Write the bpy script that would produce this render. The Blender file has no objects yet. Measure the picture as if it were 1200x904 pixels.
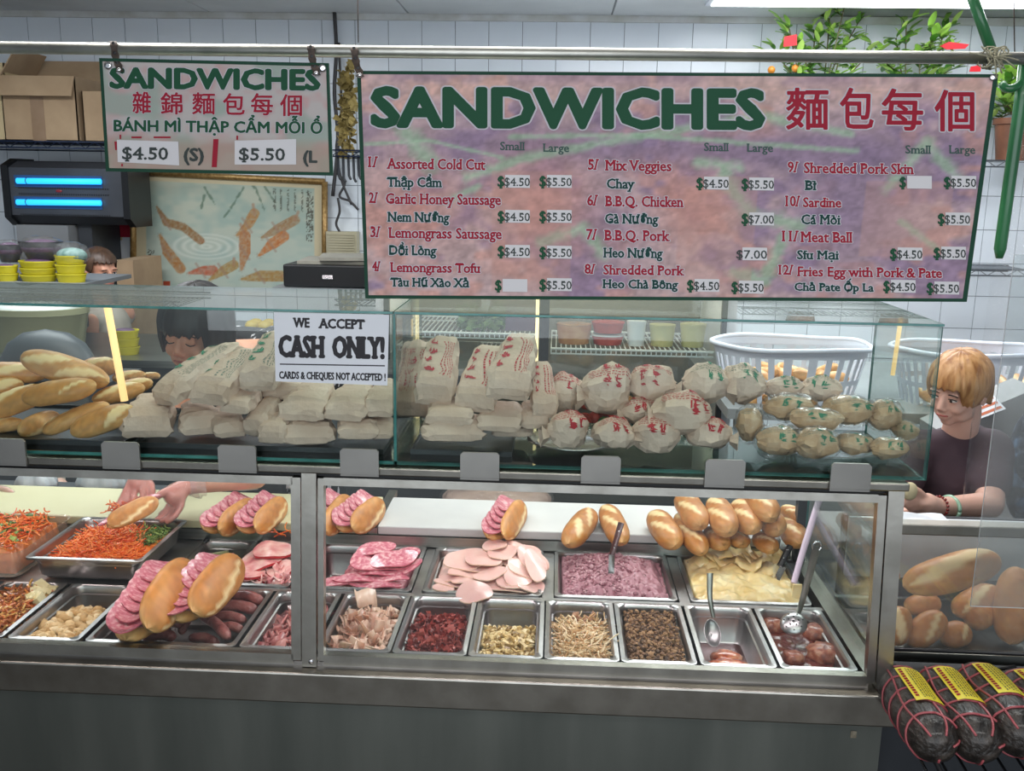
import bpy, bmesh, math, random
import numpy as np
from mathutils import Vector, Matrix, Euler, noise
random.seed(7)
SC = bpy.context.scene
COL = SC.collection
PI = math.pi
R = random.uniform
# ------------------------------------------------------------------ camera
CF, CP, CYAW, CROLL = 1108.4, .2084, .0453, .0168
CAM = np.array([.3615, -1.9965, 1.0635])
_F = np.array([-math.sin(CYAW)*math.cos(CP), math.cos(CYAW)*math.cos(CP), -math.sin(CP)])
_R0 = np.array([math.cos(CYAW), math.sin(CYAW), 0.]); _U0 = np.cross(_R0, _F)
_R = _R0*math.cos(CROLL)+_U0*math.sin(CROLL); _U = -_R0*math.sin(CROLL)+_U0*math.cos(CROLL)
cd = bpy.data.cameras.new('camera'); cam = bpy.data.objects.new('camera', cd); COL.objects.link(cam)
cd.sensor_width = 36; cd.lens = CF/1200*36; cd.clip_start = .02
cam.matrix_world = Matrix([[_R[0], _U[0], -_F[0], CAM[0]], [_R[1], _U[1], -_F[1], CAM[1]], [_R[2], _U[2], -_F[2], CAM[2]], [0, 0, 0, 1]])
SC.camera = cam
def P(px, py, ax, val):
    """world point where the sight line of pixel (px,py) meets the plane axis=val"""
    d = _F+_R*(px-600)/CF-_U*(py-452)/CF
    return Vector(CAM+d*((val-CAM[ax])/d[ax]))
def PY(px, py, y): return P(px, py, 1, y)
def PZ(px, py, z): return P(px, py, 2, z)
# ------------------------------------------------------------------ world and light
W = bpy.data.worlds.new('world'); SC.world = W; W.use_nodes = True
wb = W.node_tree.nodes['Background']; wb.inputs[0].default_value = (.80, .90, 1.0, 1); wb.inputs[1].default_value = .48
def area(name, loc, rot, sx, sy, power, col):
    l = bpy.data.lights.new(name, 'AREA'); l.shape = 'RECTANGLE'; l.size = sx; l.size_y = sy; l.energy = power; l.color = col
    o = bpy.data.objects.new(name, l); o.location = loc; o.rotation_euler = rot; COL.objects.link(o); return o
area('ceiling_light_over_counter', (.1, .42, 2.03), (0, 0, 0), 3.4, .5, 38, (1, .98, .95))
area('fill_light_customer_side', (.8, -2.1, 2.03), (0, 0, 0), 3.0, .4, 30, (1, .98, .95))  # added fill above the camera, brightens the counter front, labels and sign
area('ceiling_light_middle', (1.6, 2.2, 1.98), (0, 0, 0), 2.4, .5, 60, (.95, .98, 1))
area('ceiling_light_left', (-1.9, 1.9, 1.98), (0, 0, 0), 1.6, .4, 34, (.92, .96, 1))
area('shop_window_daylight', (.6, -4.6, 1.1), (math.radians(86), 0, 0), 5.5, 2.2, 66, (.86, .93, 1))
SC.view_settings.view_transform = 'Standard'; SC.view_settings.look = 'None'
SC.view_settings.exposure = 0.45; SC.view_settings.gamma = 1.0
SC.cycles.use_denoising = True
SC.cycles.transparent_max_bounces = 24; SC.cycles.max_bounces = 10
SC.cycles.caustics_reflective = False; SC.cycles.caustics_refractive = False; SC.cycles.sample_clamp_indirect = 4
# ------------------------------------------------------------------ materials
def lin(c):
    if isinstance(c, str):
        c = [int(c[i:i+2], 16)/255 for i in (0, 2, 4)]
    return tuple((x/12.92 if x <= .04045 else ((x+.055)/1.055)**2.4) for x in c)+(1,)
def _n(nt, t, **k):
    n = nt.nodes.new(t)
    for a, b in k.items(): setattr(n, a, b)
    return n
MC = {}
def mk(name, c1, c2=None, c3=None, scale=12, rough=.5, metal=0, bump=0, bscale=60, rnd=False, coat=0, sss=0, stretch=None, detail=4, attr=None, emit=0, spec=None, aniso=0, alpha=None, crackle=0, dist=.002):
    """procedural material: noise (or per-piece value, or painted colour) -> colour ramp, noise bump"""
    m = bpy.data.materials.new(name); m.use_nodes = True; nt = m.node_tree; L = nt.links.new
    b = nt.nodes['Principled BSDF']; b.inputs['Roughness'].default_value = rough; b.inputs['Metallic'].default_value = metal
    if spec is not None: b.inputs['Specular IOR Level'].default_value = spec
    if coat: b.inputs['Coat Weight'].default_value = coat; b.inputs['Coat Roughness'].default_value = .12
    if sss: b.inputs['Subsurface Weight'].default_value = sss; b.inputs['Subsurface Radius'].default_value = (.012, .005, .003); b.inputs['Subsurface Scale'].default_value = 1
    if alpha is not None: b.inputs['Alpha'].default_value = alpha
    tc = _n(nt, 'ShaderNodeTexCoord'); mp = _n(nt, 'ShaderNodeMapping'); L(tc.outputs['Object'], mp.inputs[0])
    if stretch: mp.inputs['Scale'].default_value = stretch
    if attr:
        a = _n(nt, 'ShaderNodeAttribute', attribute_name=attr); colout = a.outputs['Color']
        L(colout, b.inputs['Base Color'])
    elif c2 is None:
        b.inputs['Base Color'].default_value = lin(c1)
    else:
        r = _n(nt, 'ShaderNodeValToRGB'); e = r.color_ramp.elements
        e[0].position = .32; e[0].color = lin(c1); e[1].position = .68; e[1].color = lin(c2)
        if c3 is not None:
            x = e.new(.5); x.color = lin(c2); e[2].color = lin(c3)
        ns = _n(nt, 'ShaderNodeTexNoise'); ns.inputs['Scale'].default_value = scale; ns.inputs['Detail'].default_value = detail
        L(mp.outputs[0], ns.inputs['Vector']); f = ns.outputs['Fac']
        if rnd:
            a = _n(nt, 'ShaderNodeAttribute', attribute_name='rnd'); mx = _n(nt, 'ShaderNodeMix'); mx.inputs[0].default_value = .6
            L(f, mx.inputs[2]); L(a.outputs['Fac'], mx.inputs[3]); f = mx.outputs[0]
        L(f, r.inputs[0]); L(r.outputs[0], b.inputs['Base Color'])
    if bump:
        n2 = _n(nt, 'ShaderNodeTexNoise'); n2.inputs['Scale'].default_value = bscale; n2.inputs['Detail'].default_value = 5
        L(mp.outputs[0], n2.inputs['Vector']); h = n2.outputs['Fac']
        if crackle:
            vo = _n(nt, 'ShaderNodeTexVoronoi', feature='DISTANCE_TO_EDGE'); vo.inputs['Scale'].default_value = crackle
            L(mp.outputs[0], vo.inputs['Vector']); ad = _n(nt, 'ShaderNodeMath', operation='ADD'); L(vo.outputs[0], ad.inputs[0]); L(h, ad.inputs[1]); h = ad.outputs[0]
        bp = _n(nt, 'ShaderNodeBump'); bp.inputs['Strength'].default_value = bump; bp.inputs['Distance'].default_value = dist
        L(h, bp.inputs['Height']); L(bp.outputs[0], b.inputs['Normal'])
    if emit:
        b.inputs['Emission Color'].default_value = lin(c1); b.inputs['Emission Strength'].default_value = emit
    MC[name] = m
    return m
def thin_glass(name, tint, haze=0.0, ior=1.5, rough=0.0, hazecol='FFFFFF', bump=0, bscale=8):
    m = bpy.data.materials.new(name); m.use_nodes = True; nt = m.node_tree; nt.nodes.clear(); L = nt.links.new
    out = _n(nt, 'ShaderNodeOutputMaterial'); mx = _n(nt, 'ShaderNodeMixShader'); fr = _n(nt, 'ShaderNodeFresnel'); ge = _n(nt, 'ShaderNodeNewGeometry'); mi = _n(nt, 'ShaderNodeMix'); mi.inputs[2].default_value = ior; mi.inputs[3].default_value = 1/ior; L(ge.outputs['Backfacing'], mi.inputs[0]); L(mi.outputs[0], fr.inputs[0])
    t = _n(nt, 'ShaderNodeBsdfTransparent'); t.inputs[0].default_value = lin(tint); g = _n(nt, 'ShaderNodeBsdfGlossy'); g.inputs['Roughness'].default_value = rough
    L(fr.outputs[0], mx.inputs[0]); L(g.outputs[0], mx.inputs[2])
    if haze:
        d = _n(nt, 'ShaderNodeBsdfDiffuse'); d.inputs[0].default_value = lin(hazecol); m2 = _n(nt, 'ShaderNodeMixShader'); m2.inputs[0].default_value = haze
        L(t.outputs[0], m2.inputs[1]); L(d.outputs[0], m2.inputs[2]); L(m2.outputs[0], mx.inputs[1])
    else: L(t.outputs[0], mx.inputs[1])
    if bump:
        tc = _n(nt, 'ShaderNodeTexCoord'); ns = _n(nt, 'ShaderNodeTexNoise'); ns.inputs['Scale'].default_value = bscale; ns.inputs['Detail'].default_value = 6
        bp = _n(nt, 'ShaderNodeBump'); bp.inputs['Strength'].default_value = bump; bp.inputs['Distance'].default_value = .02
        L(tc.outputs['Object'], ns.inputs['Vector']); L(ns.outputs['Fac'], bp.inputs['Height']); L(bp.outputs[0], fr.inputs[1]); L(bp.outputs[0], g.inputs['Normal'])
    L(mx.outputs[0], out.inputs[0]); MC[name] = m
    return m
STEEL = mk('brushed_steel', '8A8D88', 'A4A6A0', scale=3, rough=.34, metal=1, stretch=(1, 1, 30), bump=.05, bscale=40)
STEELD = mk('dull_steel_front', '6E736E', '868A84', scale=2.2, rough=.38, metal=.9, stretch=(3, 1, .5))
FRAME = mk('steel_frame', '8E8A82', 'A39F97', scale=14, rough=.3, metal=1, bump=.08, bscale=90)
PAN = mk('pan_steel', 'A09D9C', 'BCB8B8', scale=9, rough=.33, metal=1, bump=.05, bscale=50)
CHROME = mk('chrome', 'D6D4D6', rough=.12, metal=1)
GLASS = thin_glass('clear_glass', 'F8FCFA')
TOPGL = thin_glass('dusty_top_glass', 'EAF2EE', haze=.22, hazecol='BFC8C2')
PLEX = thin_glass('acrylic', 'F2F5F5', haze=.06, bump=.05)
FILM = thin_glass('plastic_film', 'FDFDFD', haze=.03, bump=1.0, bscale=35, ior=1.3, rough=.12)
EDGE = mk('green_glass_edge', '2E6A66', '4C8C86', scale=20, rough=.15)
BLACK = mk('black_plastic', '131417', rough=.35)
DGREY = mk('dark_grey', '2B2E33', '3A3D42', scale=5, rough=.5)
WHITE = mk('white_plastic', 'DCE0E6', rough=.4)
# ------------------------------------------------------------------ mesh builder
def tag(o, label=None, cat=None, group=None, kind=None):
    for k, v in (('label', label), ('category', cat), ('group', group), ('kind', kind)):
        if v: o[k] = v
    return o
def empty(name, loc, label=None, cat=None, group=None, rz=0):
    o = bpy.data.objects.new(name, None); o.empty_display_size = .05; o.location = loc; o.rotation_euler = (0, 0, rz); COL.objects.link(o)
    return tag(o, label, cat, group)
def link(name, me, mat, parent=None, loc=None, rot=None):
    if mat is not None and len(me.materials) == 0:
        for m in (mat if isinstance(mat, (list, tuple)) else [mat]): me.materials.append(m)
    o = bpy.data.objects.new(name, me); COL.objects.link(o)
    if parent is not None:
        o.parent = parent
        bl = parent.matrix_basis
        if loc is None: o.matrix_parent_inverse = bl.inverted()     # mesh coordinates given in world space
    if loc is not None: o.location = loc
    if rot is not None: o.rotation_euler = rot
    return o
def frame(d, up=Vector((0, 0, 1))):
    d = Vector(d).normalized()
    if abs(d.dot(up)) > .98: up = Vector((1, 0, 0))
    x = d.cross(up).normalized(); return x, x.cross(d)
class MB:
    def __init__(s): s.v = []; s.f = []; s.r = []; s.m = []; s.c = []
    def add(s, vs, fs, r=.5, m=0):
        k = len(s.v); s.v += [tuple(a) for a in vs]; s.f += [tuple(i+k for i in f) for f in fs]; s.r += [r]*len(fs); s.m += [m]*len(fs); return s
    def box(s, a, b, r=.5, M=None, m=0):
        x0, y0, z0 = a; x1, y1, z1 = b
        vs = [Vector(p) for p in ((x0,y0,z0),(x1,y0,z0),(x1,y1,z0),(x0,y1,z0),(x0,y0,z1),(x1,y0,z1),(x1,y1,z1),(x0,y1,z1))]
        if M: vs = [M@v for v in vs]
        return s.add(vs, [(0,3,2,1),(4,5,6,7),(0,1,5,4),(1,2,6,5),(2,3,7,6),(3,0,4,7)], r, m)
    def pane(s, a, b, axis):
        """glass slab: the big faces use slot 0, the four rims slot 1"""
        k = len(s.m); s.box(a, b)
        big = {2: (0, 1), 1: (2, 4), 0: (3, 5)}[axis]
        for i in range(6): s.m[k+i] = 0 if i in big else 1
        return s
    def loops(s, L, cap0=True, cap1=True, closed=True, r=.5, m=0):
        n = len(L[0]); vs = [p for l in L for p in l]; fs = []
        for i in range(len(L)-1):
            for j in range(n if closed else n-1):
                a = i*n+j; b = i*n+(j+1) % n; fs.append((a, b, b+n, a+n))
        if cap0: fs.append(tuple(range(n-1, -1, -1)))
        if cap1: fs.append(tuple(range((len(L)-1)*n, len(L)*n)))
        return s.add(vs, fs, r, m)
    def tube(s, pts, rad, n=8, r=.5, flat=1, cap=True, m=0):
        pts = [Vector(p) for p in pts]; L = []
        x = None
        for i, p in enumerate(pts):
            d = (pts[min(i+1, len(pts)-1)]-pts[max(i-1, 0)])
            if d.length < 1e-9: d = Vector((0, 0, 1))
            d.normalize()
            if x is None: x, y = frame(d)
            x = (x-d*x.dot(d)); x = x.normalized() if x.length > 1e-6 else frame(d)[0]; y = d.cross(x)
            q = rad[i] if isinstance(rad, (list, tuple)) else rad
            L.append([p+x*math.cos(2*PI*k/n)*q+y*math.sin(2*PI*k/n)*q*flat for k in range(n)])
        return s.loops(L, cap, cap, r=r, m=m)
    def lathe(s, prof, c=(0, 0, 0), n=24, M=None, r=.5, sy=1, m=0):
        c = Vector(c); L = []
        for (q, z) in prof:
            l = [Vector((q*math.cos(2*PI*k/n), q*sy*math.sin(2*PI*k/n), z)) for k in range(n)]
            L.append([(M@p if M else p)+c for p in l])
        return s.loops(L, prof[0][0] > 1e-4, prof[-1][0] > 1e-4, r=r, m=m)
    def ell(s, c, rad, n=10, k=7, M=None, r=.5, pw=1, m=0):
        L = []
        for i in range(k+1):
            t = PI*i/k; rr = max(math.sin(t), .02)**pw
            l = [Vector((rad[0]*rr*math.cos(2*PI*j/n), rad[1]*rr*math.sin(2*PI*j/n), -rad[2]*math.cos(t))) for j in range(n)]
            L.append([(M@p if M else p)+Vector(c) for p in l])
        return s.loops(L, r=r, m=m)
    def grid(s, nx, ny, fn, r=.5, m=0):
        vs = [fn(i/nx, j/ny) for j in range(ny+1) for i in range(nx+1)]; w = nx+1
        return s.add(vs, [(j*w+i, j*w+i+1, (j+1)*w+i+1, (j+1)*w+i) for j in range(ny) for i in range(nx)], r, m)
    def mesh(s, name, smooth=False, angle=None, mats=None):
        me = bpy.data.meshes.new(name); me.from_pydata([tuple(v) for v in s.v], [], s.f)
        a = me.attributes.new('rnd', 'FLOAT', 'FACE'); a.data.foreach_set('value', s.r)
        if mats:
            for q in mats: me.materials.append(q)
            me.polygons.foreach_set('material_index', s.m)
        if smooth:
            me.polygons.foreach_set('use_smooth', [True]*len(me.polygons))
            if angle: me.set_sharp_from_angle(angle=math.radians(angle))
        me.update(); return me
    def build(s, name, mat, parent=None, smooth=False, angle=None, loc=None, rot=None):
        mats = mat if isinstance(mat, (list, tuple)) else [mat]
        return link(name, s.mesh(name, smooth, angle, mats), None, parent, loc, rot)
def bevel(o, w=.002, seg=2):
    md = o.modifiers.new('bevel', 'BEVEL'); md.width = w; md.segments = seg; md.limit_method = 'ANGLE'; return o
def structure(o): o['kind'] = 'structure'; return o
def spline(pts, n):
    """Catmull-Rom resample"""
    p = [Vector(a) for a in pts]; p = [p[0]*2-p[1]]+p+[p[-1]*2-p[-2]]; out = []; k = len(p)-3
    for i in range(n+1):
        t = i/n*k; j = min(int(t), k-1); t -= j; a, b, c, d = p[j:j+4]
        out.append(.5*((2*b)+(c-a)*t+(2*a-5*b+4*c-d)*t*t+(-a+3*b-3*c+d)*t**3))
    return out
# ------------------------------------------------------------------ lettering from the built-in font
_TC = {}
def text2d(body, off=0., serif=0., shear=0.):
    key = (body, off, serif, shear)
    if key in _TC: return _TC[key]
    c = bpy.data.curves.new('lettering', 'FONT'); c.body = body; c.offset = off; c.shear = shear; c.resolution_u = 2
    o = bpy.data.objects.new('lettering', c); COL.objects.link(o)
    me = o.evaluated_get(bpy.context.evaluated_depsgraph_get()).to_mesh()
    vs = [(v.co.x, v.co.y) for v in me.vertices]; fs = [tuple(p.vertices) for p in me.polygons]
    nb = len(vs)
    if serif:
        cnt = {}
        for f in fs:
            for i in range(len(f)):
                e = tuple(sorted((f[i], f[(i+1) % len(f)]))); cnt[e] = cnt.get(e, 0)+1
        ym = {}
        for e, n in cnt.items():
            a, b = vs[e[0]], vs[e[1]]; w = abs(a[0]-b[0])
            if n == 1 and abs(a[1]-b[1]) < .012 and .05 < w < .24 and a[1] > -.3:
                up = min(a[1], b[1]) < .25
                lo, hi = (a[1], a[1]+.055) if up else (a[1]-.055, a[1])
                x0, x1 = min(a[0], b[0])-serif, max(a[0], b[0])+serif
                if up or .4 < a[1] < .76:
                    k = len(vs); vs += [(x0, lo), (x1, lo), (x1, hi), (x0, hi)]; fs.append((k, k+1, k+2, k+3))
    bpy.data.objects.remove(o); bpy.data.curves.remove(c)
    _TC[key] = (vs, fs, nb); return _TC[key]
def paint_grid(name, nx, ny, pos, colf):
    """flat print: a fine grid with painted colours; pos(u,v)->point, colf(U,V)->rgb arrays (sRGB 0..1)"""
    mb = MB().grid(nx, ny, pos); me = mb.mesh(name)
    u, v = np.meshgrid(np.linspace(0, 1, nx+1), np.linspace(0, 1, ny+1))
    c = np.clip(colf(u.ravel(), v.ravel()), 0, 1); c = np.where(c <= .04045, c/12.92, ((c+.055)/1.055)**2.4)
    a = me.color_attributes.new('Col', 'FLOAT_COLOR', 'POINT'); a.data.foreach_set('color', np.hstack([c, np.ones((len(c), 1))]).astype(np.float32).ravel())
    return me
_rng = np.random.RandomState(3)
def vnoise(x, y, seed=0):
    r = np.random.RandomState(seed).rand(64, 64); xi = np.floor(x).astype(int); yi = np.floor(y).astype(int); fx = x-xi; fy = y-yi
    fx = fx*fx*(3-2*fx); fy = fy*fy*(3-2*fy); g = lambda a, b: r[a % 64, b % 64]
    return (g(xi, yi)*(1-fx)+g(xi+1, yi)*fx)*(1-fy)+(g(xi, yi+1)*(1-fx)+g(xi+1, yi+1)*fx)*fy
def segd(x, y, pts):
    d = np.full(x.shape, 1e9)
    for (ax, ay), (bx, by) in zip(pts[:-1], pts[1:]):
        vx, vy = bx-ax, by-ay; t = np.clip(((x-ax)*vx+(y-ay)*vy)/(vx*vx+vy*vy+1e-9), 0, 1); d = np.minimum(d, np.hypot(x-ax-t*vx, y-ay-t*vy))
    return d
def remesh(mb, name, voxel, smooth=4, disp=None):
    """fuse overlapping closed shapes into one continuous skin"""
    me = mb.mesh(name); o = bpy.data.objects.new(name, me); COL.objects.link(o)
    md = o.modifiers.new('r', 'REMESH'); md.mode = 'VOXEL'; md.voxel_size = voxel
    sm = o.modifiers.new('s', 'SMOOTH'); sm.factor = .6; sm.iterations = smooth
    out = bpy.data.meshes.new_from_object(o.evaluated_get(bpy.context.evaluated_depsgraph_get()))
    bpy.data.objects.remove(o); out.polygons.foreach_set('use_smooth', [True]*len(out.polygons)); out.name = name
    if disp:
        for v in out.vertices: v.co = disp(v.co.copy())
    return out
# ================================================================== the shop's shell
FZ = -.66                                  # floor
WY = 4.0                                   # tiled back wall
CZ = 2.07                                  # ceiling
TILE = mk('white_wall_tile', 'DDE4EC', 'E6ECF2', scale=2, rough=.22)
GROUT = mk('tile_grout', '7E858C', rough=.8)
CEIL = mk('painted_ceiling_board', 'D3D6D6', 'DFE2E2', scale=3, rough=.7)
fl = structure(MB().box((-6, -6, FZ-.1), (6, WY, FZ)).build('floor', mk('floor_tile', '4A4642', '5C5751', scale=6, rough=.35)))
wb_ = structure(MB().box((-6, WY, FZ), (6, WY+.1, CZ+.1)).build('wall_back', GROUT))
# wall tiles: individual, sharing one mesh
TS = .203
tm = MB().box((0, 0, 0), (TS-.004, .006, TS-.004)).mesh('tile', mats=[TILE])
def tile_at(x, z):
    o = bpy.data.objects.new('tile', tm); COL.objects.link(o); o.parent = wb_; o.location = (x, WY-.006, z)
def seen(x, z):
    d = np.array([x, WY, z])-CAM; w = d@_F; px = 600+CF*(d@_R)/w; py = 452-CF*(d@_U)/w
    return px, py
rest = MB(); nt_ = 0
for i in range(-27, 27):
    for j in range(13):
        x = i*TS+.12; z = CZ-.005-(j+1)*TS
        px, py = seen(x+TS/2, z+TS/2)
        vis = (-25 < px < 1225 and -10 < py < 90) or (385 < px < 425 and py < 330) or (90 < px < 330 and 360 < py < 460) or (1130 < px < 1225 and py < 480) or (985 < px < 1225 and 330 < py < 480) or (-20 < px < 130 and 80 < py < 200)
        if vis and nt_ < 290: tile_at(x, z); nt_ += 1
        elif -6 < x < 5.8: rest.box((x, WY-.006, z), (x+TS-.004, WY, z+TS-.004))
o = rest.build('tile_field', TILE, wb_); o['kind'] = 'stuff'
cl = structure(MB().box((-6, -6, CZ), (6, WY, CZ+.08)).build('ceiling', mk('ceiling_void', '9EA1A1', rough=.8)))
for x in np.arange(-5.4, 5.4, 1.21):
    for y in (2.75, 1.53, .31, -.91):
        if abs(x-1.85) < .01 and y == 2.75: continue
        bevel(MB().box((x, y, CZ-.012), (x+1.2, y+1.2, CZ)).build('ceiling_panel', CEIL, cl), .003)
structure(MB().box((-6, WY-.03, CZ-.045), (6, WY, CZ-.004)).build('trim_1', mk('crown_trim', 'D6D8D8', 'BDBCB4', scale=7, rough=.6)))
# troffer light over the right side
LY = PZ(1000, 8, CZ-.036).y
lt = empty('ceiling_light', (1.9, LY+.3, CZ-.03), 'long white fluorescent ceiling light over the potted tree, top right', 'light')
MB().box((1.13, LY-.35, CZ-.03), (3.1, LY+.05, CZ-.005)).build('light_frame', WHITE, lt)
MB().box((1.16, LY-.32, CZ-.036), (3.05, LY+.02, CZ-.03)).build('diffuser', mk('lit_diffuser', 'F6FBFF', emit=5), lt)
MB().box((-6, -6, FZ), (-5.9, WY, CZ)).build('wall_left', TILE)['kind'] = 'structure'
MB().box((5.9, -6, FZ), (6, WY, CZ)).build('wall_right', TILE)['kind'] = 'structure'
# ================================================================== the steel and glass counter
XL, XR = -2.4, 1.125
ctr = empty('sandwich_counter', (0, .3, FZ), 'stainless steel refrigerated sandwich counter filling the front of the shop', 'counter')
MB().box((XL, -.05, FZ+.08), (XR-.012, .0, -.095)).build('front_panel', STEELD, ctr)
MB().box((XL, .0, FZ+.0), (XR-.05, 1.06, -.14)).build('cabinet_body', DGREY, ctr)
bevel(MB().box((XL, -.082, -.088), (XR+.005, -.012, -.014)).build('ledge', FRAME, ctr), .004)
# stain of old tape on the front
MB().box((1.045, -.0515, -.135), (1.058, -.0505, -.118)).build('tape_residue', mk('tape_residue', '6F6656', '8A8272', scale=90, rough=.9), ctr)
# slanted front frame : bottom Y=-.05, top Y=0
SL = .045/.445
def fy(z): return -.05+SL*(z+.01)
def slant(x0, x1, z0, z1, d0=0., d1=.022):
    mb = MB(); vs = [Vector((x, fy(z)+d, z)) for z in (z0, z1) for (x, d) in ((x0, d0), (x1, d0), (x1, d1), (x0, d1))]
    mb.add(vs, [(3,2,1,0),(4,5,6,7),(0,1,5,4),(1,2,6,5),(2,3,7,6),(3,0,4,7)]); return mb
for x0, x1 in ((-.193, -.160), (XR-.036, XR-.002)):
    slant(x0, x1, -.012, .436, -.004, .03).build('post', FRAME, ctr)
screw = lambda x, z, par: MB().ell((x, fy(z)-.005, z), (.006, .002, .006), 10, 5).build('screw', CHROME, par, True)
screw(-.172, .0, ctr); screw(1.107, .012, ctr)
bevel(MB().box((XL, -.02, .434), (XR+.004, .04, .452)).build('top_rail', FRAME, ctr), .003)
MB().box((XL, .005, .422), (XR, .03, .434)).build('seal_strip', BLACK, ctr)
# two front sashes
for sx0, sx1, lab in ((XL, -.196, 'left'), (-.157, XR-.038, 'right')):
    sash = 'glass_sash'
    s = slant(sx0, sx0+.013, .0, .42); 
    for a in (slant(sx1-.022 if lab == 'left' else sx1-.018, sx1, .0, .42), slant(sx0+.013, sx1-.018, .404, .422), slant(sx0+.013, sx1-.018, -.008, .014)):
        s.add(a.v, a.f)
    fo = s.build(sash, FRAME, ctr)
    g = slant(sx0+.01, sx1-.015, .01, .41, .009, .013); g.m = [1, 1, 0, 1, 0, 1]
    g.build('pane', [GLASS, EDGE], fo)
# right end of the counter: glass side
MB().box((1.098, -.005, -.01), (1.118, .03, .434)).build('corner_seal', BLACK, ctr)
MB().pane((1.10, .03, .0), (1.106, .64, .43), 0).build('side_pane', [GLASS, EDGE], ctr)
MB().box((1.075, -.03, -.03), (1.118, 1.0, .004)).build('side_rail', FRAME, ctr)
MB().box((1.075, .64, .0), (1.10, .67, .43)).build('rear_post', BLACK, ctr)
# well rails between the pans
for y0, y1 in ((-.045, -.006), (.322, .342), (.664, .69)):
    MB().box((XL, y0, -.014), (1.075, y1, -.004)).build('well_rail', PAN, ctr)
MB().box((XL, -.006, -.135), (1.075, .69, -.125)).build('well_floor', DGREY, ctr)
MB().box((.708-.0, .342, -.014), (.735, .664, -.004)).build('well_divider', PAN, ctr)
MB().box((.345, .342, -.014), (.375, .664, -.004)).build('well_divider', PAN, ctr)
MB().box((-.003, .342, -.014), (.022, .664, -.004)).build('well_divider', PAN, ctr)
MB().box((-1.12, .342, -.014), (-.69, .664, -.004)).build('well_cover', PAN, ctr)
# lamp under the front rail
lf = MB().box((XL, .035, .40), (1.06, .075, .432)).build('lamp_housing', WHITE, ctr)
lampL = area('case_lamp_left', (-1.1, .055, .396), (math.radians(18), 0, 0), 1.7, .03, 2.8, (1, .82, .82))
lampR = area('case_lamp_right', (.46, .055, .396), (math.radians(18), 0, 0), 1.15, .03, 2.6, (1, .86, .93))
# cutting boards
BZ = .06
BW = mk('white_cutting_board', 'C0BEBE', 'CDCBCA', scale=5, rough=.45, bump=.1, bscale=60)
BYEL = mk('cream_cutting_board', 'CDC79E', 'D9D3AE', scale=4, rough=.5, bump=.1, bscale=60)
o = bevel(MB().box((-2.3, .665, .032), (-.187, .935, BZ)).build('cutting_board', BYEL), .004); tag(o, 'cream cutting board behind the pans on the left, worn yellowish', 'cutting board')
o = bevel(MB().box((-.155, .665, .032), (1.04, .935, BZ)).build('cutting_board', BW), .004); tag(o, 'long white cutting board behind the cold-cut pans in the right half', 'cutting board')
MB().box((-2.35, .66, .0), (1.07, .96, .031)).build('board_shelf', STEEL, ctr)
MB().box((-.185, .67, .032), (-.157, 1.03, .052)).build('board_spacer', FRAME, ctr)
# ---- glass display on top of the counter
dsp = empty('glass_display', (.0, .18, .453), 'long green-edged glass display box standing on the steel counter', 'display case')
DX1 = 1.168; ZB, ZT, DY = .456, .796, .40
MB().pane((XL, -.003, ZB), (.012, .003, ZT-.006), 1).build('front_pane', [GLASS, EDGE], dsp)
MB().pane((.020, -.003, ZB), (DX1, .003, ZT-.006), 1).build('front_pane', [GLASS, EDGE], dsp)
MB().pane((.0125, .003, ZB), (.0185, DY, ZT-.006), 0).build('divider_pane', [GLASS, EDGE], dsp)
MB().pane((DX1-.006, .003, ZB), (DX1, DY, ZT-.006), 0).build('end_pane', [GLASS, EDGE], dsp)
MB().pane((XL, -.004, ZT-.005), (.014, DY, ZT), 2).build('top_pane', [TOPGL, EDGE], dsp)
MB().pane((.017, -.004, ZT-.005), (DX1+.002, DY, ZT), 2).build('top_pane', [TOPGL, EDGE], dsp)
MB().pane((XL, .003, ZB), (DX1-.006, DY, ZB+.006), 2).build('bottom_pane', [thin_glass('bottom_glass', 'B8CCC8'), EDGE], dsp)
MB().box((XL, .04, .436), (XR-.03, DY, .452)).build('display_base', mk('dark_base', '24282B', rough=.3), dsp)
for px in (14, 146, 281, 423, 563, 704, 849, 996):
    c = PY(px, 537, -.01)
    x = c.x; pw = .0425
    mb = MB(); L = []
    pr = [(-pw, 0), (pw, 0), (pw, .052), (pw-.006, .058), (-pw+.006, .058), (-pw, .052)]
    mb.loops([[Vector((x+a, y, .438+b)) for a, b in pr] for y in (-.028, -.022)])
    mb.box((x-pw, -.028, .434), (x+pw, .01, .4385))
    mb.build('clip_plate', mk('clip_steel', '8C8A86', 'A09D98', scale=5, rough=.42, metal=.85) if 'clip_steel' not in MC else MC['clip_steel'], dsp)
# warm vertical reflections in the display glass, modelled as emissive tubes
WARM = mk('warm_reflection_glow', 'F2C888', emit=.95)
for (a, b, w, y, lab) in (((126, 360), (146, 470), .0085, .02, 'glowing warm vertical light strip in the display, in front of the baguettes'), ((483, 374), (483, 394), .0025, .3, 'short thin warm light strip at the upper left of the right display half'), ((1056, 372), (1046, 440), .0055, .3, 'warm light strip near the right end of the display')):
    o = MB().tube([PY(*a, y), PY(*b, y)], w, 8).build('reflection_streak', WARM, None, True); tag(o, lab, 'light')
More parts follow.
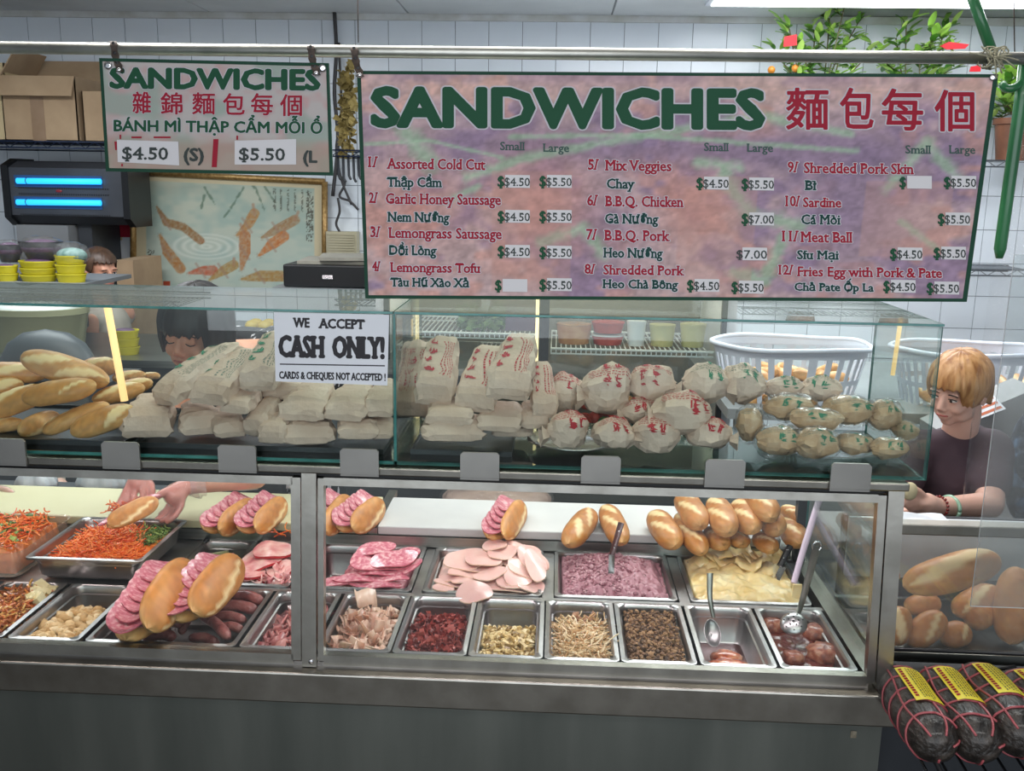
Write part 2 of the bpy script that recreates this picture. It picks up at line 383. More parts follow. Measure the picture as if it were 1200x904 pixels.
# display trays
TR = mk('dark_tray', '33363A', '45494C', scale=8, rough=.35, metal=.6)
def tray(x0, x1, y0, y1, z, lab):
    mb = MB(); mb.box((x0, y0, z), (x1, y1, z+.003))
    for a in (((x0, y0, z+.003), (x1, y0+.004, z+.012)), ((x0, y1-.004, z+.003), (x1, y1, z+.012)), ((x0, y0+.004, z+.003), (x0+.004, y1-.004, z+.012)), ((x1-.004, y0+.004, z+.003), (x1, y1-.004, z+.012))): mb.box(*a)
    o = mb.build('display_tray', TR); tag(o, lab, 'tray'); return o
tray(-1.35, -.62, .05, .39, ZB+.0065, 'dark metal tray under the loose baguettes in the display')
tray(-.60, -.02, .05, .39, ZB+.0065, 'dark metal tray under the green-printed paper bags')
tray(.04, .27, .06, .39, ZB+.0065, 'dark tray under the red-printed long paper bags')
o = MB().lathe([(.0, .0), (.07, .0), (.11, .012), (.108, .014), (.068, .004), (.0, .004)], PY(672, 520, .15)*1, 36, sy=.9).build('paper_plate', CHROME, None, True); o.location.z += ZB+.016-o.data.vertices[0].co.z; tag(o, 'silver foil plate rim under the lowest left round wrap', 'plate')
o = MB().lathe([(.0, .0), (.1, .0), (.15, .01), (.148, .013), (.1, .004), (.0, .004)], (1.0, .2, ZB+.008), 40, sy=.8).build('plastic_platter', PLEX, None, True); tag(o, 'clear round platter under the film-wrapped sandwiches at the right end', 'platter')
# ================================================================== bread, paper-wrapped sandwiches
def pxm(p): return float(((np.array(p)-CAM)@_F)/CF)          # metres per pixel at a point
CRUST = mk('bread_crust', 'C88A48', attr='Col', rough=.45, bump=.25, bscale=70, sss=.06, spec=.4)
PAPER = mk('kraft_paper', 'C6A996', 'DEC8B8', scale=7, rough=.85, bump=.8, bscale=60, crackle=16, dist=.005)
PAPERD = mk('tan_paper_in_film', 'B08A66', 'CCA884', 'DCC2A4', scale=22, rough=.7, bump=.4, bscale=45, crackle=22, dist=.004)
REDP = mk('red_print', 'B5303A', rough=.8); GRNP = mk('green_print', '2F7F5E', rough=.8); GREYP = mk('grey_print', '7E8478', rough=.8)
def basis(p0, p1, roll=0, up=Vector((0, 0, 1))):
    x = (p1-p0).normalized(); y = up.cross(x); y = y.normalized() if y.length > 1e-4 else Vector((0, 1, 0)); z = x.cross(y)
    M = Matrix((x, y, z)).transposed().to_4x4(); return Matrix.Translation((p0+p1)/2)@M@Matrix.Rotation(roll, 4, 'X')
def loaf_mesh(L, r, seed, slash=((.5, .5, .9, .34),), tone=0., nu=34, na=24, flat=.84, pale=.0, pointy=2.6, a0=0, a1=2*PI):
    """bread roll along local X. slash: (centre u, half length u, start angle from top, half width)"""
    vs = []; cols = []; g = np.array([.76, .49, .23]); gd = np.array([.56, .29, .11]); gl = np.array([.95, .83, .62])
    for i in range(nu+1):
        u = i/nu; t = 2*u-1; pr = (1-abs(t)**pointy)**.5 if abs(t) < 1 else 0
        pr = max(pr, .02)
        for k in range(na):
            a = a0+(a1-a0)*k/na; ca, sa = math.cos(a), math.sin(a)   # a=0 top
            n1 = noise.noise(Vector((u*3+seed, ca*1.2, sa*1.2+seed))); n2 = noise.noise(Vector((u*14+seed, ca*4, sa*4)))
            q = r*pr*(1+.06*n1+.018*n2); m = 0
            for (cu, hu, an, hw) in slash:
                s = (u-cu)/hu
                if abs(s) < 1:
                    aa = (a-(an+.55*s)+PI) % (2*PI)-PI; w = hw*(1-s*s)**.5
                    if abs(aa) < w:
                        e = 1-abs(aa)/w; m = max(m, min(1, e*3.)); q += r*(.05*math.sin(e*PI)+.03*math.sin(aa/w*4))
                    elif abs(aa) < w*1.5: q += r*.035
            z = ca*q*flat; y = sa*q
            if z < -r*.55: z = -r*.55-(z+r*.55)*-.25
            vs.append(Vector((t*L/2*(1-.02*n1), y, z)))
            c = g*(1-m)+gl*m
            if m < .3:
                top = .5+.5*ca; c = c*(1-.35*top*max(0, n1+.35))+gd*(.35*top*max(0, n1+.35)); n3 = noise.noise(Vector((u*6+seed*3, ca*2, sa*2))); c = c*(1+.14*n2)+ (gl-c)*np.clip(.30*(1-top)+pale+.35*max(0, n3), 0, .8)
                c = c+(gl-c)*.4*max(0, abs(t)-.86)/.14
            cols.append(np.clip(c*(1+tone), 0, 1))
    mb = MB(); fs = []
    for i in range(nu):
        for k in range(na if a1-a0 > 6 else na-1):
            fs.append((i*na+k, i*na+(k+1) % na, (i+1)*na+(k+1) % na, (i+1)*na+k))
    fs.append(tuple(range(na))); fs.append(tuple(range((nu+1)*na-1, nu*na-1, -1)))
    mb.add(vs, fs); me = mb.mesh('loaf', True)
    c = np.array(cols); c = np.where(c <= .04045, c/12.92, ((c+.055)/1.055)**2.4)
    at_ = me.color_attributes.new('Col', 'FLOAT_COLOR', 'POINT'); at_.data.foreach_set('color', np.hstack([c, np.ones((len(c), 1))]).astype(np.float32).ravel())
    me.materials.append(CRUST); return me
def loaf(a, b, w, Y, label, group, name='baguette', sl=None, roll=0, tone=0., pale=0, z=None, Y2=None, pointy=2.6, parent=None, cat='bread'):
    if z is not None:
        q = PZ((a[0]+b[0])/2, (a[1]+b[1])/2, z+.03); rr = w/2*pxm(q); p0, p1 = PZ(*a, z+rr*.8), PZ(*b, z+rr*.8)
    else: p0, p1 = PY(*a, Y), PY(*b, Y if Y2 is None else Y2)
    s = pxm((p0+p1)/2); r = w/2*s; d = (p1-p0).normalized(); p0 -= d*r*.35; p1 += d*r*.35
    sl = [(cu, hu, -.35*an, hw*1.1) for cu, hu, an, hw in sl] if (sl and z is None) else sl
    me = loaf_mesh((p1-p0).length, r, R(0, 90), sl if sl is not None else ((.5, .42, -.2, .42),), tone, pale=pale, pointy=pointy)
    o = bpy.data.objects.new(name, me); COL.objects.link(o); o.matrix_world = basis(p0, p1, abs(roll) if z is None else roll); tag(o, label, cat, group); return o
TWO = ((.32, .26, -.15, .4), (.72, .24, .5, .4))
G1 = 'loose baguettes in the left of the glass display'
for q in (((30, 419), (122, 447), 35, .22, 'large baguette lying on top of the left display pile, two pale slashes', TWO, -.9, .20),
          ((31, 466), (108, 453), 32, .11, 'smooth baguette at the front centre of the left display pile, under the topmost one', ((.75, .2, .9, .16),), -.6, .12),
          ((-22, 486), (52, 459), 35, .17, 'baguette left of centre, poking from behind the smooth front one', ((.55, .3, .3, .4),), -.4, .17),
          ((-24, 436), (52, 438), 28, .26, 'baguette on the upper left with a ragged pale slash, under the topmost one', ((.6, .3, .9, .5),), -.5, .26),
          ((100, 430), (135, 430), 26, .33, 'baguette end behind the topmost one, right of it', None, .4, .33),
          ((26, 505), (66, 490), 27, .10, 'baguette end facing out at the bottom of the pile, second from left', None, 1.5, .2),
          ((54, 505), (124, 476), 27, .09, 'long pale baguette on the tray, slanting up to the right', ((.5, .4, -.5, .16),), 0, .13),
          ((88, 505), (153, 482), 33, .065, 'baguette with pale flaps, lowest right of the left pile, touching the paper bags', ((.8, .18, .9, .4), (.75, .2, 2., .4)), -.5, .09),
          ((112, 468), (166, 455), 24, .19, 'baguette behind the warm light strip, middle height', None, -.4, .22),
          ((134, 443), (168, 440), 16, .33, 'small baguette end behind at the pile’s upper right', None, -.6, .33),
          ((134, 458), (176, 449), 20, .25, 'baguette with a broad pale slash beside the first paper bag', ((.5, .48, .9, .6),), -.6, .27),
          ((168, 441), (186, 441), 11, .36, 'baguette tip just visible above the first paper bag', None, 0, .36),
          ((-22, 503), (26, 497), 22, .13, 'shaded baguette at the very bottom left corner of the display', None, 0, .15),
          ((-14, 455), (24, 451), 22, .21, 'rough-crusted baguette at the left edge, middle height', ((.5, .5, 1, .7),), -.7, .23)):
    loaf(q[0], q[1], q[2], q[3], q[4], G1, sl=q[5], roll=q[6], Y2=q[7], pale=.22)
# rolls on the white board
G2 = 'bread rolls heaped on the right of the white board'
RB = BZ
for a, b, w, lf_, lab, roll in (
    ((667, 636), (692, 602), 30, 0, 'glossy roll with one pale patch, on the white board left of the knife handle', .2),
    ((711, 597), (728, 634), 29, 0, 'glossy roll with a pale patch, behind the pate knife handle', .1),
    ((768, 605), (790, 637), 33, 0, 'leftmost roll of the heap on the white board', .3),
    ((797, 606), (822, 646), 28, 0, 'second roll from left in the heap, hanging lowest', .2),
    ((801, 583), (820, 615), 32, 0.05, 'upright roll with a long pale seam on top of the heap, left end', .2),
    ((838, 590), (853, 622), 33, 0.055, 'roll with two pale ovals in the middle of the heap’s top row', .3),
    ((867, 592), (882, 619), 32, 0.055, 'dark golden roll third along the heap’s top row', .4),
    ((884, 576), (902, 605), 33, 0.09, 'highest roll of the heap, cut off by the steel rail above', .2),
    ((834, 625), (846, 638), 28, 0, 'reddish roll in the lower row of the heap, under the one with two pale ovals', 0),
    ((861, 625), (869, 636), 25, 0, 'small round roll end in the lower row, middle of the heap', 0),
    ((890, 630), (904, 643), 25, 0, 'dark roll at the lower right of the heap, above the pale spread', 0),
    ((900, 608), (911, 620), 30, 0.045, 'roll with a torn pale lip right of the highest roll', .8),
    ((921, 612), (936, 636), 30, 0.0, 'rightmost roll of the heap, behind the spatula', .2),
    ((920, 598), (940, 610), 22, 0.04, 'roll at the back right of the heap beside the rear post', 0)):
    loaf(a, b, w, 0, lab, G2, 'bread_roll', ((.28, .2, -.15, .42), (.66, .24, -.3, .30)), roll, -.09, z=BZ+lf_, pointy=3.4)
# ---- paper bags
def decals(mb, S, u0, u1, a0, a1, style, sc):
    """printing that follows the paper surface S(u,a)->point; style: lines or strokes"""
    def quad(ua, aa, ub, ab, w):
        d = Vector((ub-ua, ab-aa)); n = Vector((-d.y, d.x)); n = n.normalized()*w
        vs = []
        for (u, a) in ((ua-n.x, aa-n.y), (ub-n.x, ab-n.y), (ub+n.x, ab+n.y), (ua+n.x, aa+n.y)): vs.append(S(u, a, .0012))
        mb.add(vs, [(0, 1, 2, 3)])
    if style == 'lines':
        n = 5
        for i in range(n):
            a = a0+(a1-a0)*(i+.5)/n; u = u0+R(0, .04)
            while u < u1-.02:
                l = R(.015, .05); quad(u, a, min(u+l, u1), a, (a1-a0)/n*.17); u += l+.016
    else:
        n = max(2, int((u1-u0)/.13)); cw = (u1-u0)/n; ch = (a1-a0)
        for i in range(n):
            for _ in range(9):
                uu = u0+cw*(i+R(.1, .45)); aa = a0+ch*R(.05, .9)
                if random.random() < .5: quad(uu, aa, uu+cw*R(.15, .4), aa+ch*R(-.15, .15), ch*.04)
                else:
                    aa = a0+ch*R(.05, .4); quad(uu, aa, uu+cw*R(-.15, .15), aa+ch*R(.2, .45), cw*.06)
def bag(a, b, w, Y, label, group, col, h=.62, Y2=None, z=None, roll=0, taper=.62, show=True, jit=1.):
    p0 = PY(*a, Y); p1 = PY(*b, Y+.05 if Y2 is None else Y2)
    s = pxm(p0); hw = w/2*s; d = (p1-p0).normalized(); p0 = p0-d*.012
    L = (p1-p0).length; hh = hw*h; M = basis(p0, p1, roll); M.translation = (p0+p1)/2
    nu, na = 11, 16; prof = [(0, .94, .30, -.42), (.05, 1.04, .62, -.22), (.16, 1.06, .98, 0), (.45, 1, 1.05, 0), (.8, .5+taper/2, .95, 0), (.94, taper, .7, .02), (1, taper*.8, .38, .05)]
    us = [0, .04, .12, .22, .32, .43, .54, .65, .75, .85, .94, 1]; G = []
    for i, u in enumerate(us):
        for (q0, q1) in zip(prof[:-1], prof[1:]):
            if u <= q1[0]: break
        f = (u-q0[0])/(q1[0]-q0[0]); W_, H_, Z_ = (q0[i_]+(q1[i_]-q0[i_])*f for i_ in (1, 2, 3)); row = []
        for k in range(na):
            t = 2*PI*(k+R(-.25, .25))/na; c, n = math.cos(t), math.sin(t); e = .6; j_ = 1+jit*R(-.13, .10)
            y = math.copysign(abs(n)**e, n)*hw*W_*j_; zz = (math.copysign(abs(c)**e, c)*hh*H_)*j_+Z_*hh
            row.append(Vector(((u+R(-.022, .022)-.5)*L, y, zz)))
        G.append(row)
    def S(u, t, off=0.):
        u = min(max(u, 0), .9999); i = max(q for q in range(nu) if us[q] <= u); f = (u-us[i])/(us[i+1]-us[i]); kk = (t % (2*PI))/(2*PI)*na; k = int(kk) % na; g = kk-int(kk)
        p = (G[i][k]*(1-g)+G[i][(k+1) % na]*g)*(1-f)+(G[i+1][k]*(1-g)+G[i+1][(k+1) % na]*g)*f
        return p+Vector((0, p.y, p.z)).normalized()*off*1.6
    mb = MB(); mb.loops(G)
    # folded-over lip at the far end
    e = empty('paper_bag', (0, 0, 0), label, 'sandwich bag', group); e.matrix_world = M
    pb = mb.build('wrapper', PAPER, None, True, 12); pb.parent = e
    if show:
        pr = MB(); decals(pr, S, .30, .92, .12, .62, 'strokes', 1); o = pr.build('printed_characters', col, None); o.parent = e
        pr = MB(); decals(pr, S, .22, .85, -.75, -.1, 'lines', 1); o = pr.build('printed_lines', col if col is REDP else GREYP, None); o.parent = e
    return e
GA = 'green-printed paper sandwich bags in the left half of the display'
for q in (((192, 462), (278, 407), 50, .10, 'top left paper bag, slanting up to the right, faint green print along its side', .62, .25, 1),
          ((244, 462), (292, 413), 54, .09, 'paper bag with clear green lettering, second from left in the top row', .55, .25, 1),
          ((302, 447), (328, 392), 46, .10, 'paper bag partly hidden behind the cash only sign’s left edge', .6, .24, 1),
          ((276, 476), (298, 460), 38, .08, 'small crumpled paper bag wedged under the green-lettered one', .5, .16, 0),
          ((172, 500), (184, 468), 56, .07, 'large crumpled paper bag at the bottom left, touching the baguettes', .6, .2, 0),
          ((236, 498), (228, 476), 46, .10, 'shaded paper bag second from left in the bottom row', .6, .2, 0),
          ((270, 503), (262, 480), 36, .09, 'narrow paper bag third from left in the bottom row', .6, .2, 0),
          ((300, 500), (324, 470), 30, .08, 'paper bag turned on edge, fourth in the bottom row', .9, .16, 0),
          ((319, 508), (334, 488), 34, .06, 'small pointed paper bag right above the third steel clip', .8, .14, 0),
          ((352, 482), (378, 450), 54, .08, 'paper bag with deep pleats just under the cash only sign', .5, .22, 0),
          ((404, 482), (424, 453), 50, .08, 'paper bag under the right half of the cash only sign', .55, .22, 0),
          ((444, 478), (456, 450), 36, .09, 'paper bag against the glass divider, top row', .7, .22, 0),
          ((361, 509), (368, 494), 58, .07, 'flat paper bag under the pleated one in the bottom row', .5, .18, 0),
          ((420, 505), (424, 491), 48, .07, 'flat paper bag above the fourth steel clip', .5, .18, 0),
          ((446, 506), (450, 491), 28, .08, 'last paper bag of the bottom row, against the glass divider', .7, .18, 0),
          ((330, 459), (345, 448), 44, .16, 'shaded paper bag behind the gap below the cash only sign’s left corner', .5, .24, 0)):
    bag(q[0], q[1], q[2], q[3], q[4], GA, GRNP, q[5], q[6], show=bool(q[7]))
GR = 'long red-printed paper sandwich bags right of the glass divider'
for q in (((483, 480), (494, 402), 38, .22, 'tall greyish paper bag leaning behind the glass divider', .7, .34, 1),
          ((508, 463), (522, 398), 46, .12, 'upright paper bag with faint print and torn side fold, first right of the divider', .7, .26, 1),
          ((557, 472), (574, 408), 48, .11, 'upright paper bag with bold red characters, second from the divider', .55, .25, 1),
          ((594, 457), (612, 396), 52, .10, 'tallest paper bag, with red characters and print lines, third from the divider', .55, .26, 1),
          ((638, 480), (634, 426), 30, .12, 'narrow red-striped paper bag beside the round wraps', .8, .22, 1),
          ((526, 489), (530, 470), 54, .09, 'folded paper bag lying flat under the first upright one', .4, .18, 0),
          ((532, 506), (530, 490), 70, .08, 'lowest paper bag with a pointed corner, on the tray at left', .4, .2, 0),
          ((585, 496), (592, 476), 50, .09, 'folded paper bag lying under the bold red-lettered one', .45, .2, 0),
          ((600, 504), (598, 492), 46, .14, 'dark paper bag deep in the shade at the bottom of the upright ones', .4, .24, 0),
          ((627, 493), (624, 474), 34, .12, 'shaded paper bag bottom under the narrow striped one', .6, .2, 0)):
    bag(q[0], q[1], q[2], q[3], q[4], GR, REDP, q[5], q[6], show=bool(q[7]), taper=.72)
def wrap(cx, cy, w, h, Y, label, group, col, film=False, dep=None, tilt=0., mat=None, name='wrapped_roll'):
    c = PY(cx, cy, Y); s = pxm(c); rx, rz = w/2*s, h/2*s; ry = dep or min(rx, rz)*1.05; sd = R(0, 99)
    e = empty(name, c, label, 'wrapped sandwich', group); e.rotation_euler = (-.3, tilt, R(-.25, .25))
    nu, na = 11, 18; pl = [(Vector((random.gauss(0, 1), random.gauss(0, 1), random.gauss(0, 1))).normalized(), R(.80, 1.0)) for _ in range(34)]; G = []
    for i in range(nu+1):
        row = []
        for k in range(na):
            u = min(max((i+R(-.25, .25))/nu, 0), 1); t = 2*PI*(k+R(-.3, .3))/na
            d = Vector((-math.cos(PI*u), -math.sin(t)*math.sin(PI*u), math.cos(t)*math.sin(PI*u)))
            if i in (0, nu): d = Vector((-1 if i == 0 else 1, -math.sin(t)*.12, math.cos(t)*.12))
            q = min(c_/max(d.dot(n_), .05) for n_, c_ in pl); q = min(q, 1.08)*(1+R(-.07, .05)-.10*abs(noise.noise(d*2.3+Vector((sd, 0, 0)))))
            row.append(Vector((rx*d.x*q, ry*d.y*q, rz*d.z*q)))
        G.append(row)
    def S(u, t, off=0.):
        ii = min(max(u, 0), .9999)*nu; i = int(ii); f = ii-i; kk = (t % (2*PI))/(2*PI)*na; k = int(kk) % na; g = kk-int(kk)
        p = (G[i][k]*(1-g)+G[i][(k+1) % na]*g)*(1-f)+(G[i+1][k]*(1-g)+G[i+1][(k+1) % na]*g)*f
        return p+p.normalized()*off*1.8
    mb = MB(); mb.loops(G)
    # gathered paper tail
    if not film:
        sg = random.choice((-1, 1)); n = 9; tl = []
        for j in range(2): tl.append([Vector((sg*rx*(.82+j*.35), math.cos(2*PI*k/n)*ry*(.16+.28*j)*(1+.5*(k % 2)), -rz*.3+math.sin(2*PI*k/n)*rz*(.16+.25*j)*(1+.4*(k % 2)))) for k in range(n)])
        mb.loops(tl, False, False)
    o = mb.build('wrapper', mat or (PAPERD if film else PAPER), None, True, 14); o.parent = e
    pr = MB(); decals(pr, S, .2, .8, .35, 1.0, 'lines', 1); o = pr.build('printed_lines', GREYP if col is GRNP else col, None); o.parent = e
    if not film or random.random() < .6:
        pr = MB(); u0 = R(.35, .55); decals(pr, S, u0, u0+.3, .9, 1.75, 'strokes', 1); decals(pr, S, u0, u0+.3, .1, .7, 'strokes', 1); o = pr.build('printed_characters', col, None); o.parent = e
    if film:
        fm = MB().ell((0, 0, 0), (rx*1.05, ry*1.05, rz*1.05), 20, 14, pw=.8); fm.v = [tuple(Vector(v)*(1+.13*noise.noise(Vector(v)*45+Vector((sd, 0, 0))))) for v in fm.v]
        o = fm.build('film_wrap', FILM, None, True); o.parent = e
    return e
GC = 'round red-printed paper wraps in the middle of the right display'
for q in ((664, 460, 44, 52, .20, 'small round wrap beside the narrow striped bag, back row'),
          (712, 457, 64, 62, .17, 'largest round wrap, red mark on top, back row'),
          (764, 450, 60, 54, .20, 'round wrap with a knotted left end, back row, right of the largest one'),
          (801, 484, 74, 58, .10, 'big round wrap resting on the front row, with red marks at its right'),
          (665, 503, 56, 48, .09, 'leftmost round wrap of the front row, on the foil plate'),
          (718, 508, 54, 44, .08, 'second round wrap of the front row, behind the fifth steel clip'),
          (771, 509, 60, 46, .08, 'third round wrap of the front row, with an open paper end'),
          (832, 508, 56, 42, .08, 'last round wrap of the front row, with loose paper, above the seventh steel clip'),
          (748, 482, 46, 34, .16, 'shaded round wrap in the gap behind the front row')):
    wrap(*q, GC, REDP)
GG = 'round green-printed paper wraps behind the film-wrapped ones'
for q in ((827, 449, 58, 58, .22, 'round wrap with bold green marks and a twisted left end'),
          (870, 450, 56, 52, .24, 'round wrap with green marks, right of the twisted one'),
          (918, 455, 48, 30, .27, 'flatter green-printed wrap below the front of the white basket'),
          (962, 456, 50, 34, .28, 'pale green-printed wrap further right below the basket')):
    wrap(*q, GG, GRNP)
GF = 'film-wrapped sandwiches at the right end of the display'
for q in ((878, 497, 34, 44, .16, 'dark film-wrapped sandwich at the left of its pile'),
          (926, 478, 66, 34, .20, 'film-wrapped sandwich on top of the pile, second from left'),
          (955, 492, 62, 30, .14, 'film-wrapped sandwich showing reddish filling, in the pile’s centre'),
          (913, 517, 58, 38, .11, 'film-wrapped sandwich at the bottom left, above the last tray edge'),
          (956, 520, 54, 40, .09, 'film-wrapped sandwich with a green mark, bottom row centre'),
          (994, 482, 62, 38, .22, 'paper-and-film sandwich in the upper middle of the right end'),
          (1036, 486, 46, 38, .22, 'film-wrapped sandwich with a large green mark, upper right'),
          (1000, 520, 46, 28, .13, 'film-wrapped sandwich lying low behind the last steel clip'),
          (1042, 526, 48, 28, .11, 'golden film-wrapped sandwich nearest the right end pane'),
          (1060, 505, 32, 24, .2, 'small film-wrapped sandwich in the far right corner')):
    wrap(*q, GF, GRNP, film=True)
# ================================================================== pans and what is in them
def rrect(x0, x1, y0, y1, z, r, n=5):
    out = []
    for cx, cy, a in ((x1-r, y1-r, 0), (x0+r, y1-r, PI/2), (x0+r, y0+r, PI), (x1-r, y0+r, 1.5*PI)):
        for k in range(n+1): out.append(Vector((cx+r*math.cos(a+k*PI/2/n), cy+r*math.sin(a+k*PI/2/n), z)))
    return out
def pan(x0, x1, y0, y1, zr, label, depth=.10, group='steel food pans set in the counter'):
    e = empty('food_pan', ((x0+x1)/2, (y0+y1)/2, zr-depth), label, 'food pan', group)
    g = .002; x0 += g; x1 -= g; y0 += g; y1 -= g; f = .013; mb = MB()
    L = [rrect(x0, x1, y0, y1, zr-.005, .012), rrect(x0, x1, y0, y1, zr, .012), rrect(x0+f-.003, x1-f+.003, y0+f-.003, y1-f+.003, zr+.0015, .02), rrect(x0+f, x1-f, y0+f, y1-f, zr-.003, .024)]
    wl = [rrect(x0+f+.001, x1-f-.001, y0+f+.001, y1-f-.001, zr-.006, .024), rrect(x0+f+.002, x1-f-.002, y0+f+.002, y1-f-.002, zr-.022, .024), rrect(x0+f+.006, x1-f-.006, y0+f+.006, y1-f-.006, zr-.024, .024),
          rrect(x0+f+.010, x1-f-.010, y0+f+.010, y1-f-.010, zr-depth+.014, .024), rrect(x0+f+.022, x1-f-.022, y0+f+.022, y1-f-.022, zr-depth+.002, .018)]
    mb.loops(L+wl, False, True); mb.build('pan_body', PAN, e, True, 50)
    ob = [rrect(x0+f-.001, x1-f+.001, y0+f-.001, y1-f+.001, zr-.002, .025), rrect(x0+f+.008, x1-f-.008, y0+f+.008, y1-f-.008, zr-depth+.012, .024), rrect(x0+f+.02, x1-f-.02, y0+f+.02, y1-f-.02, zr-depth, .018)]
    MB().loops(ob, False, True).build('pan_underside', PAN, e, True, 50)
    return e
WD = .177; F0, F1 = .0, .322; B0, B1 = .342, .664
pan(-1.10, -.923, F0, F1, 0, 'narrow steel pan of stir-fried shredded vegetables at the left edge')
pan(-.915, -.738, F0, F1, 0, 'narrow steel pan holding lumps of minced tofu')
pan(-.728, -.365, F0, F1, 0, 'wide steel pan of dark pink sausages under the two leaning sandwiches')
pan(-.360, -.183, F0, F1, 0, 'narrow steel pan of pink meat strips crossed by the central post')
pan(-.177, 0, F0, F1, 0, 'steel pan of pale sliced pork, first to the right of the central post')
pan(0, .177, F0, F1, 0, 'steel pan of dark red shredded pork')
pan(.177, .354, F0, F1, 0, 'steel pan of yellowish diced chicken')
pan(.354, .531, F0, F1, 0, 'steel pan of straw-coloured shredded pork skin')
pan(.531, .708, F0, F1, 0, 'steel pan of brown crumbled mince')
pan(.712, .889, F0, F1, 0, 'steel pan nearly empty, with a spoon and a piece of saucy fish')
pan(.893, 1.070, F0, F1, 0, 'steel pan of red sauce with meatballs and a slotted ladle')
pan(-.69, -.515, B0, B1, 0, 'steel pan of cucumber sticks behind the leaning sandwiches')
pan(-.510, -.333, B0, B1, 0, 'steel pan of red-edged roast pork slices')
pan(-.327, -.004, B0, B1, 0, 'wide steel pan of folded salami slices')
pan(.022, .345, B0, B1, 0, 'wide steel pan of round pale ham slices')
pan(.375, .705, B0, B1, 0, 'wide steel pan of purplish pink coarse pate')
pan(.735, 1.055, B0, B1, 0, 'wide steel pan of pale yellow mayonnaise spread')
cpan = pan(-1.038, -.715, .305, .63, .072, 'deep steel pan of shredded carrot, raised on top of the others', .068)
def heap(name, x0, x1, y0, y1, zb, fn, mat, label=None, cat=None, n=44, parent=None, disp=(.006, 60), ragged=.5, smooth=True, seed=0):
    """mound filling a pan: fn(u,v)->height above zb"""
    def f(u, v):
        x = x0+(x1-x0)*u; y = y0+(y1-y0)*v; e = min(u, 1-u, v, 1-v)
        h = fn(u, v)+disp[0]*(noise.noise(Vector((x*disp[1], y*disp[1], seed)))+.5*noise.noise(Vector((x*disp[1]*2.3, y*disp[1]*2.3, seed+4))))
        if e <= .001: h = -.004
        return Vector((x, y, zb+max(h, -.004)))
    m = int(n*abs(y1-y0)/max(.01, abs(x1-x0))); o = MB().grid(n, max(m, 8), f).build(name, mat, parent, smooth)
    if label: tag(o, label, cat)
    return o
def bits(name, count, place, shape, mat, parent, scale=1., stuff=True, smooth=False):
    """many small pieces on a heap: place()->(x,y,z), shape(mb,M,r)"""
    mb = MB()
    for _ in range(count):
        M = Matrix.Translation(Vector(place()))@Euler((R(-.7, .7), R(-.7, .7), R(0, 2*PI))).to_matrix().to_4x4()@Matrix.Scale(R(.7, 1.3)*scale, 4)
        shape(mb, M, random.random())
    o = mb.build(name, mat, parent, smooth)
    if stuff: o['kind'] = 'stuff'
    return o
def strand(L, rad, curl=.4, n=5, sides=4):
    def s(mb, M, r):
        a = 0; p = Vector((-L/2, 0, 0)); pts = [p]; k = R(-curl, curl); tw = R(-.3, .3)
        for i in range(n): a += k+R(-.15, .15); p = p+Vector((math.cos(a), math.sin(a), math.sin(tw*i)*.3))*(L/n); pts.append(p)
        mb.tube([M@q for q in pts], rad, sides, r=r)
    return s
def flake(w, t, curl=.5):
    def s(mb, M, r):
        n = 4; a = R(.5, 1); c = R(-curl, curl); q = [R(.7, 1.2) for _ in range(10)]
        top = [[Vector((w*(i/n-.5), w*a*.5*sg*q[i+5*(sg > 0)], w*c*((i/n-.5)**2)*4+R(-.1, .1)*w)) for i in range(n+1)] for sg in (-1, 1)]
        vs = [M@v for l in top for v in l]+[M@(v-Vector((0, 0, t))) for l in top for v in l]; m = n+1; fs = []
        for i in range(n): fs += [(i, i+1, m+i+1, m+i), (2*m+i, 3*m+i, 3*m+i+1, 2*m+i+1), (i, 2*m+i, 2*m+i+1, i+1), (m+i, m+i+1, 3*m+i+1, 3*m+i)]
        mb.add(vs, fs+[(0, m, 3*m, 2*m), (n, 2*m+n, 3*m+n, m+n)], r)
    return s
def lump(w):
    def s(mb, M, r):
        k = len(mb.v); mb.ell((0, 0, 0), (w*R(.6, 1.2), w*R(.5, 1), w*R(.4, .8)), 6, 4, r=r); 
        for i in range(k, len(mb.v)): mb.v[i] = tuple(M@(Vector(mb.v[i])*R(.8, 1.2)))
    return s
def chunk(l, w):
    def s(mb, M, r):
        a, b, c = l*R(.6, 1.2)/2, w*R(.7, 1.2)/2, w*R(.6, 1)/2; mb.box((-a, -b, -c), (a, b, c), r, M)
    return s
def food(name, x, y, label, cat='filling'):
    return empty(name, (x, y, -.1), label, cat)
def rndpt(x0, x1, y0, y1, zf):
    def p():
        x, y = R(x0, x1), R(y0, y1); return (x, y, zf((x-x0)/(x1-x0), (y-y0)/(y1-y0)))
    return p
dome = lambda h, b=0: (lambda u, v: b+h*(max(0, math.sin(PI*min(max(u, 0), 1)))*max(0, math.sin(PI*min(max(v, 0), 1))))**.4)
CAR = mk('carrot', 'D9541A', 'F27A2E', 'F08A45', scale=60, rough=.35, rnd=True, sss=.15)
GRN = mk('herb_green', '3F5A24', '6F8A3E', '9BAE5C', scale=50, rough=.5, rnd=True)
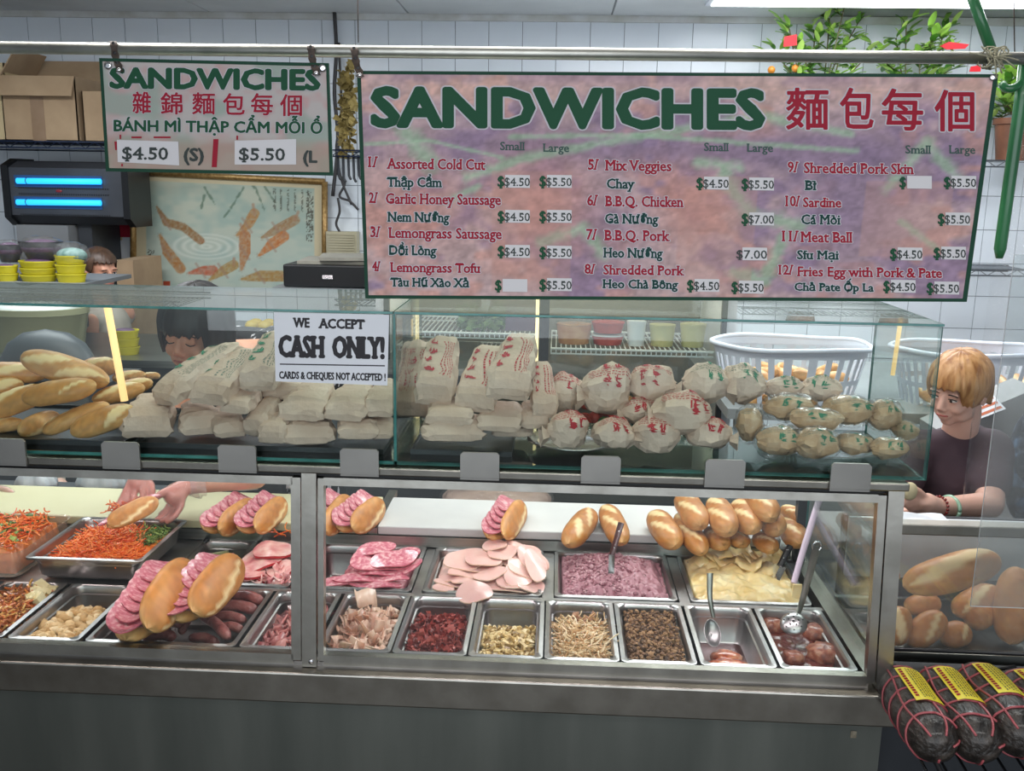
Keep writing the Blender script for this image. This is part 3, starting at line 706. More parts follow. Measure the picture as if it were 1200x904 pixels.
# carrot + herbs in the raised pan
e = food('shredded_carrot', -.90, .46, 'bright orange shredded carrot heaped in the raised deep pan')
zf = lambda u, v: .046+.028*math.sin(PI*u)*math.sin(PI*v)**.7
heap('carrot_bed', -1.008, -.745, .335, .60, .03, lambda u, v: .0+.028*math.sin(PI*u)*math.sin(PI*v)**.7+.012, CAR, parent=e)
bits('carrot_shreds', 1150, rndpt(-.985, -.80, .362, .58, zf), strand(.05, .0018, .45), CAR, e, smooth=True)
bits('carrot_shreds', 260, rndpt(-.84, -.775, .362, .44, lambda u, v: .05), strand(.045, .0018, .4), CAR, e, smooth=True)
e = food('herb_mix', -.77, .56, 'chopped green herbs at the back right corner of the carrot pan')
bits('herb_pieces', 420, rndpt(-.83, -.765, .47, .595, lambda u, v: .052+.012*R(-1, 1)), strand(.028, .0016, .6), GRN, e)
bits('herb_leaves', 160, rndpt(-.83, -.765, .47, .595, lambda u, v: .056), flake(.012, .0006), GRN, e)
# stir fried vegetables, left edge
VEG = mk('fried_vegetables', '8C4A1C', 'C8682A', 'D8A860', scale=40, rough=.35, rnd=True, coat=.3)
e = food('fried_vegetables', -1.01, .16, 'stir-fried carrot and cabbage shreds in the pan at the left edge')
heap('vegetable_bed', -1.082, -.94, .018, .305, -.06, dome(.035, .01), VEG, parent=e)
bits('vegetable_shreds', 420, rndpt(-1.075, -.945, .03, .29, lambda u, v: -.02+.012*math.sin(PI*u)), strand(.045, .003, .4), VEG, e)
bits('tofu_bits', 14, rndpt(-1.0, -.95, .22, .29, lambda u, v: -.003), chunk(.03, .02), mk('tofu', 'D9C894', 'EADDB2', scale=50, rough=.6, bump=.3), e)
# tofu
TOF = mk('minced_tofu', 'C29A63', 'DDBB88', 'E8CFA4', scale=45, rough=.55, rnd=True, bump=.6, bscale=240)
e = food('minced_tofu_lumps', -.83, .12, 'sandy-coloured lumps of minced tofu in the front of their pan')
heap('tofu_bed', -.895, -.758, .02, .30, -.08, lambda u, v: .05*max(0, 1-v*1.1)*math.sin(PI*u)**.5+.03*max(0, u-.4), TOF, parent=e, disp=(.012, 70))
bits('tofu_lumps', 95, rndpt(-.882, -.768, .035, .24, lambda u, v: -.022-.016*v), lump(.019), TOF, e, smooth=True)
bits('tofu_crumbs', 500, rndpt(-.89, -.763, .03, .29, lambda u, v: -.055-.01*v+R(0, .01)), lump(.0045), TOF, e)
# pale sliced pork
PP = mk('pale_pork', 'A87862', 'CFA58E', 'DDBBA4', scale=30, rough=.4, rnd=True, coat=.25, sss=.1)
e = food('sliced_pork', -.09, .14, 'pale curled slices of roast pork just right of the central post')
heap('pork_bed', -.16, -.018, .018, .27, -.075, dome(.04, .012), PP, parent=e, disp=(.01, 60))
bits('pork_slices', 210, rndpt(-.155, -.025, .03, .255, lambda u, v: -.028+.02*math.sin(PI*u)*math.sin(PI*v)+R(-.006, .006)), flake(.034, .002, .9), PP, e, smooth=True)
o = MB(); flake(.06, .003, .6)(o, Matrix.Translation((-.115, .26, .012))@Euler((.9, .3, .8)).to_matrix().to_4x4(), .9); o.build('large_slice', PP, e, True)
# pink meat strips left of the post
PK = mk('pink_meat', '8E4444', 'B56A66', 'C98A82', scale=30, rough=.35, rnd=True, coat=.35, sss=.1)
e = food('meat_strips', -.27, .14, 'pink cooked meat strips in the pan crossed by the central post')
heap('meat_bed', -.345, -.20, .018, .27, -.08, dome(.035, .008), PK, parent=e)
bits('meat_pieces', 90, rndpt(-.335, -.205, .03, .26, lambda u, v: -.045+.02*u), flake(.045, .006, .5), PK, e, smooth=True)
# dark red shredded pork
RD = mk('red_pork', '5A1A18', '8E3430', 'B25A50', scale=60, rough=.45, rnd=True, coat=.15)
e = food('red_shredded_pork', .09, .13, 'dark red shredded pork heaped in its pan')
heap('red_pork_bed', .02, .16, .018, .25, -.075, dome(.042, .008), RD, parent=e, disp=(.012, 80))
bits('red_pork_shreds', 800, rndpt(.027, .152, .028, .245, lambda u, v: -.026+.018*math.sin(PI*u)*math.sin(PI*v)+R(-.005, .006)), flake(.015, .003, .9), RD, e)
# diced chicken
CH = mk('diced_chicken', '8A6A32', 'C8A868', 'E2CC98', scale=50, rough=.45, rnd=True, coat=.2)
e = food('diced_chicken', .265, .12, 'yellowish diced grilled chicken heaped low in its pan')
heap('chicken_bed', .197, .337, .018, .24, -.08, dome(.03, .008), CH, parent=e)
bits('chicken_pieces', 620, rndpt(.203, .33, .028, .235, lambda u, v: -.043+.014*math.sin(PI*u)*math.sin(PI*v)+R(-.005, .006)), chunk(.018, .007), CH, e)
# pork skin shreds
PS = mk('pork_skin', 'B58A58', 'D8B98A', 'EAD6B0', scale=40, rough=.4, rnd=True, coat=.3)
e = food('shredded_pork_skin', .44, .13, 'straw-coloured strands of shredded pork skin in their pan')
heap('skin_bed', .374, .514, .018, .26, -.078, dome(.04, .01), PS, parent=e)
bits('skin_strands', 640, rndpt(.382, .506, .03, .25, lambda u, v: -.026+.016*math.sin(PI*u)*math.sin(PI*v)+R(-.005, .006)), strand(.05, .0018, .35), PS, e)
bits('skin_flakes', 14, rndpt(.43, .47, .22, .27, lambda u, v: -.012), flake(.025, .003, .7), mk('darker_skin', '9A6A50', 'C09878', scale=30, rough=.4), e)
# brown mince
BR = mk('brown_mince', '4E3522', '7A5638', '9A7650', scale=70, rough=.6, rnd=True)
e = food('brown_mince', .62, .16, 'coarse brown cooked mince heaped to the rim of its pan')
heap('mince_bed', .551, .691, .018, .305, -.07, dome(.05, .008), BR, parent=e, disp=(.014, 90))
bits('mince_crumbs', 1300, rndpt(.558, .684, .028, .295, lambda u, v: -.014+.016*math.sin(PI*u)*math.sin(PI*v)+R(-.005, .006)), lump(.0055), BR, e)
# nearly empty pan: fish in sauce + spoon
SA = mk('tomato_sauce', '4E120A', '74200F', scale=30, rough=.15, coat=.8)
heap('red_sauce', .735, .868, .02, .30, -.097, lambda u, v: .006+.002*u, mk('thin_red_sauce', '4A120A', '6E2412', scale=10, rough=.12, coat=.8), 'thin film of dark red sauce in the nearly empty pan', 'sauce', n=16, disp=(.0, 10))
FI = mk('saucy_fish', '9E3418', 'C8653A', 'E0A27A', scale=45, rough=.25, coat=.6, bump=.5, bscale=150)
for (x, y, w, d, h, l) in ((.800, .115, .055, .034, .026, 'piece of fish in tomato sauce at the front of the nearly empty pan'), (.805, .175, .040, .028, .018, 'smaller darker piece of fish behind the front one')):
    mb = MB().ell((0, 0, 0), (w, d, h), 18, 10, pw=.7); mb.v = [tuple(Vector(v)*(1+.18*noise.noise(Vector(v)*50))) for v in mb.v]
    o = mb.build('fish_piece', FI, None, True, loc=(x, y, -.072)); tag(o, l, 'fish', 'fish pieces in tomato sauce')
# meatballs in sauce
heap('meatball_sauce', .912, 1.05, .02, .304, -.08, lambda u, v: .038, SA, 'glossy red sauce filling the rightmost front pan', 'sauce', n=24, disp=(.002, 30))
MBL = mk('meatball_meat', '6E2A18', '9A5238', 'BC8A6C', scale=60, rough=.4, coat=.4, bump=.7, bscale=160)
for i, (px, py, w, l) in enumerate(((862, 747, 0, 0), (945, 727, 26, 'meatball behind the ladle, back left of the sauce pan'), (957, 742, 30, 'meatball in the middle of the sauce, right of the ladle bowl'), (930, 771, 24, 'pale meatball at the front left of the sauce'), (966, 767, 38, 'largest meatball chunk at the front right of the sauce'), (905, 733, 28, 'meatball at the left wall of the sauce pan'), (900, 722, 30, 'broken meatball at the back left under the ladle'))):
    if not l: continue
    c = PZ(px, py, -.036); r_ = w/2*pxm(c); mb = MB().ell((0, 0, 0), (r_*1.15, r_*1.0, r_*.6), 16, 10, pw=.7); mb.v = [tuple(Vector(v)*(1+.22*noise.noise(Vector(v)*60+Vector((i, 0, 0))))) for v in mb.v]
    o = mb.build('meatball', MBL, None, True, loc=c); tag(o, l, 'meatball', 'meatballs in red sauce')
# pate
PT = mk('coarse_pate', '8C5560', 'A5727C', 'BC9096', scale=90, rough=.5, rnd=True, bump=.5, bscale=200, coat=.15)
e = food('coarse_pate', .54, .5, 'rough mound of purplish pink pate')
zf = lambda u, v: .0+.04*math.sin(PI*min(u*1.1, 1))**.6*math.sin(PI*v)**.5-.02*max(0, u-.7)
heap('pate_bed', .395, .688, .362, .645, -.045, lambda u, v: .03+.045*math.sin(PI*min(u*1.05, 1))**.6*math.sin(PI*v)**.5, PT, parent=e, disp=(.014, 45), n=70)
bits('pate_crumbs', 1500, rndpt(.405, .655, .372, .635, lambda u, v: -.012+.042*math.sin(PI*min(u*1.05, 1))**.6*math.sin(PI*v)**.5+R(-.004, .006)), lump(.006), PT, e)
# mayonnaise
MY = mk('pale_spread', 'D8B878', 'E8CF98', 'F0E0B4', scale=14, rough=.35, coat=.3, sss=.1, bump=.3, bscale=60)
e = food('mayonnaise_spread', .9, .5, 'thick pale yellow spread with spatula ridges, filling its pan')
heap('spread_bed', .752, 1.038, .360, .646, -.04, lambda u, v: .03+.030*math.sin(PI*u)**.5*math.sin(PI*v)**.4+.012*abs(math.sin(9*u+6*v))*v, MY, parent=e, disp=(.009, 28), n=80)
for i in range(16):
    x, y = R(.80, 1.0), R(.50, .63); mb = MB(); flake(.07, .006, .4)(mb, Matrix.Translation((x, y, .022+R(0, .012)))@Euler((R(.1, .4), R(-.2, .2), R(-.5, .5))).to_matrix().to_4x4(), .5); mb.build('spread_ridge', MY, e, True)
# cucumbers
CU = mk('cucumber', 'BFC88A', 'DDE2B4', scale=20, rough=.35, sss=.1)
e = food('cucumber_sticks', -.6, .5, 'pale green cucumber sticks in the pan behind the leaning sandwiches')
bits('cucumber_bed', 60, rndpt(-.66, -.545, .37, .62, lambda u, v: -.075+R(0, .02)), chunk(.06, .012), CU, e)
CUS = mk('cucumber_skin', '4E6A2C', '7C9448', scale=30, rough=.4)
for i in range(26):
    x, y = R(-.655, -.55), R(.38, .62); a = R(-.6, .6); M = Matrix.Translation((x, y, -.035+R(-.01, .014)))@Euler((R(-.2, .2), R(-.2, .2), a)).to_matrix().to_4x4()
    o = MB().box((-.03, -.006, -.005), (.03, .006, .005), .5, M).build('cucumber_stick', CU if i % 4 else CUS, e)
# roast pork slices with red rim
def slab(name, outline, z, t, mat, sidemat=None, label=None, cat=None, group=None, droop=None, parent=None):
    """thin slice: closed outline of world xy points, thickness t, z may vary by droop(x,y)"""
    n = len(outline); c = Vector((sum(p[0] for p in outline)/n, sum(p[1] for p in outline)/n)); f = droop or (lambda x, y: 0)
    rings = []
    for k in (0, .45, .8, 1): rings.append([Vector((c.x+(p[0]-c.x)*k, c.y+(p[1]-c.y)*k, 0)) for p in outline])
    mb = MB(); up = [[Vector((p.x, p.y, z+t/2+f(p.x, p.y))) for p in r_] for r_ in rings]; dn = [[Vector((p.x, p.y, z-t/2+f(p.x, p.y))) for p in r_] for r_ in rings]
    mb.loops(up, False, False); mb.loops(dn[::-1], False, False); mb.loops([up[-1], dn[-1]], False, False, m=1)
    o = mb.build(name, [mat, sidemat or mat], parent, True, 50)
    if label: tag(o, label, cat, group)
    return o
def disc(cx, cy, rx, ry, rot, n=22, wob=.05):
    s_ = R(0, 50); out = []
    for k in range(n):
        a = 2*PI*k/n; q = 1+wob*noise.noise(Vector((math.cos(a)*1.2+s_, math.sin(a)*1.2, 0)))*2
        x, y = rx*q*math.cos(a), ry*q*math.sin(a); out.append((cx+x*math.cos(rot)-y*math.sin(rot), cy+x*math.sin(rot)+y*math.cos(rot)))
    return out
def sliceat(name, px, py, w, hgt, z, rot, mat, side, label, cat, group, tilt=(0, 0), wave=.006, t=.003):
    """slice seen at (px,py), w x hgt pixels, lying about z"""
    c = PZ(px, py, z); s = pxm(c); rx = w/2*s; ry = hgt/2*s*2.1; ph = R(0, 6); kk = R(30, 60)
    dr = lambda x, y: tilt[0]*(x-c.x)+tilt[1]*(y-c.y)+wave*math.sin((x-c.x)*kk+(y-c.y)*kk*.6+ph)
    return slab(name, disc(c.x, c.y, rx, ry, rot), z, t, mat, side, label, cat, group, dr)
RP = mk('roast_pork_meat', 'C86A72', 'E2A09C', 'F0C8C0', scale=26, rough=.3, coat=.4, sss=.15); RPR = mk('red_rind', 'A01820', 'C4303A', scale=20, rough=.25, coat=.6)
for i, (px, py, w, h, z, rot, ti, l) in enumerate(((308, 655, 50, 24, .012, -.3, (.1, .15), 'lower left roast pork slice with a thick red rind'), (320, 645, 46, 17, .030, .2, (.0, .2), 'upper roast pork slice under the carrot shreds'), (330, 668, 34, 18, .004, .4, (.1, .1), 'roast pork slice near the right rim of its pan'), (296, 672, 30, 16, -.004, .1, (.1, .1), 'roast pork slice at the front left of its pan'), (318, 676, 44, 14, -.014, .0, (0, .1), 'roast pork slice at the bottom front of its pan'))):
    sliceat('roast_pork_slice', px, py, w, h, z, rot, RP, RPR, l, 'meat slice', 'red-rinded roast pork slices', ti, .005, .007)
e = food('roast_pork_scraps', -.42, .48, 'torn scraps of roast pork between the red-rinded slices')
bits('pork_scraps', 70, rndpt(-.48, -.35, .36, .60, lambda u, v: -.02+R(0, .02)), flake(.03, .006, .8), RP, e, smooth=True)
bits('carrot_shreds', 7, lambda: (R(-.45, -.41), R(.58, .63), .045+R(0, .01)), strand(.04, .002, .5), CAR, e)
# salami
SM = mk('salami', 'B85468', 'CE7A88', 'E6B4B4', scale=85, rough=.32, coat=.35, detail=2, sss=.05); SMR = mk('salami_edge', 'B04E60', 'C87078', scale=40, rough=.35)
for i, (px, py, w, h, z, rot, ti, l) in enumerate((
    (395, 682, 66, 10, .0, .1, (0, .05), 'flat salami slice along the front left of its pan'), (440, 684, 64, 11, .004, 0, (0, .05), 'flat salami slice at the front middle of its pan'),
    (420, 678, 60, 9, .010, .1, (0, .1), 'salami slice overlapping the two front ones'), (450, 677, 60, 8, .012, -.1, (.05, .1), 'salami fold in the lower part of the stack'),
    (447, 670, 62, 9, .020, .05, (.05, .1), 'salami fold, fourth layer from the bottom'), (452, 664, 60, 9, .027, .0, (.1, .1), 'salami fold with its edge lifted to the right'),
    (432, 658, 44, 18, .035, .5, (-.2, .2), 'salami slice standing up at the left of the stack'), (462, 655, 56, 16, .046, .1, (.1, .25), 'large marbled salami slice on the upper right of the stack'),
    (440, 643, 46, 12, .055, .3, (.1, .25), 'topmost salami slice, folded back toward the cutting board'), (481, 665, 30, 10, .03, .6, (.35, .1), 'salami corner hanging over the right rim of its pan'),
    (478, 649, 30, 12, .03, -.2, (.1, .1), 'salami slice behind the upper right one'))):
    sliceat('salami_slice', px, py, w, h, z, rot, SM, SMR, l, 'meat slice', 'salami slices folded in their pan', ti, .004)
# ham
HM = mk('pale_ham', 'D6A49C', 'E2B6AC', scale=18, rough=.35, coat=.3, sss=.12); HMR = mk('ham_edge', 'D8B49A', 'E8CDB4', scale=20, rough=.4)
for i, (px, py, w, h, z, rot, ti, l) in enumerate((
    (570, 688, 60, 9, .0, 0, (0, .0), 'ham slice at the bottom front left'), (530, 683, 44, 10, .002, 0, (0, 0), 'ham slice against the left wall of its pan'),
    (600, 690, 60, 10, .002, .1, (0, 0), 'ham slice at the bottom front centre'), (540, 676, 50, 10, .010, .2, (.05, 0), 'curled ham slice low on the left'),
    (560, 680, 60, 10, .012, .1, (0, .1), 'ham slice second from the bottom on the left'), (556, 694, 44, 16, .012, -.1, (.1, .35), 'ham slice drooping over the front rim of its pan'),
    (552, 672, 56, 10, .020, .1, (0, .1), 'ham slice in the middle of the left stack'), (560, 665, 58, 10, .027, .0, (.1, .1), 'ham slice under the domed one on the left'),
    (545, 655, 50, 20, .038, .2, (.1, .25), 'domed ham slice on the upper left'), (567, 655, 44, 16, .046, -.2, (.1, .2), 'ham slice left of the heap’s centre'),
    (588, 648, 34, 14, .055, .4, (.1, .2), 'ham slice near the top centre of the heap'), (580, 640, 30, 10, .062, .2, (.1, .2), 'rolled ham slice at the very top of the heap'),
    (606, 655, 48, 18, .040, -.6, (-.1, .2), 'ham slice right of the heap’s centre'), (618, 664, 44, 24, .034, -.7, (-.2, .2), 'large oval ham slice, centre right'),
    (600, 680, 40, 18, .018, -.5, (-.1, .2), 'ham slice leaning in the front centre'), (609, 672, 34, 26, .028, -.3, (-.2, .3), 'oval ham slice standing nearly upright in front'),
    (625, 655, 36, 22, .042, .4, (-.25, .2), 'ham slice at the right end, upper'), (627, 664, 24, 24, .040, .2, (-.3, .35), 'small dark oval ham slice at the right'),
    (622, 686, 34, 14, .010, .4, (-.2, .2), 'ham slice at the front right corner'), (597, 643, 44, 12, .052, .1, (0, .2), 'ham slice at the back top of the heap'),
    (615, 645, 40, 12, .046, -.2, (-.1, .2), 'ham slice at the back right of the heap'), (520, 690, 26, 9, .0, .3, (0, .1), 'small folded ham piece in the front left corner'),
    (574, 672, 40, 12, .030, .3, (.1, .1), 'ham slice tucked in the dark gap at the centre'))):
    sliceat('ham_slice', px, py, w, h, z, rot, HM, HMR, l, 'meat slice', 'round pale ham slices in their pan', ti, .005)
e = food('ham_pile_base', .18, .5, 'layered ham under the loose top slices in the wide pan')
heap('ham_layers', .045, .325, .362, .64, -.09, lambda u, v: .07+.04*math.sin(PI*u)*math.sin(PI*v), HM, parent=e, disp=(.006, 40))
e = food('salami_pile_base', -.15, .5, 'layered salami filling the right part of its pan')
heap('salami_layers', -.22, -.03, .362, .64, -.09, lambda u, v: .07+.045*math.sin(PI*u)*math.sin(PI*v), SM, parent=e, disp=(.006, 40))
# sausages
SG = mk('pink_sausage', '6E3434', '94504C', 'A86A62', scale=24, rough=.42, coat=.25, bump=1.0, bscale=90, dist=.004)
for i, (a, b, w, z, l) in enumerate((
    ((272, 699), (308, 706), 16, -.012, 'topmost curved sausage at the back right of its pan'), ((252, 712), (302, 716), 17, -.022, 'long sausage second from the back'),
    ((246, 724), (288, 728), 15, -.032, 'sausage third from the back'), ((236, 722), (268, 748), 16, -.018, 'sausage slanting down to the right across the others'),
    ((256, 737), (284, 739), 14, -.038, 'sausage behind the slanting one, at right'), ((222, 748), (256, 755), 14, -.045, 'sausage at the front middle of the pan'),
    ((168, 749), (206, 747), 16, -.04, 'sausage at the front left below the bread'), ((188, 735), (214, 733), 13, -.03, 'dark sausage directly under the left sandwich'),
    ((212, 742), (220, 728), 13, -.045, 'dark sausage pointing back, between the two sandwiches'), ((176, 742), (200, 741), 12, -.05, 'sausage half hidden at the left front'),
    ((240, 703), (272, 706), 14, -.03, 'sausage behind the right sandwich'))):
    p0, p1 = PZ(*a, z), PZ(*b, z); s = w/2*pxm(p0); m_ = (p0+p1)/2+Vector((0, .006, .006)); pts = spline([p0, m_, p1], 12); sd = R(0, 50)
    s *= .82; o = MB().tube(pts, [s*(.45 if k in (0, 12) else .85 if k in (1, 11) else 1+.1*noise.noise(Vector((k*.7, sd, 0)))) for k in range(13)], 12).build('sausage', SG, None, True); tag(o, l, 'sausage', 'dark pink sausages in the wide pan')
heap('sausage_drippings', -.70, -.39, .02, .30, -.097, lambda u, v: .012, mk('dark_dripping', '2A1512', '3C1E18', scale=12, rough=.3, coat=.4), 'dark meat juices at the bottom of the sausage pan', 'sauce', n=12, disp=(.003, 30))
# ---- filled sandwiches
HMI = mk('inner_ham', 'C98A94', 'DCA6AA', scale=30, rough=.4)
CRUMB = mk('bread_crumb', 'EAD8B0', 'F4E8CC', scale=60, rough=.8, bump=.3, bscale=150)
def filled(a, b, w, za, zb, label, group, rollx=.0, openness=.55, meat=1., flip=False, nsl=4, up=Vector((0, 0, 1))):
    p0, p1 = PZ(*a, za), PZ(*b, zb); s = pxm((p0+p1)/2); r = w/2*s; d = (p1-p0).normalized(); p0 -= d*r*.3; p1 += d*r*.3; L = (p1-p0).length
    e = empty('filled_sandwich', (0, 0, 0), label, 'sandwich', group); e.matrix_world = basis(p0, p1, rollx, up)
    sg = -1 if flip else 1
    for nm, y, tl in (('bread_half', -.42, openness), ('bread_half', .46, -openness)):
        me = loaf_mesh(L, r*.92, R(0, 90), ((.5, .4, .3*sg, .22),), .02, pale=.05, pointy=3)
        # flatten into a half: squash across the opening
        for v in me.vertices: v.co.y *= .52; v.co.z *= 1.0
        o = bpy.data.objects.new(nm, me); COL.objects.link(o); o.parent = e; o.location = (0, y*r*1.0, .0); o.rotation_euler = (tl*(1 if y < 0 else 1)*.9, 0, 0)
    for i in range(nsl):
        u = (i+.5)/nsl-.5; c = (u*L*.82, r*.02, r*.42); out = [(r*.92*math.cos(t)*1.1, r*1.1*math.sin(t)) for t in [2*PI*k/20 for k in range(20)]]
        o = slab('salami_slice' if meat else 'ham_slice', out, 0, .0025, SM if meat else HMI, SMR, parent=None, droop=lambda x, y: .004*math.sin(x*70)); o.parent = e
        o.location = (c[0], c[1], c[2]+.002*i); o.rotation_euler = (PI/2-.25+R(-.1, .1), R(-.08, .08), R(-.08, .08))
    # folded ham below the salami
    mb = MB(); mb.grid(16, 4, lambda u, v: Vector(((u-.5)*L*.9, (v-.5)*r*.3+r*.06, r*.1+r*.5*v+.002*math.sin(u*40))))
    o = mb.build('inner_slice', HMI, None, True); o.parent = e
    return e
def filled2(a, b, w, za, zb, label, group, tilt=.7, up=Vector((0, 0, 1)), n=6, mw=1.0):
    """split roll lying on its back half: back half, slices fanned on it, crust half in front"""
    p0, p1 = PZ(*a, za), PZ(*b, zb); s = pxm((p0+p1)/2); r = w/2*s; d = (p1-p0).normalized(); p0 -= d*r*.35; p1 += d*r*.35; L = (p1-p0).length
    e = empty('filled_sandwich', (0, 0, 0), label, 'sandwich', group); e.matrix_world = basis(p0, p1, tilt, up)
    def half(sgn, name, seed):
        me = loaf_mesh(L, r, seed, ((.5, .42, -.5, .22),), .0, pale=.02, pointy=3, flat=.9)
        for v in me.vertices: v.co.z = v.co.z*.5; v.co.y *= .95
        o = bpy.data.objects.new(name, me); COL.objects.link(o); o.parent = e; return o
    lo = half(-1, 'bread_half', R(0, 90)); lo.location = (0, r*.55, -r*.30); lo.rotation_euler = (PI+.35, 0, 0)
    hi = half(1, 'bread_half', R(0, 90)); hi.location = (0, -r*.45, r*.12); hi.rotation_euler = (1.0, 0, 0)
    for i in range(n):
        u = (i+.5)/n-.5; out = disc(0, 0, L/n*1.25, r*.92*mw, 0, 20, .04)
        o = slab('salami_slice', out, 0, .0028, SM, SMR, droop=lambda x, y: .10*y*y/r*5+.003*math.sin(x*60)); o.parent = e; o.location = (u*L*.84, r*.50, r*.10+.0016*i); o.rotation_euler = (.10+R(-.05, .05), .06, R(-.1, .1))
    mb = MB().grid(14, 4, lambda u, v: Vector(((u-.5)*L*.9, r*(-.2+1.1*v), r*.02+.004*math.sin(u*30+v*3)))); o = mb.build('inner_slice', HMI, None, True); o.parent = e
    return e
GS = 'split rolls filled with salami slices'
filled2((252, 618), (290, 592), 34, BZ+.03, BZ+.03, 'filled roll nearly closed, on the cream board left of its neighbour', GS, .35, n=5, mw=.8)
filled2((294, 618), (326, 590), 32, BZ+.03, BZ+.03, 'filled roll showing marbled salami, on the cream board beside the post', GS, .2, n=5)
filled2((374, 620), (402, 588), 34, BZ+.03, BZ+.03, 'filled roll half hidden by the central post, on the board’s right end', GS, .2, n=5)
filled2((408, 616), (440, 592), 34, BZ+.03, BZ+.03, 'filled roll at the end of the cream board, next to the white board', GS, .2, n=5)
filled2((584, 626), (606, 594), 32, BZ+.03, BZ+.03, 'single filled roll alone on the middle of the white board', GS, .1, n=5)
filled2((164, 736), (210, 668), 54, .045, .065, 'large open salami sandwich leaning across the tofu and sausage pans', GS, -.15, n=6)
filled2((220, 716), (268, 662), 50, .055, .075, 'large open salami sandwich leaning over the sausages, right of its twin', GS, -.1, n=6)
# ---- tools
def spoon_path(pts, w0, w1, t, name='handle', mat=FRAME, parent=None):
    p = spline(pts, 14); mb = MB(); L = []
    for i, q in enumerate(p):
        d = (p[min(i+1, 14)]-p[max(i-1, 0)]).normalized(); x = d.cross(Vector((0, -1, .5))).normalized(); y = d.cross(x); w = w0+(w1-w0)*i/14
        L.append([q+x*w*math.cos(a)+y*t*1.6*math.sin(a) for a in [2*PI*k/10 for k in range(10)]])
    return mb.loops(L).build(name, mat, parent, True, 40)
e = empty('serving_spoon', PZ(838, 745, -.05), 'steel serving spoon resting bowl-down in the nearly empty pan', 'spoon')
spoon_path([PY(832, 672, .21), PY(832, 700, .19), PY(836, 724, .18)], .008, .005, .0018, parent=e)
c = PY(835, 742, .16); M = Euler((.75, .1, .15)).to_matrix().to_4x4()
L = []
for i in range(9):
    t = PI/2*(1-i/8); L.append([M@Vector((.0215*math.cos(t)*math.cos(2*PI*k/22), .036*math.cos(t)*math.sin(2*PI*k/22), -.014*math.sin(t))) + c for k in range(22)])
o = MB().loops(L, False, False).build('bowl', PAN, e, True); so = o.modifiers.new('s', 'SOLIDIFY'); so.thickness = .0015
e = empty('slotted_ladle', PZ(928, 735, -.03), 'steel slotted ladle standing in the red sauce pan', 'ladle')
spoon_path([PY(957, 642, .34), PY(950, 668, .30), PY(940, 705, .24), PY(934, 722, .20)], .011, .006, .002, parent=e)
MB().tube([PY(957, 640, .34)+Vector((.011*math.cos(a), -.004, .013*math.sin(a))) for a in [2*PI*k/16 for k in range(17)]], .003, 6).build('hanging_eye', CHROME, e, True)
c = PY(930, 732, .185); L = []; M = Euler((.55, -.25, 0)).to_matrix().to_4x4()
for i in range(9):
    t = PI/2*(1-i/8); L.append([M@Vector((.031*math.cos(t)*math.cos(2*PI*k/24), .031*math.cos(t)*math.sin(2*PI*k/24), .016*math.sin(t))) + c for k in range(24)])
o = MB().loops(L, False, False).build('bowl', PAN, e, True); so = o.modifiers.new('s', 'SOLIDIFY'); so.thickness = .0015
hm = MB()
for k in range(13):
    rr, a = ((0, 0) if k == 0 else (.012, k*PI/2.5) if k < 6 else (.022, k*2*PI/7)); p = M@Vector((rr*math.cos(a), rr*math.sin(a), .016*math.sqrt(max(0, 1-(rr/.031)**2))+.0016))+c
    hm.ell(p, (.0026, .0026, .0008), 8, 4, M=M)
hm.build('drain_holes', BLACK, e)
WOOD = mk('dark_handle_wood', '3A1E1E', '54302C', scale=20, rough=.35, coat=.3)
e = empty('pate_knife', PY(717, 652, .42), 'knife with a dark riveted handle standing in the pate', 'knife')
hd = MB().tube([PY(717, 651, .42), PY(728, 613, .46)], [.0085, .0095], 8, flat=.6).build('handle', WOOD, e, True, 50); 
for q in (.25, .75): 
    p = PY(717, 651, .42).lerp(PY(728, 613, .46), q)+Vector((0, -.006, .001)); MB().ell(p, (.0028, .0012, .0028), 8, 5).build('rivet', CHROME, hd, True)
MB().box((-.008, -.001, -.05), (.008, .001, .004)).build('blade', CHROME, e, loc=Vector((0, 0, 0)))
e = empty('spread_spatula', PY(934, 690, .40), 'pale lilac plastic spatula standing in the yellow spread', 'spatula')
LIL = mk('lilac_plastic', 'CDB8CC', 'D8C6D6', scale=5, rough=.35)
spoon_path([PY(930, 684, .42), PY(943, 640, .50), PY(962, 580, .60)], .0085, .0095, .003, 'handle', LIL, e)
MB().box((-.012, -.003, -.03), (.012, .003, .012)).build('blade', MY, e, loc=(0, 0, 0))
for (a, b, l) in (((914, 664), (926, 640), 'black-handled knife lying at the right end of the mayonnaise pan'), ((222, 655), (243, 632), 'black-handled knife lying on the rail beside the carrot pan')):
    e = empty('black_handled_knife', PZ(*a, .012), l, 'knife')
    PZ_ = PZ; PZ = (lambda x_, y_, z_: PY(x_, y_, (.50 if l.endswith('pan') and 'right' in l else .62)+(z_-.02)*3)); h = MB().tube([PZ(*a, .02), PZ(*b, .03)], .010, 10, flat=.7).build('handle', BLACK, e, True, 50)
    d = (PZ(*b, .03)-PZ(*a, .02)).normalized(); p = PZ(*a, .02)
    for q in (.3, .7): MB().ell(PZ(*a, .02).lerp(PZ(*b, .03), q)+Vector((0, -.004, .008)), (.003, .003, .001), 8, 4).build('rivet', CHROME, h, True)
    MB().loops([[p+Vector((0, 0, .001)), p-Vector((0, 0, .001)), p-d*.14-Vector((0, 0, .001)), p-d*.14+Vector((0, 0, .001))], [q_+Vector((.014, -.01, 0)) for q_ in (p+Vector((0, 0, .001)), p-Vector((0, 0, .001)), p-d*.14-Vector((0, 0, .001)), p-d*.14+Vector((0, 0, .001)))]]).build('blade', CHROME, e); PZ = PZ_
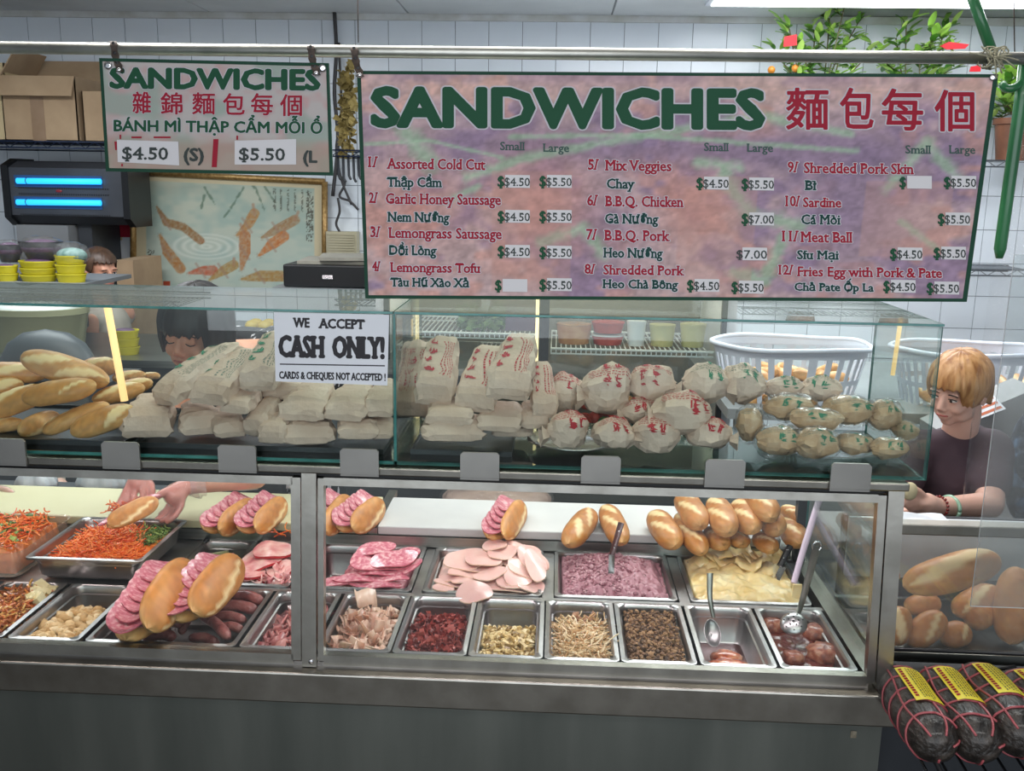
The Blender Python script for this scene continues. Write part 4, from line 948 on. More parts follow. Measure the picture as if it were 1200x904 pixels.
# ================================================================== signs hanging from the pipe
PIPE = mk('galvanised_pipe', 'B4B3AC', 'CFCEC6', scale=14, rough=.42, metal=1, bump=.05, bscale=70)
RUST = mk('rusty_strap', '3A322E', '5E5048', scale=70, rough=.6, metal=.5)
GRB = mk('sign_border_green', '1D4434', rough=.6, spec=.2)
DG = mk('sign_letter_green', '1F5038', rough=.6, spec=.2); HAL = mk('sign_letter_halo', 'C9C6CE', rough=.6, spec=.2); RDL = mk('sign_letter_red', '9E1E34', rough=.6, spec=.2)
STK = mk('price_sticker', 'D6D3D6', rough=.5); INK = mk('price_ink', '2E3634', rough=.6); INKS = mk('small_ink', '30504A', rough=.6)
PRINT = mk('printed_board', 'FFFFFF', attr='Col', rough=.55, spec=.2)
SY = .02
pl = PY(-180, 54, .045); pr_ = PY(1240, 69, .045)
po = MB().tube([pl, pr_], .0125, 16).build('hanging_pipe', PIPE, None, True); tag(po, 'long galvanised steel pipe across the top from which the signs hang', 'pipe')
def onsign(px, py, lay): return PY(px, py, SY-.0004*lay)
def mixc(a, b, t): return a+(np.array(b)-a)*t[:, None]
def menu_col(U, V):
    x = 418+750*U; y = 352-270*V; q = lambda s, o, sd: vnoise(x/s+o, y/s*1.4, sd)
    n1 = q(60, 3, 1)*.6+q(25, 9, 2)*.3+q(9, 2, 3)*.1; n2 = q(45, 5, 4)*.6+q(14, 1, 5)*.4; n3 = q(12, 7, 6)*.6+q(5, 3, 7)*.4
    c = np.tile(np.array([.77, .66, .66]), (len(x), 1))
    c = mixc(c, (.60, .51, .60), np.clip((n1-.46)*6, 0, 1)); c = mixc(c, (.80, .61, .57), np.clip((n2-.55)*6, 0, 1)*.8)
    dk = np.exp(-(((x-650)/200)**2+((y-165)/26)**2))+np.exp(-(((x-1010)/75)**2+((y-235)/95)**2))+.8*np.exp(-(((x-700)/60)**2+((y-270)/60)**2))+np.exp(-(((x-950)/160)**2+((y-172)/22)**2))
    c = mixc(c, (.55, .47, .57), np.clip(dk, 0, 1)*.85)
    c = mixc(c, (.80, .57, .53), np.clip(np.exp(-(((x-640)/60)**2+((y-240)/60)**2))+np.exp(-(((x-830)/45)**2+((y-240)/40)**2))+.8*np.exp(-(((x-480)/60)**2+((y-240)/50)**2)), 0, 1)*.8)
    c = mixc(c, (.88, .73, .68), np.clip(1-np.abs(y-98)/28, 0, 1)*.75*(n1 > .2))
    for pts, w in ((((545, 205), (620, 180), (720, 160), (900, 128), (1010, 150)), 7), (((420, 165), (500, 160), (590, 180)), 3), (((600, 155), (750, 152), (1020, 170)), 4), (((560, 215), (520, 235)), 5), (((1080, 255), (1130, 290)), 5), (((1060, 215), (1100, 160), (1140, 200)), 9), (((470, 150), (500, 185)), 14), (((640, 285), (690, 265), (720, 300)), 9), (((940, 280), (920, 330), (880, 320)), 10), (((860, 200), (900, 250), (960, 260)), 12), (((830, 185), (880, 190)), 8)):
        d = segd(x, y, pts)+(n3-.5)*w*1.1; c = mixc(c, (.64, .76, .64), np.clip(1.2-d/w, 0, 1)*.75)
    c = c*(1+.26*(n3-.5)+.12*(q(4, 2, 9)-.5))[:, None]
    for x0, x1, y0, y1 in ((577, 677, 196, 345), (810, 905, 200, 345), (1035, 1140, 205, 300)):
        m = ((x > x0) & (x < x1) & (y > y0) & (y < y1)).astype(float); c = mixc(c, (.78, .60, .56), m*.35)
    return c
ms = empty('menu_sign', PY(790, 88, SY), 'large printed sandwich menu board hanging from the pipe, two price columns', 'sign')
cor = [PY(418, 83, SY), PY(1170, 87, SY), PY(1133, 354, SY), PY(428, 350, SY)]
sh = Vector((0, 1, 0))
MB().loops([cor, [c+sh*.008 for c in cor]]).build('board', GRB, ms)
def quadpos(q, lay): 
    tl, tr, br, bl = q
    return lambda u, v: (PY(*tl, SY-.0004*lay)*(1-u)+PY(*tr, SY-.0004*lay)*u)*v+(PY(*bl, SY-.0004*lay)*(1-u)+PY(*br, SY-.0004*lay)*u)*(1-v)
me = paint_grid('printed_face', 300, 110, quadpos(((423, 87), (1164, 91), (1128, 350), (432, 346)), 1.5), menu_col); link('printed_face', me, PRINT, ms)
def word(name, col, item, parent, bold=0., halo=0., serif=0., slope=.012, lay=5, fn=None, hmat=None):
    """one printed word: heavy strokes come from copies shifted by `bold` pixels, the pale rim from copies shifted by `halo` pixels"""
    t, x0, x1, yb, h = item; mb = MB(); fn = fn or onsign; ins = bold; tri = []
    vs, fs, nb = text2d(t, 0, serif); xs = [v[0] for v in vs]; mn, mx = min(xs), max(xs); sx = (x1-x0-2*ins)/(mx-mn); sy = (h-2*ins*.8)/.7
    def ring(rad, n, l, m):
        for k in range(n):
            dx, dy = (rad*math.cos(2*PI*k/n), rad*math.sin(2*PI*k/n)) if rad else (0, 0)
            pts = []
            for j, v in enumerate(vs):
                a = (v[0]-mn)*sx; pts.append(fn(x0+ins+a+dx, yb-ins*.8-v[1]*sy+slope*a+dy*.8, l+(.03 if j >= nb else 0)))
            mb.add(pts, fs, m=m); l += .06
    if halo: ring(halo+bold, 20 if bold > 2 else 10, lay-1.4, 0)
    ring(bold, 20 if bold > 2 else 8 if bold else 1, lay, 1)
    if bold > 1.2: ring(bold*.5, 6, lay+1.3, 1); ring(0, 1, lay+1.7, 1)
    return mb.build(name, [hmat or HAL, col], parent)
def lettering(name, mat, items, parent, bold=0., halo=0., serif=0., slope=.012, lay=5, fn=None):
    for it in items: word(name, mat, it, parent, bold, halo, serif, slope, lay, fn)
big = [('SANDWICHES', 434, 897, 150, 50)]
lettering('title', DG, big, ms, 3.5, 1.9, slope=.006)
cjk = [('麵', 921, 971, 148, 38), ('包', 984, 1024, 148, 38), ('每', 1033, 1082, 149, 38), ('個', 1095, 1142, 150, 38)]
lettering('title_character', RDL, cjk, ms, 1.0, 1.7, slope=.004)
red = [('1/', 431, 443, 196, 13), ('Assorted Cold Cut', 453, 569, 198, 13), ('2/', 432, 443, 238, 13), ('Garlic Honey Saussage', 452, 587, 239, 13), ('3/', 434, 446, 278, 13), ('Lemongrass Saussage', 455, 588, 279, 13), ('4/', 436, 446, 318, 12), ('Lemongrass Tofu', 457, 563, 319, 12),
       ('5/', 689, 702, 199, 13), ('Mix Veggies', 709, 787, 200, 13), ('6/', 688, 701, 241, 13), ('B.B.Q. Chicken', 709, 801, 242, 13), ('7/', 687, 700, 281, 13), ('B.B.Q. Pork', 708, 785, 282, 13), ('8/', 685, 698, 321, 12), ('Shredded Pork', 707, 802, 322, 12),
       ('9/', 923, 936, 202, 13), ('Shredded Pork Skin', 942, 1071, 203, 13), ('10/', 920, 938, 242, 13), ('Sardine', 941, 986, 243, 12), ('11/', 916, 936, 283, 13), ('Meat Ball', 938, 999, 284, 13), ('12/', 912, 930, 322, 12), ('Fries Egg with Pork & Pate', 934, 1104, 324, 12)]
grn = [('Thập Cẩm', 453, 518, 219, 12), ('Nem Nướng', 454, 527, 260, 12), ('Dồi Lòng', 456, 512, 299, 12), ('Tàu Hũ Xào Xả', 457, 550, 336, 11), ('Chay', 711, 744, 221, 12), ('Gà Nướng', 709, 772, 262, 12), ('Heo Nướng', 707, 777, 302, 12), ('Heo Chà Bông', 706, 795, 338, 11),
       ('Bì', 943, 957, 223, 12), ('Cá Mòi', 939, 985, 263, 12), ('Síu Mại', 934, 983, 304, 11), ('Chả Pate Ốp La', 931, 1024, 341, 10)]
lettering('dish_name', RDL, red, ms, .45, 1.0, .055); lettering('vietnamese_name', mk('dark_teal_letters', '16403C', rough=.6, spec=.2), grn, ms, .45, 1.0, .055)
sl_ = [('Small', 586, 615, 176, 10), ('Large', 636, 667, 178, 10), ('Small', 825, 854, 177, 10), ('Large', 875, 906, 178, 10), ('Small', 1061, 1091, 180, 10), ('Large', 1112, 1143, 180, 10)]
lettering('size_heading', INKS, sl_, ms, .25, 0, .05)
pr = [(594, 213, '$4.50', 0), (643, 213, '$5.50', 0), (594, 254, '$4.50', 0), (643, 254, '$5.50', 0), (594, 295, '$4.50', 0), (643, 296, '$5.50', 0), (591, 335, '', 1), (643, 334, '$5.50', 0),
      (827, 215, '$4.50', 0), (880, 216, '$5.50', 0), (880, 257, '$7.00', 1), (872, 298, '$7.00', 2), (816, 335, '$4.50', 0), (868, 337, '$5.50', 0),
      (1065, 214, '', 1), (1117, 214, '$5.50', 0), (1110, 257, '$5.50', 0), (1054, 298, '$4.50', 0), (1105, 297, '$5.50', 0), (1046, 336, '$4.50', 0), (1097, 338, '$5.50', 0)]
tx = []; dl = []
for (x, y, t, big_) in pr:
    w, h = 29, 15; mb = MB(); mb.add([onsign(x-2, y-8, 6), onsign(x-2, y+7, 6), onsign(x+w-2, y+7.4, 6), onsign(x+w-2, y-7.6, 6)], [(0, 1, 2, 3)]); mb.build('price_sticker', STK, ms)
    if t: tx.append((t, x-(3 if big_ != 2 else 9), x+27, y+5, 10))
    if big_ != 2: dl.append(('$', x-11, x-3, y+6, 13))
lettering('price_figure', INK, tx, ms, .15, 0, .05, lay=7); lettering('dollar_sign', DG, dl, ms, .5, 0, .05)
for px, py in ((422, 88), (1163, 91)): MB().lathe([(.003, 0), (.0062, .001), (.0065, .003), (.003, .003)], onsign(px, py, 4), 14, M=Euler((PI/2, 0, 0)).to_matrix().to_4x4()).build('grommet', CHROME, ms, True)
# small sign
ss = empty('price_sign', PY(250, 72, SY), 'smaller faded sandwich price sign hanging from the left of the pipe', 'sign')
cor = [PY(116, 68, SY), PY(385, 74, SY), PY(390, 206, SY), PY(124, 201, SY)]
MB().loops([cor, [c+sh*.006 for c in cor]]).build('board', GRB, ss)
def small_col(U, V):
    x = 116+270*U; y = 205-135*V; n = vnoise(x/22, y/16, 11)*.6+vnoise(x/8, y/8, 12)*.4; m = vnoise(x/35, y/25, 13)
    c = np.tile(np.array([.74, .71, .70]), (len(x), 1)); c = mixc(c, (.76, .58, .58), np.clip((n-.45)*4, 0, 1)*.6); c = mixc(c, (.60, .66, .62), np.clip((m-.5)*5, 0, 1)*.8)
    return mixc(c, (.66, .58, .52), np.clip((y-160)/15, 0, 1)*.7)
link('printed_face', paint_grid('printed_face', 110, 60, quadpos(((120, 72), (382, 78), (386, 202), (128, 197)), 1.5), small_col), PRINT, ss)
a_ = [('SANDWICHES', 128, 376, 104, 26)]; lettering('title', DG, a_, ss, 2.0, .9, slope=.01)
lettering('title_character', RDL, [('雜', 155, 177, 131, 20), ('錦', 188, 214, 132, 20), ('麵', 225, 252, 132, 20), ('包', 261, 287, 133, 20), ('每', 294, 320, 133, 20), ('個', 328, 354, 134, 20)], ss, .5, .6, slope=.005)
b_ = [('BÁNH MÌ THẬP CẨM MỖI Ổ', 133, 378, 154, 14)]; lettering('subtitle', DG, b_, ss, .7, .7, slope=.012)
for q in (((137, 164), (209, 166), (210, 194), (138, 190)), ((275, 165), (347, 163), (347, 193), (275, 193))):
    MB().add([onsign(*p, 5) for p in (q[3], q[2], q[1], q[0])], [(0, 1, 2, 3)]).build('price_sticker', STK, ss)
lettering('price_figure', INK, [('$4.50', 143, 197, 187, 15), ('$5.50', 280, 334, 188, 15)], ss, .4, 0, .05, slope=.01, lay=7)
lettering('size_mark', INK, [('(S)', 215, 239, 189, 16), ('(L', 355, 372, 191, 15)], ss, .9, 0, slope=.01)
for q in (((250, 163), (256, 163), (254, 196), (248, 196)), ((134, 166), (137, 166), (137, 176), (135, 176)), ((140, 158), (142, 158), (142, 163), (140, 163)), ((277, 159), (279, 159), (279, 164), (277, 164)), ((154, 160), (166, 160), (166, 162), (154, 162)), ((180, 160), (200, 160), (200, 162), (180, 162)), ((142, 192), (144, 192), (144, 195), (142, 195))): MB().add([onsign(*p, 5) for p in q], [(3, 2, 1, 0)]).build('red_stroke', RDL, ss)
for px, py in ((127, 77), (378, 80)): MB().lathe([(.0035, 0), (.0078, .001), (.0078, .003), (.0035, .003)], onsign(px, py, 4), 14, M=Euler((PI/2, 0, 0)).to_matrix().to_4x4()).build('grommet', CHROME, ss, True)
# perforated straps and ties
for i, (px, py, l) in enumerate(((133, 50, 'rusty perforated strap holding the small sign’s left corner'), (364, 54, 'rusty perforated strap holding the small sign’s right corner'), (415, 56, 'rusty perforated strap holding the menu board’s left corner'))):
    e = empty('hanger_strap', PY(px, py, .04), l, 'strap', 'perforated metal straps on the pipe')
    p = [PY(px-1, py-2, .058), PY(px, py+1, .028), PY(px+1, py+10, .026), PY(px+3, py+20, .022), PY(px+6, py+28, .012), PY(px+7, py+34, .012)]; p = spline(p, 16); mb = MB(); L = []
    for k, q in enumerate(p):
        w = .0085*(1-.25*abs(math.sin(k*PI/4))); L.append([q+Vector((w, 0, 0)), q-Vector((w, 0, 0)), q+Vector((-w, .0015, 0)), q+Vector((w, .0015, 0))])
    mb.loops(L).build('strap_band', RUST, e); hb = MB()
    for k in (3, 7, 11): hb.ell(p[k]+Vector((0, -.001, 0)), (.0035, .001, .0035), 10, 4)
    hb.build('strap_holes', BLACK, e); MB().ell(p[15]+Vector((0, -.002, 0)), (.005, .003, .005), 10, 5).build('bolt_head', CHROME, e, True)
TW = mk('frayed_twine', '7E7A66', 'A8A48C', scale=80, rough=.9)
mb = MB()
for k in range(9):
    c = PY(1164+R(-5, 5), 68, .03); mb.tube([c+Vector((R(-.005, .005)+.018*math.cos(a)*(1 if k % 2 else .6), -.0+.02*math.sin(a), .020*math.sin(a+k))) for a in [2*PI*j/12 for j in range(13)]], .0016, 5)
for dx, dy in ((22, -4), (30, 3), (-28, -6), (10, 18), (4, 24), (26, 12), (-14, -14)): c = PY(1164, 68, .01); mb.tube(spline([c, PY(1164+dx*.5, 66+dy*.3, 0), PY(1164+dx, 68+dy, .0)], 5), .0016, 5)
o = mb.build('twine_knot', TW, None, True); tag(o, 'frayed twine knotted round the pipe at the menu board’s right corner', 'string')
for px, t, b in ((421, -10, 58), (1190, -10, 70)):
    o = MB().tube([PY(px-2, t, .05), PY(px-1, b-8, .05)], .0012, 6).build('hanging_wire', RUST, None, True); tag(o, 'thin wire from the ceiling to the pipe, at the menu board’s %s corner' % ('left' if px < 500 else 'right'), 'wire')
# cash only notice taped inside the front pane
CY = -.0045
def onc(px, py, lay): return PY(px, py, CY-.0003*lay)
cs = empty('cash_only_notice', PY(388, 410, CY), 'white paper notice reading cash only, taped on the display glass', 'notice')
q = [onc(321, 366, 0), onc(456, 369, 0), onc(454, 452, 0), onc(323, 447, 0)]
MB().loops([q[::-1], [c+Vector((0, -.0004, 0)) for c in q[::-1]]]).build('paper_sheet', mk('notice_paper', 'DADDE4', 'E2E4EA', scale=8, rough=.6), cs)
NK = mk('notice_black', '232026', rough=.6)
def cl_(name, items, off, ser):
    lettering(name, NK, items, cs, off, 0, ser, slope=.022, lay=3, fn=onc)
cl_('heading', [('WE', 343, 363, 384, 12), ('ACCEPT', 373, 428, 385, 12)], .7, .05)
cl_('main_words', [('CASH', 326, 381, 419, 27), ('ONLY!', 389, 451, 420, 27)], 1.6, .06)
cl_('small_print', [('CARDS & CHEQUES NOT ACCEPTED !', 327, 452, 444, 9)], .4, .03)
MB().add([onc(328, 426.2, 3), onc(328, 427.6, 3), onc(451, 429.6, 3), onc(451, 428.2, 3)], [(0, 1, 2, 3)]).build('ruled_line', NK, cs)
# ================================================================== behind the counter
# ---- koi painting on the wall
PYW = WY-.03
def pic_col(U, V):
    x = 157+223*U; y = 340-137*V; n = vnoise(x/30, y/14, 21)*.6+vnoise(x/9, y/5, 22)*.4
    c = np.tile(np.array([.73, .75, .68]), (len(x), 1)); c = mixc(c, (.56, .66, .63), np.clip((n-.35)*2.5, 0, 1)*.6); c = mixc(c, (.70, .78, .76), np.clip((y-230)/70, 0, 1)*.4)
    w = np.hypot((x-242)/34, (y-284)/13); c = mixc(c, (.86, .87, .83), np.clip(1-np.abs((w*3.2) % 1-.5)*2.4, 0, 1)*(w < 1.3)*.6)
    for pts, wd, col in ((((184, 240), (195, 257), (215, 262), (235, 277)), 4, (.62, .36, .20)), (((188, 272), (196, 290), (212, 310)), 5, (.75, .40, .20)), (((222, 315), (236, 312), (250, 312)), 5, (.80, .34, .22)), (((246, 323), (262, 312), (274, 305)), 5, (.72, .46, .24)),
                         (((278, 270), (290, 258), (298, 244)), 5, (.76, .44, .24)), (((283, 310), (287, 290), (287, 270)), 5.5, (.76, .40, .22)), (((307, 272), (325, 262), (345, 250)), 5, (.68, .42, .26)), (((304, 293), (318, 280), (332, 270)), 5.5, (.82, .40, .20)), (((284, 322), (305, 318), (330, 318)), 5.5, (.72, .44, .22))):
        d = segd(x, y, pts); t_ = np.hypot(x-pts[0][0], y-pts[0][1])/70; pn = vnoise(x/2.2, y/2.2, 14); c = mixc(c, (col[0]*.92, col[1]*1.15, col[2]*1.3), np.clip((wd*.95*(.35+1.0*np.minimum(1, t_*3.2))*(1 if True else 0)-d)*1.2, 0, 1)*(.45+.55*pn))
        c = mixc(c, (.45, .26, .18), np.clip(1-np.abs(d-wd*.6), 0, 1)*.25*(vnoise(x/1.5, y/1.5, 4) > .5))
        d = segd(x, y, (pts[-1], (pts[-1][0]+(pts[-1][0]-pts[-2][0])*.45-5, pts[-1][1]+(pts[-1][1]-pts[-2][1])*.4-5))); c = mixc(c, (.66, .50, .40), np.clip(2.2-d, 0, 1)*.6)
        d = segd(x, y, ((pts[1][0]-6, pts[1][1]-8), (pts[1][0]+5, pts[1][1]+8))); c = mixc(c, (.62, .50, .44), np.clip(2-d, 0, 1)*.5)
    for pts in (((285, 203), (300, 215), (310, 240)), ((285, 215), (270, 240), (262, 250)), ((240, 216), (252, 235)), ((310, 212), (322, 230)), ((240, 225), (236, 240))):
        c = mixc(c, (.36, .45, .38), np.clip(1.6-segd(x, y, pts)+(vnoise(x/3, y/3, 8)-.5)*2, 0, 1)*.7)
    m = (x > 318) & (x < 362) & (y > 214) & (y < 240) & ((x % 8) < 2.5) & (vnoise(x*2, y*.9, 5) > .45); c = mixc(c, (.30, .30, .26), m*.6)
    m = (x > 358) & (x < 367) & (y > 216) & (y < 275) & (vnoise(x*1.1, y*.6, 6) > .5); c = mixc(c, (.30, .28, .24), m*.75)
    b = (x < 172) | (x > 368) | (y < 212); c = mixc(c, (.80, .75, .62), b.astype(float)); m = (x > 173) & (x < 181) & (y > 288) & (y < 331) & (vnoise(x*1.1, y*.6, 7) > .5); c = mixc(c, (.26, .24, .20), m*.8)
    return mixc(c, (.70, .30, .20), ((x > 192) & (x < 200) & (y > 325) & (y < 332)).astype(float))
pq = ((157, 202), (381, 213), (381, 345), (157, 345)); pc = [PY(*q, PYW-.03) for q in pq]
pe = empty('koi_painting', PY(270, 345, PYW), 'framed painting of orange koi swimming, hanging low on the tiled wall', 'painting')
MB().loops([[pc[3], pc[2], pc[1], pc[0]], [c+Vector((0, .03, 0)) for c in (pc[3], pc[2], pc[1], pc[0])]]).build('backing', WHITE, pe)
link('painted_sheet', paint_grid('painted_sheet', 190, 120, (lambda u, v: (pc[0]*(1-u)+pc[1]*u)*v+(pc[3]*(1-u)+pc[2]*u)*(1-v)+Vector((0, -.003, 0))), pic_col), PRINT, pe)
GOLD = mk('gilt_frame', '8A6A3C', 'B89660', scale=60, rough=.4, metal=.5, bump=.6, bscale=90)
for a, b in ((pc[0], pc[1]), (pc[1], pc[2]), (pc[3], pc[0]), (pc[3], pc[2])): MB().tube([a+Vector((0, -.01, 0)), b+Vector((0, -.01, 0))], .024, 8, flat=.8).build('frame_moulding', GOLD, pe, True)
# ---- wire shelves
WIRE = mk('shelf_wire', '9A9EA4', rough=.35, metal=.9); WIREB = mk('blue_black_wire', '1E2A44', rough=.4, metal=.3)
def wire_shelf(x0, x1, y0, y1, z, label, mat, dz=.035, step=.055):
    e = empty('wire_shelf', ((x0+x1)/2, (y0+y1)/2, z), label, 'shelf'); mb = MB()
    for y in (y0, y1):
        for q in (z, z-dz): mb.tube([(x0, y, q), (x1, y, q)], .0045, 6)
    mb.build('shelf_rails', mat, e, True); mb = MB(); n = int((x1-x0)/step); zz = [(x0+i*(x1-x0)/n, y0, z if i % 2 else z-dz) for i in range(n+1)]
    mb.tube(zz, .003, 5); mb.build('zigzag_truss', mat, e, True); mb = MB()
    for i in range(int((x1-x0)/.03)): mb.box((x0+i*.03, y0, z-.002), (x0+i*.03+.004, y1, z+.002))
    mb.build('shelf_wires', mat, e)['kind'] = 'stuff'; return e
zs = PY(60, 166, 3.45).z
wire_shelf(-3.9, PY(140, 170, 3.45).x+.3, 3.45, 3.95, zs, 'dark wire shelf on the left wall under the cardboard boxes', WIREB)
wire_shelf(PY(388, 178, 3.6).x, PY(470, 178, 3.6).x, 3.6, 3.95, PY(400, 176, 3.6).z, 'short piece of wire shelf between the two hanging signs', WIREB)
zp = PY(1160, 188, 3.6).z
wire_shelf(PY(880, 188, 3.6).x, PY(1180, 188, 3.6).x, 3.6, 3.95, zp, 'upper wire shelf on the right wall, carrying the potted trees', WIRE)
wire_shelf(PY(1020, 319, 3.6).x, PY(1215, 318, 3.6).x, 3.6, 3.95, PY(1160, 316, 3.6).z, 'lower wire shelf on the right wall, next to the menu board’s corner', WIRE)
# ---- cardboard boxes
CARD = mk('cardboard', 'A58B6E', 'B59B7C', scale=6, rough=.85, bump=.15, bscale=20); TAPE = mk('brown_tape', '8E745A', '9C826A', scale=9, rough=.3, coat=.4); CARD2 = mk('pale_cardboard', 'C2AD84', 'CDB992', scale=5, rough=.85)
def cbox(px0, px1, py0, py1, y, d, label, flaps=True, mat=CARD, tape=True, rz=0):
    a, b = PY(px0, py1, y), PY(px1, py0, y); w = b.x-a.x; h = b.z-zs-.002
    e = empty('cardboard_box', ((a.x+b.x)/2, y+d/2, zs+.0045), label, 'box', None, rz); t = .006
    mb = MB(); mb.box((-w/2, -d/2, 0), (w/2, -d/2+t, h)); mb.box((-w/2, d/2-t, 0), (w/2, d/2, h)); mb.box((-w/2, -d/2, 0), (-w/2+t, d/2, h)); mb.box((w/2-t, -d/2, 0), (w/2, d/2, h)); mb.box((-w/2, -d/2, 0), (w/2, d/2, t))
    mb.build('box_body', mat, e, loc=(0, 0, 0))
    if flaps:
        for nm, y0_, L_, an in (('flap', d/2, h*.42, -.55), ('flap', -d/2, h*.35, 2.7)):
            M = Matrix.Translation((0, y0_, h))@Matrix.Rotation(an, 4, 'X'); MB().box((-w/2, -.003, 0), (w/2, .003, L_), M=M).build(nm, mat, e, loc=(0, 0, 0))
        M = Matrix.Translation((-w/2, 0, h))@Matrix.Rotation(.6, 4, 'Y'); MB().box((-.003, -d/2, 0), (.003, d/2, h*.5), M=M).build('flap', mat, e, loc=(0, 0, 0))
    if tape: MB().box((-w*.12, -d/2-.0015, 0), (w*.06, -d/2, h*.93)).build('tape_strip', TAPE, e, loc=(0, 0, 0))
    return e
cbox(6, 87, 90, 160, 3.48, .34, 'open brown cardboard box with a strip of tape down its front')
cbox(99, 150, 108, 158, 3.5, .3, 'smaller brown cardboard box half hidden by the small sign', False, CARD, False)
cbox(-60, 4, 74, 160, 3.5, .4, 'pale yellowish cardboard box at the left edge of the shelf', False, CARD2, False)
# ---- insect killer with blue tubes
ZB_ = mk('zapper_grey', '4A4C52', '55585E', scale=4, rough=.4, metal=.4); BLT = mk('blue_tube', '18AAFF', emit=1.0)
nb = BLT.node_tree.nodes['Principled BSDF']; nb.inputs['Emission Color'].default_value = lin('30B4FF'); nb.inputs['Emission Strength'].default_value = 1.1
y_ = 3.5; ze = empty('insect_killer', PY(80, 262, y_), 'grey wall insect killer with two glowing blue tubes, under the boxes', 'insect trap')
a, b = PY(10, 262, y_), PY(146, 190, y_)
pr_z = [(0, a.z+.05), (.0, b.z-.04), (.10, b.z), (.28, b.z), (.28, a.z), (.07, a.z)]
L = [[Vector((x, y_+q, z)) for q, z in pr_z] for x in (a.x+.02, b.x-.02)]; MB().loops(L).build('housing', ZB_, ze)
for x in (a.x-.01, b.x-.02): 
    L = [[Vector((xx, y_-.015+q*1.06, z+(.012 if z > a.z+.1 else -.012))) for q, z in pr_z] for xx in (x, x+.04)]; MB().loops(L).build('end_cap', BLACK, ze)
slotm = MB()
for k in range(40):
    x = a.x+.08+k*(b.x-a.x-.18)/40
    for z0 in (PY(80, 229, y_).z, PY(80, 222, y_).z, PY(80, 253, y_).z): slotm.box((x, y_-.002, z0), (x+.006, y_+.001, z0+.008))
o = slotm.build('vent_slots', BLACK, ze); o['kind'] = 'stuff'
for py in (212, 237):
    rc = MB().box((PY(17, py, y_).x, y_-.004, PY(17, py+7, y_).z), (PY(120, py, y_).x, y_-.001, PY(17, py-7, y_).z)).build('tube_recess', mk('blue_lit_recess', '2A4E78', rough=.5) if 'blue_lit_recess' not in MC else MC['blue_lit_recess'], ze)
    MB().tube([PY(20, py, y_-.02), PY(118, py+1, y_-.02)], .0165, 12).build('blue_tube', BLT, ze, True)
    MB().tube([PY(31, py, y_-.02), PY(32, py, y_-.02)], .0175, 12).build('tube_ring', DGREY, ze, True)
MB().ell(PY(69, 224, y_-.004), (.02, .003, .009), 12, 6).build('red_badge', mk('red_badge', '8E2A2A', rough=.4), ze, True)
0 and area('insect_killer_glow', PY(69, 225, 3.40), (math.radians(90), 0, 0), .5, .2, .9, (.15, .6, 1))
# ---- back counter, left
BC = mk('back_counter_steel', '4A4E52', '5C6064', scale=3, rough=.45, metal=.5)
zc = PY(60, 415, 1.95).z
e = empty('back_counter', (-1.4, 2.2, FZ), 'dark steel work counter along the back on the left', 'counter')
MB().box((-3.6, 1.9, FZ), (-.02, 2.5, zc-.03)).build('counter_body', BC, e); MB().box((-3.65, 1.85, zc-.03), (.0, 2.55, zc)).build('counter_top', STEEL, e)
MB().box((-1.55, 1.895, FZ+.3), (-1.53, 1.899, zc-.04)).build('door_gap', BLACK, e)
# shelf board over it
zt = PY(50, 332, 2.25).z
e = empty('rack_shelf', (-1.9, 2.4, zt), 'grey shelf rack above the back counter at the left, holding the yellow trays', 'shelf')
MB().box((PY(-120, 340, 2.25).x, 2.2, zt-.02), (PY(98, 340, 2.25).x, 2.75, zt)).build('shelf_board', mk('grey_shelf', '6E7274', rough=.5), e)
for px in (-100, 92): MB().box((PY(px, 340, 2.7).x-.02, 2.70, zc), (PY(px, 340, 2.7).x+.02, 2.74, zt)).build('upright', DGREY, e)
YT = mk('yellow_tray', 'C8BC22', 'DACD34', scale=5, rough=.4); PURP = mk('dark_shreds', '3A2A3E', '5A3A5A', scale=60, rough=.6); 
def ovaltub(name, px, w, z, h, y, mat, label, cat, group=None, n=1, rim=True, taper=.85, inner=None, sy=.75):
    s = pxm(PY(px, 340, y)); r_ = w/2*s; c = Vector((PY(px, 340, y).x, y+r_*sy, z))
    e = empty(name, c, label, cat, group)
    for i in range(n):
        hh = h/n*1.0; z0 = i*hh*.98
        MB().lathe([(0, z0), (r_*taper, z0), (r_*.97, z0+hh*.8), (r_, z0+hh*.82), (r_, z0+hh*.95), (r_*.95, z0+hh*.95), (r_*.93, z0+hh*.8), (r_*taper*.95, z0+.004), (0, z0+.004)], (0, 0, 0), 28, sy=sy).build('tray_wall' if i == 0 else 'stacked_tray', mat, e, True, 50, loc=(0, 0, 0))
    if inner: MB().lathe([(r_*.9, h*.86), (r_*.6, h*1.0), (0, h*1.04)], (0, 0, 0), 28, sy=sy).build('contents', inner, e, True, loc=(0, 0, 0))
    return e
for px, w, h, n, lab in ((18, 56, 20, 2, 'stack of yellow trays at the left edge of the rack'), (74, 54, 26, 3, 'stack of yellow trays in the middle of the rack'), (131, 58, 34, 3, 'tall stack of yellow trays on the rack, right end')):
    px_ = {18: 2, 74: 38, 131: 78}[px]; w_ = {18: 30, 74: 44, 131: 36}[px]
    y = 2.28; s = pxm(PY(px_, 330, y)); ovaltub('yellow_tray_stack', px_, w_, zt, h*s*.95, y, YT, lab, 'trays', 'stacked yellow trays on the rack', n, inner=PURP)
